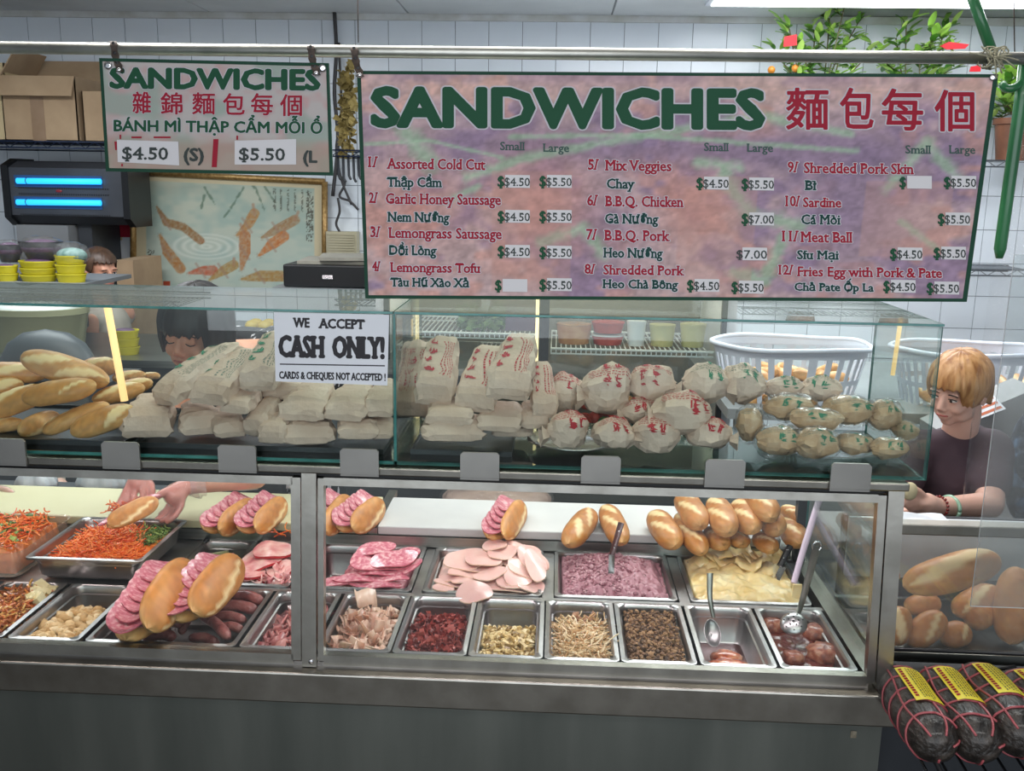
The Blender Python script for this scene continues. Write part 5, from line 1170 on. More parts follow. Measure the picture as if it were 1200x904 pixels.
def bagged(name, px, py, w, h, y, label, cat, mat=FILM, inner=None, knot=False, seed=1, group=None):
    c = PY(px, py, y); s = pxm(c); e = empty(name, c, label, cat, group)
    if inner:
        mb = MB().ell((0, 0, -.1*h*s), (w*.44*s, w*.36*s, h*.36*s), 20, 12); mb.build('contents', inner, e, True, loc=(0, 0, 0))
    mb = MB().ell((0, 0, 0), (w/2*s, w*.42*s, h/2*s), 30, 20, pw=.8); mb.v = [tuple(Vector(v)*(1+.22*abs(noise.noise(Vector(v)*22+Vector((seed, 0, 0))))-.1*noise.noise(Vector(v)*55))) for v in mb.v]
    mb.build('bag_film', mat, e, True, loc=(0, 0, 0)); return e
for px, py, w, h, lab in ((36, 295, 52, 30, 'black bowl of dark food covered in clear plastic, on the yellow trays'), (-2, 297, 34, 28, 'second plastic-covered dark bowl, cut by the left edge')):
    y = 2.3; c = PY(px, py+12, y); s = pxm(c); e = empty('covered_bowl', c, lab, 'bowl', 'plastic-covered dark bowls')
    MB().lathe([(0, 0), (w*.3*s, 0), (w*.5*s, h*.75*s), (w*.47*s, h*.75*s), (w*.28*s, .006), (0, .006)], (0, .1, 0), 24, sy=.8).build('bowl', DGREY, e, True, 50, loc=(0, 0, 0)); MB().ell((0, .1, h*.5*s), (w*.45*s, w*.36*s, h*.34*s), 16, 8).build('contents', PURP, e, True, loc=(0, 0, 0))
    mb = MB().ell((0, .1, h*.45*s), (w*.54*s, w*.45*s, h*.5*s), 26, 16, pw=.7); mb.v = [tuple(Vector(v)+Vector((0, 0, 1))*.012*noise.noise(Vector(v)*30)) for v in mb.v]; mb.build('plastic_cover', FILM, e, True, loc=(0, 0, 0))
bagged('plastic_bag', 84, 297, 40, 26, 2.34, 'crumpled clear bag with greenish contents on the right yellow trays', 'bag', inner=mk('blue_green_food', '4A6E66', '7C9A92', scale=40, rough=.6), seed=7)
# beige tub, dark lid, small trays through the glass
BEI = mk('beige_tub', '9A9A78', 'A8A886', scale=4, rough=.5)
y = 1.9; s = pxm(PY(20, 390, y)); e = ovaltub('beige_tub', 12, 130, zc, (PY(12, 362, y).z-zc), y, BEI, 'large round beige plastic tub on the back counter, filled with a white bag', 'tub', inner=mk('white_bagging', 'C9CDC9', 'D9DCD8', scale=9, rough=.4, bump=.6, bscale=20))
e = empty('wok_lid', PY(60, 425, 1.45), 'dark domed wok lid leaning behind the left baguettes', 'lid')
rr = 62*pxm(PY(60, 425, 1.45)); MB().lathe([(rr, -.01), (rr, 0), (rr*.93, rr*.3), (rr*.75, rr*.62), (rr*.45, rr*.82), (0, rr*.9)], PY(58, 440, 1.5), 36, sy=.5).build('lid_dome', mk('dark_dome', '3E4448', '4A5054', scale=4, rough=.45), e, True)
ped = MB().box((PY(0, 440, 1.45).x, 1.3, FZ), (PY(125, 440, 1.45).x, 1.75, PY(58, 441, 1.5).z-.012)).build('side_cart', BC); tag(ped, 'low dark cart under the domed wok lid', 'cart')
zq = zc; y = 1.95
e = ovaltub('yellow_tray_stack', 137, 34, zc, 30*pxm(PY(137, 400, y)), y, YT, 'small stack of yellow trays on the back counter beside the wok lid', 'trays', None, 3, inner=PURP)
# blue bin bag / poster panel, outlet and cable
BLU = mk('blue_panel', '2E4868', '3E5C7C', scale=8, rough=.5)
e = empty('blue_poster', PY(142, 455, WY-.02), 'dark blue poster hanging on the tiled wall behind the light strip', 'poster')
q = [PY(128, 392, WY-.02), PY(152, 388, WY-.02), PY(154, 436, WY-.02), (PY(130, 438, WY-.02))]; MB().loops([q, [c+Vector((0, .008, 0)) for c in q]]).build('poster_sheet', BLU, e)
mb = MB(); [mb.ell(PY(x_, y_2, WY-.028), (.016, .002, .01), 8, 4) for x_, y_2 in ((140, 398), (144, 402), (139, 406), (145, 410))]; o = mb.build('white_marks', WHITE, e); o['kind'] = 'stuff'
CBL = mk('dark_cable', '3C3A3C', rough=.5)
pts = [PY(a_, b_, WY-.04) for a_, b_ in ((160, 360), (163, 385), (172, 392), (160, 405), (164, 422), (175, 430), (168, 445), (165, 430), (172, 415), (178, 440), (186, 452))]
o = MB().tube(spline(pts, 60), .010, 8).build('power_cable', CBL, None, True); tag(o, 'looped dark power cable hanging on the tiles left of the worker’s head', 'cable')
e = empty('wall_socket', PY(112, 388, WY-.01), 'small dark wall socket on the tiles beside the yellow trays', 'socket'); MB().box(PY(107, 391, WY-.02), PY(116, 385, WY-.004)).build('socket_plate', DGREY, e)
# pink basket, yellow stuff right of the worker
y = 1.95; e = ovaltub('pink_basket', 298, 90, zc, (PY(298, 398, y).z-zc)*.98, y, mk('pink_basket', '9A6E78', 'B08890', scale=20, rough=.5), 'dusky pink basket on the back counter behind the paper bags', 'basket')
c = PY(305, 376, 3.2); bc_ = MB().box((c.x-.35, 3.1, FZ), (c.x+.5, 3.6, c.z-.06)).build('side_shelf_unit', mk('grey_unit', '7C8084', rough=.5)); tag(bc_, 'grey floor unit by the tiled wall carrying the lemons and the black machine', 'cabinet')
LEM = mk('lemon', 'C8A83A', 'D8BC54', scale=10, rough=.5)
for i in range(7):
    x_, y2 = (i % 4)*.075, (i//4)*.07; o = MB().ell((0, 0, 0), (.042, .035, .033), 12, 8).build('lemon', LEM, None, True, loc=(c.x-.04+x_, 3.18+y2, c.z-.06+.033)); tag(o, 'yellow lemon in the small heap behind the worker’s head', 'fruit', 'lemons heaped on the grey unit')
# black machine with boards on top (above left display)
yb = 2.6; a, b = PY(332, 336, yb), PY(434, 312, yb)
e = empty('black_machine', PY(380, 336, yb), 'flat black machine with loose boards on top, left of the menu board', 'appliance')
bevel(MB().box((a.x, yb, a.z), (b.x+.1, yb+.4, b.z)).build('machine_body', BLACK, e), .008); MB().box((PY(378, 327, yb).x, yb-.004, PY(378, 327, yb).z), (PY(390, 325, yb).x, yb, PY(390, 325, yb).z+.01)).build('silver_badge', CHROME, e)
BRD = mk('weathered_board', '8E8A80', 'AAA698', scale=20, rough=.7, stretch=(.3, 3, 1))
for i, (q, w_) in enumerate((((350, 310), (448, 306)), ((372, 303), (470, 297)), ((362, 299), (450, 294)))) if False else enumerate((((346, 309), 'lower weathered board lying on the black machine'), ((368, 303), 'upper weathered board lying aslant on the black machine'))):
    p = PY(*q, yb); M = Matrix.Translation((p.x+.25, yb+.2, b.z+.008+.02*i))@Matrix.Rotation(.08+.1*i, 4, 'Z'); o = MB().box((-.26, -.16, -.007), (.26, .16, .009), M=M).build('loose_board', BRD); tag(o, w_, 'board', 'loose boards on the black machine')
st = MB().box((a.x-.05, yb-.02, FZ), (b.x+.12, yb+.45, a.z-.002)).build('machine_cabinet', mk('steel_cabinet', '7E8488', 'A4AAAC', scale=3, rough=.4, metal=.6)); tag(st, 'steel cabinet under the flat black machine', 'cabinet')
# speaker-like vent box, dried plants, hooks and cables between the signs
VB = mk('beige_vent', 'B0A88C', 'BDB59A', scale=9, rough=.6)
c = PY(400, 287, 3.9); e = empty('vent_box', c+Vector((0, .03, -.08)), 'beige slatted vent box on the wall left of the menu board', 'vent')
w_ = 18*pxm(c); h_ = 15*pxm(c); MB().box((c.x-w_, 3.9, c.z-h_), (c.x+w_, 3.99, c.z+h_)).build('vent_body', VB, e)
for k in range(9): MB().box((c.x-w_*.9, 3.893, c.z-h_*.85+k*h_*.2), (c.x+w_*.9, 3.9, c.z-h_*.85+k*h_*.2+.012)).build('slat', VB, e)
DRY = mk('dried_leaves', '7A6A3A', 'A89458', scale=30, rough=.7, rnd=True)
e = empty('dried_garland', PY(408, 180, 3.7), 'hanging garland of dried golden leaves between the two signs', 'garland'); mb = MB()
mb.tube([PY(409, 70, 3.7), PY(406, 182, 3.7)], .006, 6)
for k in range(70):
    p = PY(407+R(-7, 7), 78+k*1.5, 3.7+R(-.03, .03)); flake(.055, .003, .8)(mb, Matrix.Translation(p)@Euler((R(-3, 3), R(-3, 3), R(0, 3))).to_matrix().to_4x4(), random.random())
o = mb.build('dried_leaf_cluster', DRY, e); o['kind'] = 'stuff'
for i, (pts, l) in enumerate(((((392, 14), (394, 60), (392, 110), (396, 165), (390, 230)), 'bundle of dark cables running down the tiles between the signs'), (((397, 50), (400, 130), (394, 175), (400, 210), (412, 240)), 'loose cable curving behind the garland'), (((392, 200), (404, 214), (398, 230), (410, 236), (420, 246)), 'tangled cable above the beige vent box'), (((396, 232), (398, 248), (394, 262), (398, 272)), 'short dark lead dropping to the vent box'))):
    o = MB().tube(spline([PY(a_, b_, 3.93) for a_, b_ in pts], 30), .012 if i == 0 else .008, 6).build('wall_cable', CBL, None, True); tag(o, l, 'cable')
for i in range(5):
    x_ = 396+i*6; o = MB().tube([PY(x_, 182, 3.62), PY(x_+1, 206+3*(i % 2), 3.62), PY(x_+3, 210+3*(i % 2), 3.6)], .008, 6).build('hanging_utensil', DGREY, None, True); tag(o, ['leftmost', 'second', 'third', 'fourth', 'rightmost'][i]+' dark utensil under the short wire shelf between the signs', 'utensil', 'utensils hung under the short shelf')
# left background: cabinet, altar picture, papers
GC_ = mk('grey_cabinet', '7A7C7E', '8A8C8E', scale=3, rough=.5)
c = PY(48, 300, 3.55); o = MB().box((PY(22, 300, 3.5).x, 3.5, FZ), (PY(82, 300, 3.5).x, 3.98, PY(48, 264, 3.5).z)).build('tall_grey_cabinet', GC_); tag(o, 'tall grey cabinet under the insect killer', 'cabinet')
o = MB().box((PY(84, 300, 3.5).x, 3.6, FZ), (PY(100, 300, 3.5).x, 3.98, PY(88, 262, 3.6).z)).build('narrow_cabinet', DGREY); tag(o, 'narrow dark cabinet beside the tall grey one', 'cabinet')
e = empty('calendar', PY(126, 300, WY-.02), 'gold and yellow calendar picture on the wall beside the painting', 'calendar'); a, b = PY(111, 306, WY-.02), PY(141, 262, WY-.02); MB().box((a.x, WY-.03, a.z), (b.x, WY-.01, b.z)).build('calendar_sheet', mk('gold_print', 'A8803A', 'D8B45A', 'E8D8A8', scale=16, rough=.5), e)
for q, l, m_ in (((139, 282, 153, 303), 'white paper notice on the wall beside the calendar', WHITE), ((141, 262, 155, 278), 'red lucky paper on the wall by the painting', RDL), ((126, 300, 138, 334), 'white price list hanging below the calendar', WHITE)):
    a, b = PY(q[0], q[3], WY-.035), PY(q[2], q[1], WY-.035); o = MB().box((a.x, WY-.034, a.z), (b.x, WY-.03, b.z)).build('wall_paper_notice', m_); tag(o, l, 'notice')
c = PY(148, 330, 3.4); o = MB().box((PY(137, 330, 3.4).x, 3.4, FZ), (PY(157, 330, 3.4).x, 3.8, PY(140, 305, 3.4).z)).build('storage_carton', CARD); tag(o, 'tall brown carton standing beside the painting’s left edge', 'box')
# ---- glass-door refrigerator in the middle
YF = 2.05; FRB = mk('fridge_black', '17191C', rough=.35)
fx0, fx1 = PY(452, 450, YF).x, PY(846, 450, YF).x; fzt = 1.28; xm = PY(636, 450, YF).x
fr = empty('glass_door_fridge', ((fx0+fx1)/2, YF+.35, FZ), 'tall glass-door refrigerator with wire shelves of produce, behind the display', 'refrigerator')
IN = mk('fridge_inside', '6E6A62', '827E74', scale=3, rough=.6)
MB().box((fx0, YF+.72, FZ+.1), (fx1, YF+.76, fzt)).build('back_panel', IN, fr); MB().box((fx0-.04, YF, FZ), (fx0, YF+.76, fzt)).build('side_panel', WHITE, fr); MB().box((fx1, YF, FZ), (fx1+.045, YF+.76, fzt)).build('side_panel', WHITE, fr)
MB().box((fx0-.04, YF, fzt), (fx1+.045, YF+.76, fzt+.05)).build('top_panel', WHITE, fr); MB().box((fx0, YF, FZ), (fx1, YF+.76, FZ+.1)).build('plinth', FRB, fr)
for x0, x1 in ((fx0, xm), (xm, fx1)):
    d = MB(); 
    for bx_ in (((x0, YF-.03, FZ+.1), (x0+.022, YF-.002, fzt)), ((x1-.022, YF-.03, FZ+.1), (x1, YF-.002, fzt)), ((x0+.022, YF-.03, FZ+.1), (x1-.022, YF-.002, FZ+.16)), ((x0+.022, YF-.03, fzt-.05), (x1-.022, YF-.002, fzt))): d.box(*bx_)
    do = d.build('door', FRB, fr); MB().pane((x0+.022, YF-.018, FZ+.16), (x1-.022, YF-.012, fzt-.05), 1).build('door_glass', [GLASS, EDGE], do)
fl_ = area('fridge_lamp', ((fx0+fx1)/2, YF+.12, fzt-.04), (math.radians(25), 0, 0), fx1-fx0-.1, .05, 6, (1, .86, .62))
LMP = mk('warm_fridge_tube', 'FFE0A8', emit=1.5)
MB().tube([(xm-.03, YF+.05, FZ+.3), (xm-.03, YF+.05, fzt-.1)], .008, 8).build('lamp_tube', LMP, fr, True)
zz_l = [PY(520, 389, YF+.1).z, PY(600, 424, YF+.1).z]; zz_r = [PY(740, 410, YF+.1).z]
def fshelf(x0, x1, z):
    mb = MB()
    for y in (YF+.08, YF+.6): mb.tube([(x0, y, z), (x1, y, z)], .006, 6); mb.tube([(x0, y, z-.022), (x1, y, z-.022)], .004, 6)
    n = int((x1-x0)/.022)
    for i in range(n): xx = x0+i*.022; mb.box((xx, YF+.08, z-.002), (xx+.005, YF+.6, z+.003)); mb.box((xx, YF+.074, z-.022), (xx+.005, YF+.079, z))
    mb.build('shelf_rack', WHITE, fr)
for z in (zz_l[0], zz_l[1], .9, .62-.0): 
    if z not in (.62,): fshelf(fx0+.03, xm-.03, z)
for z in (zz_r[0], .98, PY(740, 520, YF+.1).z): fshelf(xm+.03, fx1-.03, z)
fshelf(fx0+.03, xm-.03, PY(560, 560, YF+.1).z)
# produce in the fridge
RDF = mk('red_produce', '9E2A22', 'C84434', scale=14, rough=.4); ORG = mk('orange_produce', 'B8764A', 'D09A6A', scale=20, rough=.5); GRF = mk('leafy_produce', '3E5E34', '64844E', '8AA06A', scale=20, rough=.6); PURB = mk('purple_crate', '6A5470', '7C6682', scale=5, rough=.5); YEL = mk('pale_yellow_tub', 'B8B070', 'CCC48C', scale=4, rough=.4)
def tubitem(name, px, w, h, z, mat, label, cat, group=None, lid=None, y=YF+.16):
    s = pxm(PY(px, 420, y)); r_ = w/2*s; H = h*s; c = (PY(px, 420, y).x, y+r_*.8, z+.004); e = empty(name, c, label, cat, group)
    MB().lathe([(0, 0), (r_*.85, 0), (r_, H*.86), (r_*.98, H*.9)], (0, 0, 0), 22, sy=.8).build('tub', mat, e, True, 50, loc=(0, 0, 0)); MB().lathe([(r_*1.04, H*.86), (r_*1.04, H*.98), (0, H)], (0, 0, 0), 22, sy=.8).build('lid', lid or WHITE, e, True, 50, loc=(0, 0, 0)); return e
zr = zz_r[0]
for px, w, h, m_, l, lid in ((672, 42, 26, ORG, 'tub of pale orange food on the fridge shelf, first from the left', PLEX), (712, 38, 12, RDF, 'lower white tray of red fruit on the fridge shelf', WHITE), (776, 30, 26, YEL, 'pale yellow tub in the fridge, left of its pair', YEL), (812, 30, 28, YEL, 'pale yellow tub in the fridge, right of its pair', YEL), (745, 22, 30, WHITE, 'narrow white carton standing in the fridge', WHITE)):
    tubitem('fridge_tub', px, w, h, zr, m_, l, 'tub', None, lid)
c = PY(712, 398, YF+.16); e = tubitem('fridge_tub', 712, 38, 13, zr+14*pxm(c), RDF, 'upper white tray of red fruit stacked on the fridge shelf', 'tub', None, RDF)
zl = PY(740, 520, YF+.1).z
for i in range(46):
    px = 655+175*random.random(); y = YF+.14+.3*random.random(); m_ = random.choice((RDF, RDF, GRF, ORG)); rr_ = R(.026, .042); lay = i % 3
    o = MB().ell((0, 0, 0), (rr_, rr_, rr_*.9), 12, 8).build('vegetable', m_, None, True, loc=(PY(px, 450, y).x, y, zl+.036+lay*.058)); cn = 'red' if m_ is RDF else 'green leafy' if m_ is GRF else 'pale orange'; tag(o, 'round %s vegetable in the heap on the fridge’s lower shelf' % cn, 'vegetable', cn+' vegetables heaped in the fridge')
e = empty('leafy_bunch', PY(590, 380, YF+.3), 'loose bunch of leafy greens on the left fridge shelf', 'vegetable'); mb = MB()
for i in range(120): p = Vector((PY(R(540, 590), 380, YF+.25).x, YF+R(.12, .4), zz_l[0]+R(.005, .09))); flake(.05, .002, .9)(mb, Matrix.Translation(p)@Euler((R(-1, 1), R(-1, 1), R(0, 6))).to_matrix().to_4x4(), random.random())
o = mb.build('leaves', GRF, e); o['kind'] = 'stuff'
p = PY(612, 380, YF+.3); o = MB().box((p.x-.07, YF+.15, zz_l[0]+.005), (p.x+.07, YF+.45, zz_l[0]+.14)).build('purple_crate', PURB); tag(o, 'dull purple crate on the upper left fridge shelf', 'crate')
# low: plastic-wrapped tub and bottle seen over the white board
c = PY(582, 598, 1.72); s = pxm(c); tb = empty('wrapped_tub', c+Vector((0, 0, -.12)), 'big pinkish tub wrapped in clear film behind the white board', 'tub'); 
MB().lathe([(0, -40*s), (50*s, -40*s), (62*s, -5*s), (64*s, 16*s), (58*s, 22*s), (0, 26*s)], c, 32, sy=.7).build('tub_body', mk('pinkish_tub', '8E7468', 'A48A7C', scale=10, rough=.5), tb, True, 50)
mb = MB().lathe([(60*s, -20*s), (66*s, 0), (67*s, 18*s), (60*s, 26*s), (0, 31*s)], c, 40, sy=.7); mb.v = [tuple(Vector(v)+Vector((0, 0, .012*noise.noise(Vector(v)*30)))) for v in mb.v]; mb.build('film_wrap', FILM, tb, True)
o = MB().box((-.05, 1.40, FZ), (1.32, 2.0, c.z-40*s)).build('low_back_table', BC); tag(o, 'low dark table in front of the fridge', 'table')
ztb = c.z-40*s
c2 = PY(492, 585, 1.6); e = empty('sauce_bottle', (c2.x, 1.6, ztb), 'cloudy squeeze bottle beside the film-wrapped tub', 'bottle'); MB().lathe([(0, 0), (.035, 0), (.035, .10), (.03, .125), (.012, .135), (.008, .165), (0, .166)], (0, 0, 0), 18).build('bottle_body', mk('cloudy_bottle', 'A8AE8A', 'BCC2A0', scale=5, rough=.4), e, True, 50, loc=(0, 0, 0))
e = empty('brown_jar', (PY(668, 590, 1.6).x, 1.62, ztb), 'squat brown jar behind the white board, right of the black door edge', 'jar'); MB().lathe([(0, 0), (.08, 0), (.085, .12), (.07, .15), (0, .155)], (0, 0, 0), 20).build('jar_body', mk('brown_jar', '7A4E32', '9A6E4C', scale=12, rough=.3), e, True, 50, loc=(0, 0, 0))
for i, (px, w) in enumerate(((730, 40), (790, 46))): c3 = PY(px, 590, 1.62); o = MB().box((c3.x-w*.5*s, 1.6, ztb), (c3.x+w*.5*s, 1.8, ztb+.11)).build('clear_container', PLEX); tag(o, ('left' if i == 0 else 'right')+' clear plastic container behind the heaped rolls', 'container')
# ---- white laundry-type baskets of rolls
BSK = mk('white_basket', 'C8CEDC', 'D4DAE6', scale=4, rough=.4)
def basket(px, py, w, h, y, label, n=34, sy=.62, rz=0., shelfz=None):
    c = PY(px, py, y); s = pxm(c); rx = w/2*s; H = h*s; e = empty('slotted_basket', (c.x, y+rx*sy, c.z-H), label, 'basket', None, rz); mb = MB(); c0 = .80
    def ringpt(a, t, off=0.): q = rx*(c0+(1-c0)*t)+off; e_ = .75; ca, sa = math.cos(a), math.sin(a); return Vector((math.copysign(abs(ca)**e_, ca)*q, math.copysign(abs(sa)**e_, sa)*q*sy, H*t))
    N = n*4
    for (t0, t1) in ((0, .12), (.44, .52), (.86, 1.0)): mb.loops([[ringpt(2*PI*k/N, t0) for k in range(N)], [ringpt(2*PI*k/N, t1) for k in range(N)], [ringpt(2*PI*k/N, t1, -.003) for k in range(N)], [ringpt(2*PI*k/N, t0, -.003) for k in range(N)], [ringpt(2*PI*k/N, t0) for k in range(N)]], False, False)
    for k in range(n):
        for (t0, t1) in ((.12, .44), (.52, .86)):
            a = 2*PI*k/n; w_ = 2*PI/n*.22; vs = [ringpt(a-w_, t0), ringpt(a+w_, t0), ringpt(a+w_, t1), ringpt(a-w_, t1)]; vi = [ringpt(a-w_, t0, -.003), ringpt(a+w_, t0, -.003), ringpt(a+w_, t1, -.003), ringpt(a-w_, t1, -.003)]
            mb.loops([vs, vi])
    mb.build('basket_wall', BSK, e, True, 40, loc=(0, 0, 0)); MB().lathe([(0, 0), (rx*c0, 0), (rx*c0, .004), (0, .004)], (0, 0, 0), 40, sy=sy).build('basket_floor', BSK, e, loc=(0, 0, 0))
    MB().tube([ringpt(2*PI*k/48, 1.0, .006)+Vector((0, 0, .004*math.sin(4*PI*k/48*2))) for k in range(49)], .010, 8).build('rim', BSK, e, True, loc=(0, 0, 0)); return e, c, s, rx, H
YB = 1.55
shz = PY(940, 478, YB).z
e = empty('bread_table', (1.6, 1.9, FZ), 'long pale steel table behind the cashier that carries the white baskets', 'table')
TB = mk('pale_table', '8E9294', 'A2A6A8', scale=4, rough=.4, metal=.3); bx0 = PY(850, 480, YB).x
MB().box((bx0, YB-.05, shz-.04), (3.3, 2.6, shz)).build('table_top', TB, e)
for x_, y_2 in ((bx0+.04, YB), (3.2, YB), (bx0+.04, 2.5), (3.2, 2.5)): MB().box((x_, y_2, FZ), (x_+.04, y_2+.04, shz-.04)).build('leg', TB, e)
for (px, w, y, l, lab2) in ((940, 186, YB, 'white slotted basket full of rolls behind the right display', 'small roll in the left white basket'), (1158, 176, YB+.02, 'second white slotted basket behind the cashier’s head', 'small roll in the right white basket')):
    py = 412 if px == 940 else 418
    be, c, s, rx, H = basket(px, py, w, 78, y, l)
    for i in range(34):
        a = R(0, 6.28); q = R(.0, .62)*rx; xx, yy = c.x+q*math.cos(a), y+rx*.62+q*.62*math.sin(a); zz = c.z-H+.035+.05*(i % 3)
        if random.random() < .5: xx, yy = c.x+rx*R(-.7, .7), y+rx*.62-rx*.30-R(0, .02)
        r_ = .030; me = loaf_mesh(.13, r_, i*3.3, ((.5, .4, .3, .4),), -.06, 14, 12, pale=.25); o = bpy.data.objects.new('basket_roll', me); COL.objects.link(o); o.location = (xx, yy, zz); o.rotation_euler = (R(-.4, .1), R(-.5, .5), R(0, 3)); tag(o, lab2, 'bread', 'rolls in the %s white basket' % ('left' if px == 940 else 'right'))
# white bag lining on right basket
# price papers on the sloping counter by the lady
CTP = mk('grey_worktop', '8A8C8C', '9A9C9C', scale=4, rough=.4)
q = [PY(1092, 445, 1.35), PY(1145, 425, 1.45)]
p0 = PY(1150, 474, 1.26); e = empty('price_papers', p0, 'striped orange and white printed papers beside the cashier’s neck', 'papers')
M = Matrix.Translation(PY(1150, 474, 1.26))@Euler((.65, -.30, .3)).to_matrix().to_4x4()
MB().box((-.06, -.05, 0), (.06, .05, .003), M=M).build('paper_sheet', WHITE, e)
for k in range(4): MB().box((-.052, -.042+k*.022, .003), (.052, -.032+k*.022, .0036), M=M).build('orange_stripe', mk('orange_stripe', 'B8603A', rough=.6) if 'orange_stripe' not in MC else MC['orange_stripe'], e)
a_, b_ = PY(1150, 440, 1.25), PY(1150, 440, 1.5)
mb = MB(); q = [PY(1100, 505, 1.30), PY(1160, 478, 1.30), PY(1215, 455, 1.30), PY(1215, 515, 1.30), PY(1100, 540, 1.30)]; mb.loops([q, [c_+Vector((0, .18, .0)) for c_ in q]]); o = mb.build('sloping_worktop', CTP); tag(o, 'grey sloping steel worktop behind the cashier’s shoulder', 'worktop')
# ================================================================== people
SKIN = mk('skin', 'C98E74', 'D9A288', scale=8, rough=.5, sss=.12); SKIN2 = mk('skin_pale', 'D2A492', 'DDB4A4', scale=8, rough=.5, sss=.12)
GSK = mk('hand_in_glove', 'D9867A', 'E8A294', scale=22, rough=.35, sss=.15, coat=.3); LIP = mk('lips', 'A85A54', rough=.45); LASH = mk('lashes', '1E1614', rough=.6); SCL = mk('eye_white', 'D8D0CA', rough=.25); IRI = mk('iris_dark', '2A1A14', rough=.15)
HBK = mk('black_hair', '070607', '141214', scale=60, rough=.5, stretch=(1, 1, .15), bump=0)
HGN = mk('ginger_hair', '8A5A34', 'B58656', 'C89C6C', scale=36, rough=.45, stretch=(1.4, 1.4, .25), bump=0)
HBR = mk('brown_hair', '3A281C', '5A4232', scale=40, rough=.45)
PI_ = lambda M, p: M@Vector(p)
def head_parts(mb, M, s=1.0, neck=None):
    def E(c, r): 
        R3 = M.to_3x3()
        mb.ell(PI_(M, Vector(c)*s), tuple(q*s for q in r), 20, 14, M=R3.to_4x4())
    E((0, .012, .03), (.075, .094, .084)); E((0, -.022, -.025), (.062, .066, .078)); E((0, -.056, -.086), (.024, .024, .020))
    for q in (-1, 1):
        E((q*.030, -.022, -.066), (.030, .044, .032)); E((q*.034, -.062, -.034), (.022, .022, .022)); E((q*.028, -.080, .021), (.024, .010, .008)); E((q*.030, -.078, .001), (.016, .009, .010)); E((q*.078, .010, -.012), (.009, .020, .032)); E((q*.010, -.096, -.034), (.008, .009, .007))
    mb.tube([PI_(M, (0, -.084*s, .012*s)), PI_(M, (0, -.096*s, -.012*s)), PI_(M, (0, -.104*s, -.030*s))], [.008*s, .010*s, .011*s], 10)
    E((0, -.084, -.056), (.024, .012, .012)); E((0, -.082, -.068), (.02, .010, .010))
def face_bits(e, M, s=1.0, closed=True):
    for q in (-1, 1):
        if closed: MB().tube([PI_(M, Vector((q*(.030+dx), -.0865+abs(dx)*.25, -.004-.0045*math.cos(dx*105)))*s) for dx in (-.014, -.009, -.004, 0, .004, .009, .014)], .0016*s, 6).build('eyelash_line', LASH, e, True)
        else:
            R3 = M.to_3x3().to_4x4(); eb = MB().ell(PI_(M, Vector((q*.030, -.080, .0))*s), (.0135*s, .0085*s, .0065*s), 16, 10, M=R3).build('eye', SCL, e, True); MB().ell(PI_(M, Vector((q*.030-.003, -.0875, .0))*s), (.0055*s, .002*s, .0055*s), 12, 8, M=R3).build('iris', IRI, eb, True); MB().tube([PI_(M, Vector((q*(.030+dx), -.0875+abs(dx)*.25, .007-abs(dx)*.25))*s) for dx in (-.014, -.007, 0, .007, .014)], .0018*s, 6).build('upper_lid', LASH, e, True)
        MB().tube([PI_(M, Vector((q*(.030+dx), -.089+abs(dx)*.3, .0215-dx*dx*14))*s) for dx in (-.018, -.009, 0, .009, .018)], .0022*s, 6).build('eyebrow', LASH, e, True)
    MB().ell(PI_(M, Vector((0, -.0905, -.0555))*s), (.021*s, .0065*s, .0042*s), 16, 8, M=M.to_3x3().to_4x4()).build('lips', LIP, e, True); 
def hair(e, M, mat, s=1.0, side=-.05, back=-.09, fringe=.035, vol=1.0, part=0, seed=0, thick=.012, openx=.054):
    """hair shell: a cap pulled down at the sides and back, with a ragged fringe over the brow"""
    na, nt = 64, 26; L = []; Li = []
    for i in range(nt+1):
        t = i/nt; row = []; ri = []
        for k in range(na):
            a = 2*PI*k/na; fr = max(0, -math.sin(a)); sd = abs(math.cos(a))                     # a=-90deg : face
            x_ = math.cos(a)*.08; face = fr > .0 and abs(x_) < openx
            low = fringe if face and fr > .45 else (side if sd > .35 and math.sin(a) < .4 else back)
            low += .008*noise.noise(Vector((a*9, seed, 0)))+.006*math.sin(k*2.4)
            th0 = 0; z1 = max(-1, min(1, (low-.03)/.098)) 
            th1 = math.acos(z1) if low > -.06 else PI*.62
            th = th0+(th1-th0)*t; st, ct = math.sin(th), math.cos(th)
            tuft = 1+.035*noise.noise(Vector((a*6+seed, th*1.2, 0)))+.018*math.sin(a*26+3*noise.noise(Vector((a*2, seed, 1))))*st
            q = vol*tuft; p = Vector((math.cos(a)*st*.089*q, math.sin(a)*st*.106*q+.012, .03+ct*.098*q))
            if low <= -.06 and ct < 0: p.z = .03+.098*ct*q-(t**3)*(abs(low)-.03)*.9; 
            row.append(PI_(M, p*s)); ri.append(PI_(M, (p-Vector((p.x, p.y-.012, 0))*thick*5*t)*s))
        L.append(row); Li.append(ri)
    mb = MB(); mb.loops(L+Li[::-1], False, False); return mb.build('hair', mat, e, True)
def fingers(mb, chains, r=.0092):
    for c in chains: mb.tube(spline(c, 10), [r*1.12, r*1.12, r*1.08, r*1.05, r*1.05, r, r, r*.97, r*.93, r*.85, r*.55], 10)
def capsule(mb, pts, rad, n=16):
    p = spline(pts, 12); rr = [rad[0]+(rad[-1]-rad[0])*i/12 if len(rad) == 2 else np.interp(i/12, np.linspace(0, 1, len(rad)), rad) for i in range(13)]; mb.tube(p, [float(q) for q in rr], n)
    for q, r_ in ((p[0], rr[0]), (p[-1], rr[-1])): mb.ell(q, (float(r_)*.98,)*3, 14, 10)
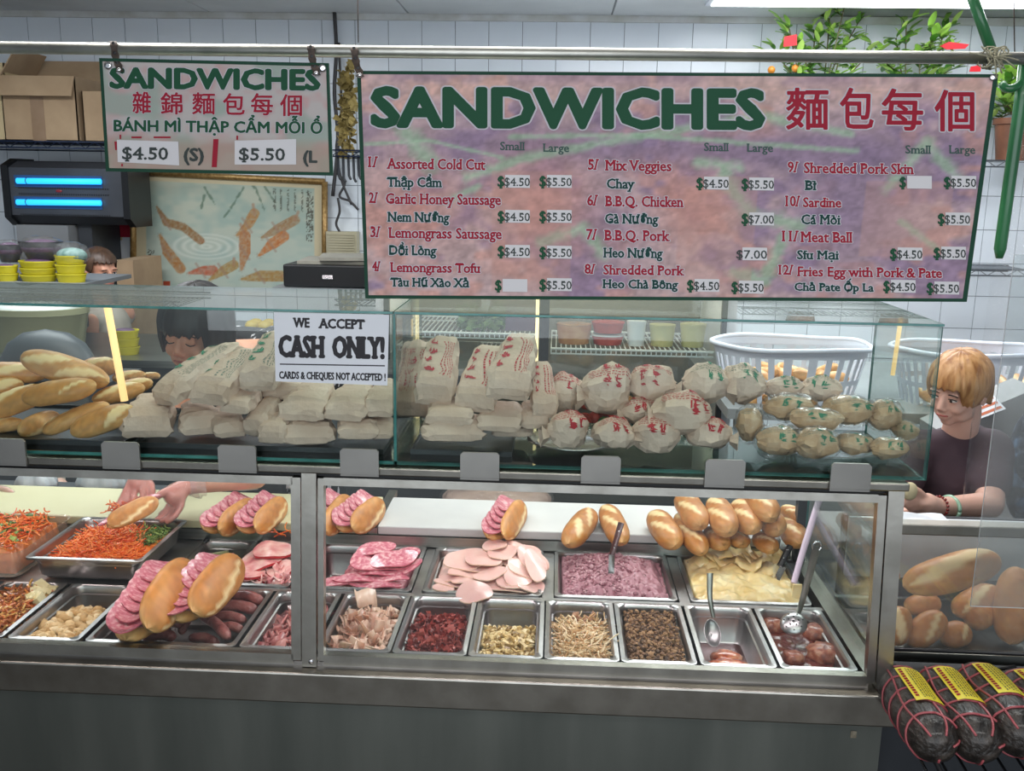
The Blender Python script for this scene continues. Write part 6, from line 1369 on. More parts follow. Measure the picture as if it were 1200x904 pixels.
def headM(loc, yaw, pitch, roll=0): return Matrix.Translation(loc)@Matrix.Rotation(math.radians(yaw), 4, 'Z')@Matrix.Rotation(math.radians(pitch), 4, 'X')@Matrix.Rotation(math.radians(roll), 4, 'Y')
# ---- the sandwich maker behind the left display
hc = PY(229, 388, .56); M = headM(hc, -9, 12, 5)
w = empty('person', (hc.x+.1, 1.15, FZ), 'person with a black bob, filling a roll with gloved hands behind the left display', 'person')
wl, el_, shl = PY(224, 570, .66), PY(300, 560, .80), Vector((hc.x+.30, .98, hc.z-.14))
wr, er, shr = PY(172, 556, .70), Vector((hc.x-.20, .86, .36)), Vector((hc.x-.05, 1.0, hc.z-.12))
el_ = Vector((el_.x, el_.y, el_.z))
nk = PI_(M, (0, .03, -.09)); ch_ = Vector((hc.x+.12, .95, hc.z-.16))
body = MB(); head_parts(body, M); capsule(body, [PI_(M, (0, .02, -.05)), nk, ch_+Vector((-.02, -.02, .03))], [.05, .052])
capsule(body, [ch_, Vector((hc.x+.13, 1.12, .18)), Vector((hc.x+.12, 1.18, -.1))], [.10, .13]); capsule(body, [shl, el_], [.045, .036]); capsule(body, [el_, wl], [.036, .024]); capsule(body, [shr, er], [.045, .038]); capsule(body, [er, wr], [.038, .025]); capsule(body, [shr, shl], [.055, .055])
for q in (-.08, .09): capsule(body, [Vector((hc.x+.12+q, 1.2, -.1)), Vector((hc.x+.12+q, 1.22, FZ+.07))], [.075, .045]); body.box((hc.x+.12+q-.04, 1.08, FZ), (hc.x+.12+q+.04, 1.3, FZ+.07))
hand = MB()
# her left hand (picture right): palm behind the roll, thumb across it, fingers curled under
capsule(hand, [wl, PY(212, 574, .645), PY(203, 580, .63)], [.024, .031]); hand.ell(PY(205, 580, .63), (.036, .022, .034), 16, 10)
fingers(hand, [[PY(203, 573, .625), PY(190, 578, .60), PY(180, 586, .59), PY(172, 592, .595)]], .0105)
fingers(hand, [[PY(214, 580, .63), PY(212, 594, .62), PY(204, 606, .605), PY(194, 614, .60)], [PY(208, 584, .635), PY(205, 597, .63), PY(197, 607, .615), PY(187, 612, .61)], [PY(204, 588, .645), PY(198, 600, .64), PY(190, 607, .63), PY(181, 609, .625)], [PY(200, 590, .655), PY(193, 600, .65), PY(186, 604, .64)]])
# her right hand (picture left): reaching down with fingers over the filling
capsule(hand, [wr, PY(166, 560, .665), PY(163, 566, .655)], [.025, .030]); hand.ell(PY(164, 566, .655), (.040, .020, .032), 16, 10)
fingers(hand, [[PY(152, 566, .65), PY(148, 578, .63), PY(148, 592, .62), PY(151, 600, .62)], [PY(159, 568, .645), PY(157, 582, .625), PY(158, 596, .615)], [PY(168, 568, .645), PY(168, 582, .625), PY(167, 594, .618)], [PY(177, 566, .65), PY(179, 578, .635), PY(177, 588, .63)]])
fingers(hand, [[PY(150, 572, .64), PY(141, 590, .62), PY(134, 602, .61), PY(127, 609, .605)]], .0105)
body.v, bn = body.v, None; k = len(body.v); body.add(hand.v, hand.f)
me = remesh(body, 'body', .0052, 3); me.materials.append(SKIN); me.materials.append(GSK)
hx = [Vector(v) for v in hand.v]; lo = Vector([min(v[i] for v in hx) for i in range(3)]); hi = Vector([max(v[i] for v in hx) for i in range(3)])
for p in me.polygons:
    c = p.center
    if lo.x-.004 < c.x < hi.x-.004 and c.z < hi.z+.002 and c.y < .70 and c.z > lo.z-.01: p.material_index = 1
link('body', me, None, w)
gm = MB(); gm.add(hand.v, hand.f); me = remesh(gm, 'gloves', .005, 1, lambda c: c); 
for v in me.vertices: v.co += v.normal*.0016
me.materials.append(FILM); link('gloves', me, None, w)
for a, b in ((wl, el_), (wr, er)):
    d = (b-a).normalized(); x, y = frame(d); mb = MB(); L = []
    for i in range(5):
        L.append([a+d*(i*.011-.012)+(x*math.cos(t)+y*math.sin(t))*(.027+.003*i+.0035*math.sin(t*5+i)*(i/2)) for t in [2*PI*k/28 for k in range(28)]])
    mb.loops(L, False, False).build('glove_cuff', thin_glass('glove_film', 'F4EEEC', haze=.22, rough=.2, hazecol='F0E4E0') if 'glove_film' not in MC else MC['glove_film'], w, True)
face_bits(w, M); hair(w, M, HBK, 1.0, side=-.075, back=-.10, fringe=.022, vol=1.10, seed=3, openx=.052)
FLOR = mk('floral_cloth', '101014', rough=.8); nt = FLOR.node_tree; b_ = nt.nodes['Principled BSDF']
vo = _n(nt, 'ShaderNodeTexVoronoi'); vo.inputs['Scale'].default_value = 34; n2 = _n(nt, 'ShaderNodeTexNoise'); n2.inputs['Scale'].default_value = 60; tc = _n(nt, 'ShaderNodeTexCoord'); mpp = _n(nt, 'ShaderNodeMapping'); mpp.inputs['Scale'].default_value = (1, 1, .5); nt.links.new(tc.outputs['Object'], mpp.inputs[0]); nt.links.new(mpp.outputs[0], vo.inputs['Vector']); nt.links.new(mpp.outputs[0], n2.inputs['Vector'])
ad = _n(nt, 'ShaderNodeMath', operation='ADD'); nt.links.new(vo.outputs['Distance'], ad.inputs[0]); nt.links.new(n2.outputs['Fac'], ad.inputs[1]); rp = _n(nt, 'ShaderNodeValToRGB'); rp.color_ramp.interpolation = 'CONSTANT'; rp.color_ramp.elements[0].color = lin('B9B6BC'); rp.color_ramp.elements[1].position = .78; rp.color_ramp.elements[1].color = lin('101014'); nt.links.new(ad.outputs[0], rp.inputs[0]); nt.links.new(rp.outputs[0], b_.inputs['Base Color'])
sh_ = MB(); capsule(sh_, [ch_+Vector((0, .01, .0)), Vector((hc.x+.13, 1.13, .18)), Vector((hc.x+.12, 1.19, -.12))], [.125, .155]); capsule(sh_, [shr, shl], [.072, .072]); capsule(sh_, [shl, shl.lerp(el_, .45)], [.066, .06]); capsule(sh_, [shr, shr.lerp(er, .5)], [.066, .06]); capsule(sh_, [PY(322, 572, .99), PY(305, 578, 1.0)], [.05, .05])
me = remesh(sh_, 'blouse', .009, 5); me.materials.append(FLOR); link('blouse', me, None, w)
APR = mk('white_apron', 'A9A6AA', 'BDBABE', scale=9, rough=.7, bump=.4, bscale=14)
q0, q1 = PY(218, 574, .955), PY(342, 568, .955); mb = MB().grid(24, 6, lambda u, v: Vector((q0.x+(q1.x-q0.x)*u, .955+.02*math.sin(u*9)+.03*v, .064+(.065+.02*math.sin(u*5))*v)))
o = mb.build('apron', APR, w, True); so = o.modifiers.new('s', 'SOLIDIFY'); so.thickness = .004
filled2((130, 613), (180, 589), 27, .135, .17, 'roll being filled with shredded carrot, held in the gloved hands', None, -.2, n=4, mw=.7)
e = food('carrot_in_roll', PY(150, 598, .6).x, .6, 'carrot shreds being pushed into the held roll'); pcar = PY(148, 597, .605)
bits('carrot_shreds', 60, lambda: pcar+Vector((R(-.045, .04), R(-.012, .012), R(-.012, .014))), strand(.035, .0018, .5), CAR, e, smooth=True)
# ---- the cashier at the right
hc = PY(1123, 456, .80); M = headM(hc, -52, 16, 4)
w = empty('person', (hc.x+.02, .98, FZ), 'cashier with short ginger hair and a dark plum T-shirt, looking down behind the right end', 'person')
sR, eR, wR = PY(1160, 528, .86), PY(1160, 592, .70), PY(1098, 594, .60)
sL, eL, wL = PY(1072, 528, .88), PY(1050, 588, .74), PY(1075, 592, .62)
ch_ = PY(1118, 545, .90)
body = MB(); head_parts(body, M, .92); capsule(body, [PI_(M, (0, .02, -.05)), PI_(M, (0, .032, -.09)), ch_+Vector((0, 0, .06))], [.047, .053])
capsule(body, [ch_, ch_+Vector((0, .06, -.4))], [.11, .13]); capsule(body, [sR, sL], [.05, .05]); capsule(body, [sR, eR], [.046, .040]); capsule(body, [eR, wR], [.040, .025]); capsule(body, [sL, eL], [.044, .038]); capsule(body, [eL, wL], [.036, .025])
for q in (-.09, .09): capsule(body, [ch_+Vector((q, .06, -.42)), Vector((ch_.x+q, 1.0, FZ+.07))], [.08, .045]); body.box((ch_.x+q-.04, .86, FZ), (ch_.x+q+.04, 1.08, FZ+.07))
capsule(body, [wR, PY(1086, 590, .585)], [.025, .030]); body.ell(PY(1083, 589, .58), (.036, .026, .022), 14, 10)
fingers(body, [[PY(1078, 583, .575), PY(1069, 580, .565), PY(1062, 583, .56), PY(1058, 588, .56)], [PY(1077, 587, .57), PY(1067, 586, .56), PY(1060, 590, .555), PY(1058, 594, .56)], [PY(1077, 591, .57), PY(1068, 592, .56), PY(1061, 595, .555)], [PY(1078, 595, .575), PY(1070, 597, .565), PY(1064, 598, .56)], [PY(1084, 583, .575), PY(1077, 576, .565), PY(1070, 573, .56), PY(1066, 574, .56)]])
capsule(body, [wL, PY(1070, 598, .60)], [.025, .028]); fingers(body, [[PY(1066, 598, .60), PY(1060, 600, .59), PY(1056, 600, .585)], [PY(1068, 601, .60), PY(1062, 603, .59), PY(1057, 603, .585)]])
me = remesh(body, 'body', .0055, 3); me.materials.append(SKIN2); link('body', me, None, w)
face_bits(w, M, .92, closed=False); hair(w, M, HGN, .92, side=-.045, back=-.085, fringe=.038, vol=1.05, seed=11, openx=.050)
PLUM = mk('plum_cotton', '3A2A33', '48363F', scale=6, rough=.85, bump=.2, bscale=20)
sh_ = MB(); capsule(sh_, [ch_+Vector((0, .0, -.01)), ch_+Vector((0, .06, -.38))], [.135, .16]); capsule(sh_, [sR, sL], [.066, .066]); capsule(sh_, [sR, sR.lerp(eR, .62)], [.070, .062]); capsule(sh_, [sL, sL.lerp(eL, .6)], [.070, .06]); capsule(sh_, [ch_+Vector((-.02, -.02, .02)), ch_+Vector((.03, -.0, .04))], [.10, .10])
me = remesh(sh_, 'tshirt', .008, 6); me.materials.append(PLUM); link('tshirt', me, None, w)
def ringband(a, b, r_, t, mat, name, par, bead=0):
    d = (b-a).normalized(); x, y = frame(d)
    if bead:
        for k in range(bead): MB().ell(a+(x*math.cos(2*PI*k/bead)+y*math.sin(2*PI*k/bead))*r_, (t,)*3, 8, 6).build(name, mat, par, True)
    else: MB().tube([a+(x*math.cos(q)+y*math.sin(q))*r_ for q in [2*PI*k/28 for k in range(29)]], t, 10).build(name, mat, par, True)
ringband(PY(1101, 594, .603), eR, .0285, .0042, mk('red_beads', '7E1E1A', rough=.25, coat=.5), 'red_bead', w, 18)
ringband(PY(1113, 596, .625), eR, .034, .0055, mk('jade', '7FA890', '9CC0A8', scale=20, rough=.25, coat=.5), 'jade_bangle', w)
NC = mk('gold_chain', 'B8924A', rough=.3, metal=1)
# ---- assistant whose arm reaches in at the far left
hc = PY(-75, 400, 1.25); M = headM(hc, 10, 20)
w = empty('person', (hc.x, 1.32, FZ), 'person at the left edge, only a beige-sleeved forearm and gloved fingertips in view', 'person')
sR, eR, wR = hc+Vector((.17, .06, -.22)), PY(62, 566, 1.22), PY(100, 600, 1.12); sL, eL, wL = hc+Vector((-.17, .06, -.22)), hc+Vector((-.2, -.1, -.44)), PY(-16, 578, .93)
body = MB(); head_parts(body, M); capsule(body, [PI_(M, (0, .02, -.05)), hc+Vector((0, .05, -.2))], [.05, .053]); capsule(body, [hc+Vector((0, .07, -.3)), hc+Vector((0, .1, -.7))], [.11, .13]); capsule(body, [sR, sL], [.05, .05]); capsule(body, [sR, eR], [.045, .038]); capsule(body, [eR, wR], [.038, .026]); capsule(body, [sL, eL], [.045, .038]); capsule(body, [eL, wL], [.038, .026])
for q in (-.09, .09): capsule(body, [hc+Vector((q, .1, -.75)), Vector((hc.x+q, 1.35, FZ+.07))], [.08, .045]); body.box((hc.x+q-.04, 1.2, FZ), (hc.x+q+.04, 1.42, FZ+.07))
body.ell(wR+Vector((.02, -.03, -.03)), (.035, .04, .02), 12, 8)
fingers(body, [[wR+Vector((.01+q, -.05, -.03)), wR+Vector((.015+q, -.075, -.045)), wR+Vector((.015+q, -.09, -.065))] for q in (-.02, 0, .02, .038)]); fingers(body, [[wR+Vector((-.01, -.02, -.03)), wR+Vector((-.04, -.045, -.045)), wR+Vector((-.045, -.06, -.06))]])
h2 = MB(); h2.ell(PY(-8, 578, .90), (.036, .03, .018), 12, 8)
fingers(h2, [[PY(-2, 572+5*k, .89), PY(8, 574+5*k, .87), PY(18-3*k, 580+4*k, .86)] for k in range(4)]); fingers(h2, [[PY(-10, 584, .88), PY(-2, 592, .86), PY(6, 596, .85)]]); body.add(h2.v, h2.f)
me = remesh(body, 'body', .006, 3); me.materials.append(SKIN2); link('body', me, None, w); face_bits(w, M); hair(w, M, HBR, seed=5)
gm = MB(); gm.add(h2.v, h2.f); me = remesh(gm, 'glove', .005, 1); 
for v in me.vertices: v.co += v.normal*.0016
me.materials.append(FILM); link('glove', me, None, w)
BGS = mk('beige_sleeve', 'A69C90', 'B8AEA2', scale=7, rough=.8)
sh_ = MB(); capsule(sh_, [hc+Vector((0, .07, -.28)), hc+Vector((0, .1, -.7))], [.14, .16]); capsule(sh_, [sR, sL], [.068, .068]); capsule(sh_, [sR, sR.lerp(eR, .98)], [.066, .050]); capsule(sh_, [sL, eL], [.066, .055])
me = remesh(sh_, 'shirt', .009, 5); me.materials.append(BGS); link('shirt', me, None, w)
# ---- woman far behind
hc = PY(117, 317, 3.05); M = headM(hc, 62, 8)
w = empty('person', (hc.x, 3.1, FZ), 'person far behind with tied-back brown hair, seen in profile beside the yellow trays', 'person')
body = MB(); head_parts(body, M); capsule(body, [PI_(M, (0, .02, -.05)), hc+Vector((0, .03, -.2))], [.048, .05]); capsule(body, [hc+Vector((0, .03, -.32)), hc+Vector((0, .03, -.75))], [.11, .13]); capsule(body, [hc+Vector((-.05, -.14, -.26)), hc+Vector((.05, .17, -.26))], [.05, .05])
for q in (-.15, .18): capsule(body, [hc+Vector((0, q, -.26)), hc+Vector((.02, q*1.2, -.52)), hc+Vector((.16, q, -.7))], [.045, .028]); body.ell(hc+Vector((.2, q, -.72)), (.045, .03, .02), 10, 8); fingers(body, [[hc+Vector((.22, q+k*.016, -.72)), hc+Vector((.25, q+k*.018, -.73)), hc+Vector((.27, q+k*.018, -.75))] for k in (-1.5, -.5, .5, 1.5)])
for q in (-.09, .09): capsule(body, [hc+Vector((q*.3, q, -.78)), Vector((hc.x, hc.y+q, FZ+.07))], [.08, .045]); body.box((hc.x-.08, hc.y+q-.04, FZ), (hc.x+.14, hc.y+q+.04, FZ+.07))
me = remesh(body, 'body', .007, 3); me.materials.append(SKIN); link('body', me, None, w); face_bits(w, M, closed=False); hair(w, M, HBR, side=.0, back=-.04, fringe=.055, vol=1.0, seed=9, openx=.07)
MB().ell(PI_(M, (0, .12, .0)), (.03, .03, .035), 12, 8).build('hair_bun', HBR, w, True)
sh_ = MB(); capsule(sh_, [hc+Vector((0, .03, -.3)), hc+Vector((0, .03, -.78))], [.13, .15]); capsule(sh_, [hc+Vector((-.03, -.15, -.27)), hc+Vector((.03, .18, -.27))], [.066, .066]); me = remesh(sh_, 'shirt', .011, 5); me.materials.append(BGS); link('shirt', me, None, w)
# ---- tied white bags behind the cream board
WBG = mk('white_carrier_bag', 'B4B8BE', 'C8CCD2', scale=6, rough=.35, bump=.5, bscale=26, sss=.1)
bt = MB().box((PY(-60, 590, 1.1).x, .985, FZ), (PY(215, 590, 1.1).x, 1.10, .02)).build('prep_ledge', BC); tag(bt, 'dark ledge behind the cream board carrying the tied white bags', 'ledge')
for (px, py, w_, h_, l, sd) in ((122, 590, 58, 40, 'white carrier bag tied in a knot, behind the cream board by the gloved hands', 3), (45, 590, 46, 30, 'rounded white carrier bag behind the cream board, at the beige sleeve', 8)):
    c = PY(px, py, 1.04); c.z = .021; s = pxm(c); e = empty('carrier_bag', c, l, 'bag'); L = []; n = 40
    for (q, z) in ((.7, 0), (.98, .04), (1, .16), (.86, .34), (.60, .52), (.36, .66), (.16, .74), (.11, .78), (.22, .86), (.26, .94), (.12, 1.0)):
        L.append([Vector((math.cos(a)*w_/2*s*q*(1+.10*math.sin(a*9+sd+z*2)), math.sin(a)*.055*q*(1+.12*math.sin(a*7+sd)), z*(h_*1.25)*s+.004*math.sin(a*5))) for a in [2*PI*k/n for k in range(n)]])
    MB().loops(L, True, False).build('bag_body', WBG, e, True, loc=(0, 0, 0)); MB().tube([Vector((.014*math.cos(a), .014*math.sin(a), .77*h_*1.25*s)) for a in [2*PI*k/16 for k in range(17)]], .004, 6).build('knot', WBG, e, True, loc=(0, 0, 0))
# clear bag of slaw over the left pans
e = empty('slaw_tub', PZ(20, 668, 0), 'cloudy clear tub heaped with shredded carrot slaw at the far left', 'tub')
x0, x1, y0, y1 = -1.42, -1.075, .335, .61
MB().loops([rrect(x0, x1, y0, y1, .002, .03), rrect(x0-.01, x1+.01, y0-.01, y1+.01, .075, .035), rrect(x0-.016, x1+.016, y0-.016, y1+.016, .078, .035)], True, False).build('tub_body', thin_glass('cloudy_plastic', 'F0E8E0', haze=.25, hazecol='E8D8C8', rough=.1), e, True, 40)
heap('slaw_bed', x0+.015, x1-.015, y0+.015, y1-.015, .01, lambda u, v: .055+.015*math.sin(PI*u), VEG, parent=e, disp=(.01, 50)); bits('slaw_shreds', 420, rndpt(x0+.02, x1-.02, y0+.02, y1-.02, lambda u, v: .085+R(-.006, .008)), strand(.04, .0022, .4), CAR, e); bits('slaw_herbs', 120, rndpt(x0+.02, x1-.02, y0+.02, y1-.02, lambda u, v: .09+R(-.006, .008)), flake(.016, .001), GRN, e)
# ================================================================== right side: bread case, leaf-wrapped rolls, curtain, plants
BY = .12
zt_, zb_ = PY(1060, 620, BY).z, PY(1060, 764, BY).z
x0 = 1.142; x1 = 2.3
e = empty('bread_case', (1.6, .4, FZ), 'low steel case with a clear front full of long loaves, right of the counter', 'case')
bevel(MB().box((x0, BY-.008, zt_-.012), (x1, BY+.03, zt_+.014)).build('top_bar', FRAME, e), .003)
MB().box((x0, BY-.012, zb_-.055), (x1, BY+.012, zb_+.004)).build('front_trough', STEEL, e); MB().box((x0, BY+.012, zb_-.02), (x1, .455, zb_-.01)).build('case_floor', STEEL, e)
MB().box((x0, .44, zb_), (x1, .455, PY(1100, 607, .44).z)).build('rear_wall', DGREY, e); MB().box((x0, BY+.012, zb_-.01), (x0+.012, .44, zt_-.05)).build('end_wall', PLEX, e)
MB().pane((x0+.012, BY-.002, zb_+.004), (x1, BY+.002, zt_-.012), 1).build('front_pane', [thin_glass('scuffed_acrylic', 'F4F4F2', haze=.07, hazecol='DADCDC'), EDGE], e)
MB().box((x0+.012, .425, zb_+.06), (x1, .437, PY(1100, 609, .43).z)).build('paper_lining', mk('white_paper_lining', 'C6C9CE', 'D8DADE', scale=7, rough=.8, bump=.5, bscale=12), e)
bevel(MB().box((x0, BY+.03, zt_-.014), (x1, .205, zt_-.004)).build('rear_ledge', STEEL, e), .002)
MB().box((x0, .4, FZ), (x1, .66, zb_-.06)).build('case_base', DGREY, e)
GB = 'long loaves in the low bread case'
for q in (((1066, 685), (1165, 657), 46, .20, .22, 'largest loaf, long pale seam, lying on top in the low bread case', ((.5, .46, 0., .42),), .5),
          ((1122, 716), (1166, 694), 34, .27, .29, 'loaf under the right end of the largest one in the case', ((.5, .4, .6, .3),), .4),
          ((1066, 712), (1096, 706), 30, .26, .28, 'short reddish loaf below the largest one’s left end', (), 0),
          ((1068, 752), (1102, 724), 34, .17, .20, 'loaf in the front row with a sharp pale slash', ((.6, .35, .4, .25),), .8),
          ((1106, 747), (1132, 741), 32, .19, .20, 'loaf end at the bottom centre of the bread case', ((.7, .2, .9, .3),), .5),
          ((1138, 728), (1156, 716), 36, .25, .26, 'pale rounded loaf end right of centre', (), 0),
          ((1049, 752), (1056, 716), 30, .16, .2, 'cut-looking loaf at the left end against the steel post', ((.5, .42, .6, .5),), 0),
          ((1184, 748), (1192, 672), 44, .19, .28, 'broad loaf standing at the right edge behind the clear sheet', (), 0),
          ((1040, 676), (1048, 670), 24, .3, .3, 'small loaf tip left of the largest one', (), 0),
          ((1118, 768), (1158, 764), 20, .3, .3, 'flat loaf on the case floor at the right', (), 0)):
    loaf(q[0], q[1], q[2], q[3], q[5], GB, 'long_loaf', q[6] or (), q[7], Y2=q[4], pale=.05)
# white papers on the ledge
o = MB().grid(16, 6, lambda u, v: PY(1052+62*u, 611, .16).lerp(PY(1052+52*u, 600, .22), v)*1+Vector((0, 0, .006*noise.noise(Vector((u*4, v*3, 1)))-.0))).build('wrapping_paper', WHITE, None, True)
for v in o.data.vertices: v.co.z = zt_+.004+.010*abs(noise.noise(v.co*18))
tag(o, 'white wrapping paper lying on the steel ledge in front of the cashier', 'paper')
o = MB().ell(PY(1066, 576, .545), (.022, .012, .026), 14, 10).build('folded_note', mk('cream_note', 'C9BC98', rough=.7), None, True); tag(o, 'cream folded note held in the cashier’s fingers', 'paper')
# ---- leaf-wrapped rolls
LEAF = mk('dark_leaf_wrap', '120F0E', '2C2622', '4E4640', scale=40, rough=.45, coat=.25, bump=1.0, bscale=44, stretch=(.3, 1, 1), dist=.018); PINK = mk('pink_ribbon', '9A4048', 'B45C60', scale=20, rough=.5, coat=.2); YEL_ = mk('yellow_label', 'F2DC28', 'F8E83C', scale=6, rough=.35); SILV = mk('plastic_end', '7E7C80', '9C9A9E', scale=20, rough=.25, coat=.8, bump=.6, bscale=40)
GL = 'leaf-wrapped sausage rolls with pink ribbon and yellow labels'
for i, (a, b, w_, l) in enumerate((((1050, 800), (1098, 872), 74, 'leftmost dark leaf-wrapped roll, its yellow label facing up, beside the counter'), ((1096, 800), (1150, 872), 76, 'second dark leaf-wrapped roll from the left, label near its middle'), ((1142, 798), (1200, 864), 78, 'third dark leaf-wrapped roll from the left'), ((1190, 806), (1254, 866), 78, 'dark leaf-wrapped roll cut by the right edge of the picture'))):
    p0, p1 = PY(*a, -.02), PY(*b, -.30); s = pxm(p1); r_ = w_/2*s*.84; d = (p1-p0).normalized(); L_ = (p1-p0).length+r_*.8; e = empty('leaf_wrapped_roll', (0, 0, 0), l, 'sausage roll', GL); e.matrix_world = basis(p0, p1, 0)
    def Sf(u, t, off=0.):
        q = (1-abs(2*u-1)**7)**.5 if 0 < u < 1 else 0; q = max(q, .12); k = 1+.035*noise.noise(Vector((u*5+i*7, math.cos(t)*1.5, math.sin(t)*1.5)))-.02*abs(math.sin(5*t+i))
        rr = r_*q*k+off; return Vector(((u-.5)*L_, math.sin(t)*rr, math.cos(t)*rr))
    mb = MB(); mb.loops([[Sf(u, 2*PI*k/32) for k in range(32)] for u in [0, .01, .03, .06, .1]+[.1+.8*j/18 for j in range(1, 19)]+[.94, .97, .99, 1]]); o = mb.build('leaf_wrapping', LEAF, None, True); o.parent = e
    for t0 in (-.75, .35, 1.4, 3.0):
        mb = MB().tube([Sf(u, t0+.12*math.sin(u*7+i), .001) for u in [.02+.96*k/30 for k in range(31)]], .0024, 6); o = mb.build('ribbon', PINK, None, True); o.parent = e
    for u0 in (.16, .32, .50, .68, .85):
        mb = MB().tube([Sf(u0+.02*math.sin(t*2+i), t, .001) for t in [2*PI*k/32 for k in range(33)]], .0024, 6); o = mb.build('ribbon', PINK, None, True); o.parent = e
    # label on the camera side: find the angle facing the lens
    la = (.15 if i == 0 else .1); u0, u1 = .20, .70; mb = MB().grid(12, 8, lambda u, v: Sf(u0+(u1-u0)*u, la-.52+1.04*v, .0046)); o = mb.build('yellow_label', YEL_, None, True); o.parent = e; lab = o
    for nm, mt, rows, (va, vb) in (('label_lines', INK, 5, (.30, .80)), ('red_letter_row', RDL, 1, (.08, .2))):
        mb = MB()
        for r in range(rows):
            v = va+(vb-va)*(r+.5)/rows; u = .06
            while u < .92:
                du = R(.02, .07) if rows > 1 else .05; hh = .018 if rows > 1 else .06
                q = [Sf(u0+(u1-u0)*uu, la-.52+1.04*vv, .0054) for uu, vv in ((u, v-hh), (u+du, v-hh), (u+du, v+hh), (u, v+hh))]; mb.add(q, [(0, 1, 2, 3)]); u += du+.022
        o = mb.build(nm, mt, None); o.parent = lab; o['kind'] = 'stuff'
# rack under them
rk = empty('wire_rack', (1.35, -.2, -.4), 'black wire rack holding the leaf-wrapped rolls, right of the counter', 'rack'); pz = min(PY(1098, 872, -.30).z, 9)-.075
mb = MB()
for k in range(22): mb.tube([(1.13+k*.04, -.42, pz-.03), (1.13+k*.04, .06, pz+.02)], .003, 5)
for y_, z_ in ((-.42, pz-.03), (-.18, pz-.005), (.06, pz+.02), (-.42, pz+.02), (.06, pz+.09)): mb.tube([(1.12, y_, z_), (2.0, y_, z_)], .005, 6)
mb.tube([(1.125, -.42, pz+.02), (1.125, .06, pz+.09)], .006, 6); mb.build('rack_wires', BLACK, rk, True); 
for x_, y_ in ((1.14, -.40), (1.98, -.40), (1.14, .05), (1.98, .05)): MB().box((x_-.01, y_-.01, FZ), (x_+.01, y_+.01, pz)).build('leg', BLACK, rk)
o = MB().box((1.12, .03, FZ), (2.0, .09, PY(1100, 792, .03).z)).build('dark_riser', DGREY); tag(o, 'dark riser behind the leaf-wrapped rolls', 'riser')
o = MB().tube(spline([PY(1040, 776, .02), PY(1070, 788, .0), PY(1120, 790, .0), (PY(1190, 782, .02))], 20), .005, 8).build('cord', BLACK, None, True); tag(o, 'thin black cord running above the leaf-wrapped rolls', 'cord')
# ---- clear sheet and curtain
o = MB().pane((PY(1171, 440, -.02).x, -.022, PY(1171, 712, -.02).z), (2.1, -.018, PY(1171, 440, -.02).z+.25), 1).build('acrylic_sheet', [PLEX, WHITE]); tag(o, 'clear acrylic sheet hanging in front of the bread case at the right edge', 'panel')
cx = PY(1178, 300, .35).x
def cur(u, v):
    z = .28+(1.55-.28)*v; x = cx+.02*math.sin(v*3)+u*.5; return Vector((x, .42+.035*math.sin(u*22+1.3*math.sin(v*4))+.012*noise.noise(Vector((u*9, v*6, 0))), z))
o = MB().grid(60, 30, cur).build('plastic_curtain', FILM, None, True); tag(o, 'clear wrinkled plastic curtain at the right edge beside the cashier', 'curtain')
DN = mk('dark_navy_cloth', '12161F', '262C3A', '6A88A8', scale=18, rough=.7)
e = empty('hanging_jacket', PY(1192, 540, 1.0), 'dark blue patterned jacket hanging behind the plastic curtain', 'jacket'); mb = MB().ell(PY(1206, 545, 1.05), (.07, .06, .20), 16, 12); mb.v = [tuple(Vector(v)+Vector((0, .02*noise.noise(Vector(v)*12), 0))) for v in mb.v]; mb.build('cloth', DN, e, True)
# ---- green pole
GP = mk('green_pole', '1F5A34', '2E7044', scale=8, rough=.35, coat=.3)
e = empty('green_pole', PY(1185, 200, .06), 'dark green metal pole hanging down right of the menu board, rounded end', 'pole')
MB().tube([PY(1203, 62, .06), PY(1196, 120, .06), PY(1172, 292, .06), PY(1171, 303, .06)], [.013, .013, .0125, .007], 14).build('pole_lower', GP, e, True)
MB().tube([PY(1130, -30, .12), PY(1162, 60, .10)], .011, 12).build('pole_upper', GP, e, True)
MB().tube(spline([PY(1174, 98, .06), PY(1180, 104, .05), PY(1190, 102, .05), PY(1199, 94, .06)], 8), .008, 10).build('pole_hook', GP, e, True)
# ---- potted trees on the upper shelf
LF = mk('leaf_green', '558A38', '96C452', 'BEE074', scale=8, rough=.4, rnd=True, sss=.1); STM = mk('twig', '4A4A2E', '6A6440', scale=30, rough=.7); TERR = mk('terracotta', '5E3A28', '7E5038', scale=8, rough=.6); FR = mk('kumquat_orange', 'D88828', rough=.35, coat=.3); RDP = mk('red_packet', 'C01824', rough=.4)
def leafmesh():
    mb = MB(); L = []
    for i in range(6):
        t = i/5; w_ = .013*math.sin(PI*min(t*.92+.04, 1))**.7; z = -.010*t*t; L.append([Vector((t*.056, -w_, z+.003)), Vector((t*.056, 0, z)), Vector((t*.056, w_, z+.003))])
    for i in range(5): k = len(mb.v); mb.add([*L[i], *L[i+1]], [(0, 1, 4, 3), (1, 2, 5, 4)], .3+.1*i)
    return mb.mesh('leaf', True, mats=[LF])
LM = [leafmesh() for _ in range(3)]
for k, m_ in enumerate(LM): m_.attributes['rnd'].data.foreach_set('value', [.15+.35*k]*len(m_.polygons))
nl = 0
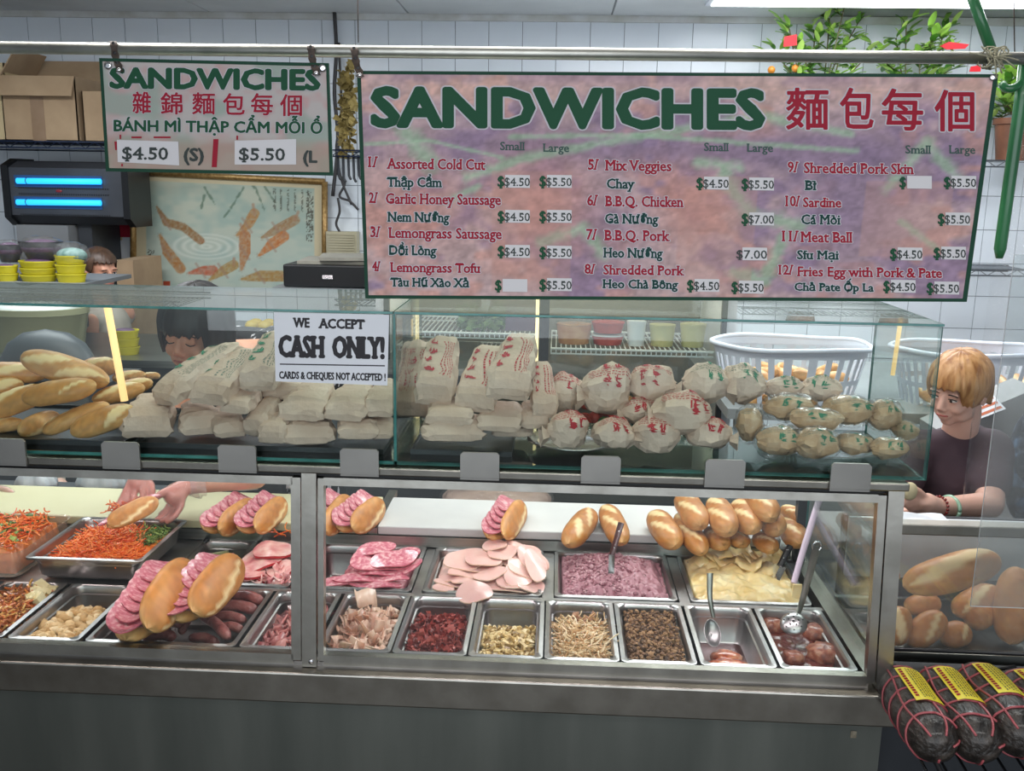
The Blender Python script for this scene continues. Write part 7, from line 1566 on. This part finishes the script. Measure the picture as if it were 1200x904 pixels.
for (px, base, tops, l) in ((960, 100, [(908, 60), (925, 34), (940, 60), (955, 40), (972, 22), (990, 6), (1004, 30), (948, 75), (985, 60), (1012, 70)], 'leafy potted kumquat tree behind the pipe, left one, tallest twigs'),
                         (1075, 100, [(1030, 60), (1050, 45), (1062, 30), (1078, 55), (1092, 40), (1106, 36), (1118, 60), (1040, 78), (1096, 76)], 'lower leafy potted tree behind the pipe, right one, with red packets'),
                         (1186, 165, [(1170, 105), (1182, 95), (1195, 90), (1178, 125), (1200, 130), (1170, 140)], 'small potted plant in a brown pot beside the green pole')):
    y = 3.74; c = PY(px, base, y); c.z = zp+.004; e = empty('potted_tree', c, l, 'plant'); hp = .13 if px < 1150 else PY(1186, 140, y).z-zp
    MB().lathe([(0, 0), (.075, 0), (.10, hp*.85), (.112, hp*.86), (.112, hp), (.095, hp), (.09, hp*.85), (0, hp*.84)], (0, 0, 0), 24).build('pot', TERR, e, True, 50, loc=(0, 0, 0)); st = MB(); lv = []
    for (tx_, ty_) in tops:
        t = PY(tx_, ty_, y+R(-.12, .12)); b = c+Vector((0, 0, hp)); m_ = b.lerp(t, .5)+Vector((R(-.03, .03), R(-.03, .03), .03)); p = spline([b, m_, t], 10); st.tube(p, .004, 5)
        for j in range(3, 11):
            for _ in range(2):
                q = p[j]; d = Vector((R(-1, 1), R(-1, 1), R(-.1, .9))).normalized(); lv.append((q+d*.01, d)); 
                if j > 5: q2 = q+d*R(.03, .07); st.tube([q, q2], .0018, 4); lv.append((q2, (d+Vector((R(-.6, .6), R(-.6, .6), R(-.2, .5)))).normalized())); lv.append((q2, (d+Vector((R(-.9, .9), R(-.9, .9), R(-.4, .5)))).normalized()))
    for v in range(len(st.v)): st.v[v] = tuple(Vector(st.v[v])-c)
    st.build('stems', STM, e, loc=(0, 0, 0))
    extra = MB()
    for k, (q, d) in enumerate(lv):
        M_ = Matrix.Translation(q-c)@d.to_track_quat('X', 'Z').to_matrix().to_4x4()@Matrix.Scale(R(1.0, 1.75), 4)
        if k < 290: o = bpy.data.objects.new('leaf', LM[k % 3]); COL.objects.link(o); o.parent = e; o.matrix_basis = M_
        else: m0 = LM[k % 3]; extra.add([M_@v.co for v in m0.vertices], [tuple(p.vertices) for p in m0.polygons], .15+.35*(k % 3))
    if extra.v: extra.build('leaf_mass', LF, e, loc=(0, 0, 0))['kind'] = 'stuff'
for (px, py, l) in ((904, 86, 'small orange kumquat left of the others behind the board’s top edge'), (932, 84, 'orange kumquat hanging behind the board’s top edge, second')):
    o = MB().ell(PY(px, py-4, 3.7), (.022,)*3, 12, 8).build('kumquat', FR, None, True); tag(o, l, 'fruit', 'kumquats on the left tree')
for (pts, l) in ((((919, 43), (934, 40), (934, 53), (918, 55)), 'red packet hung in the left kumquat tree'), (((1101, 54), (1112, 49), (1136, 52), (1131, 57), (1110, 58)), 'red ribbon bow on the right tree, above the pipe'), (((1138, 78), (1150, 76), (1149, 84), (1136, 84)), 'red paper end just above the menu board’s right corner')):
    q = [PY(a_, b_, 3.6) for a_, b_ in pts]; o = MB().loops([q, [c_+Vector((0, .006, 0)) for c_ in q]]).build('red_packet', RDP); tag(o, l, 'decoration')
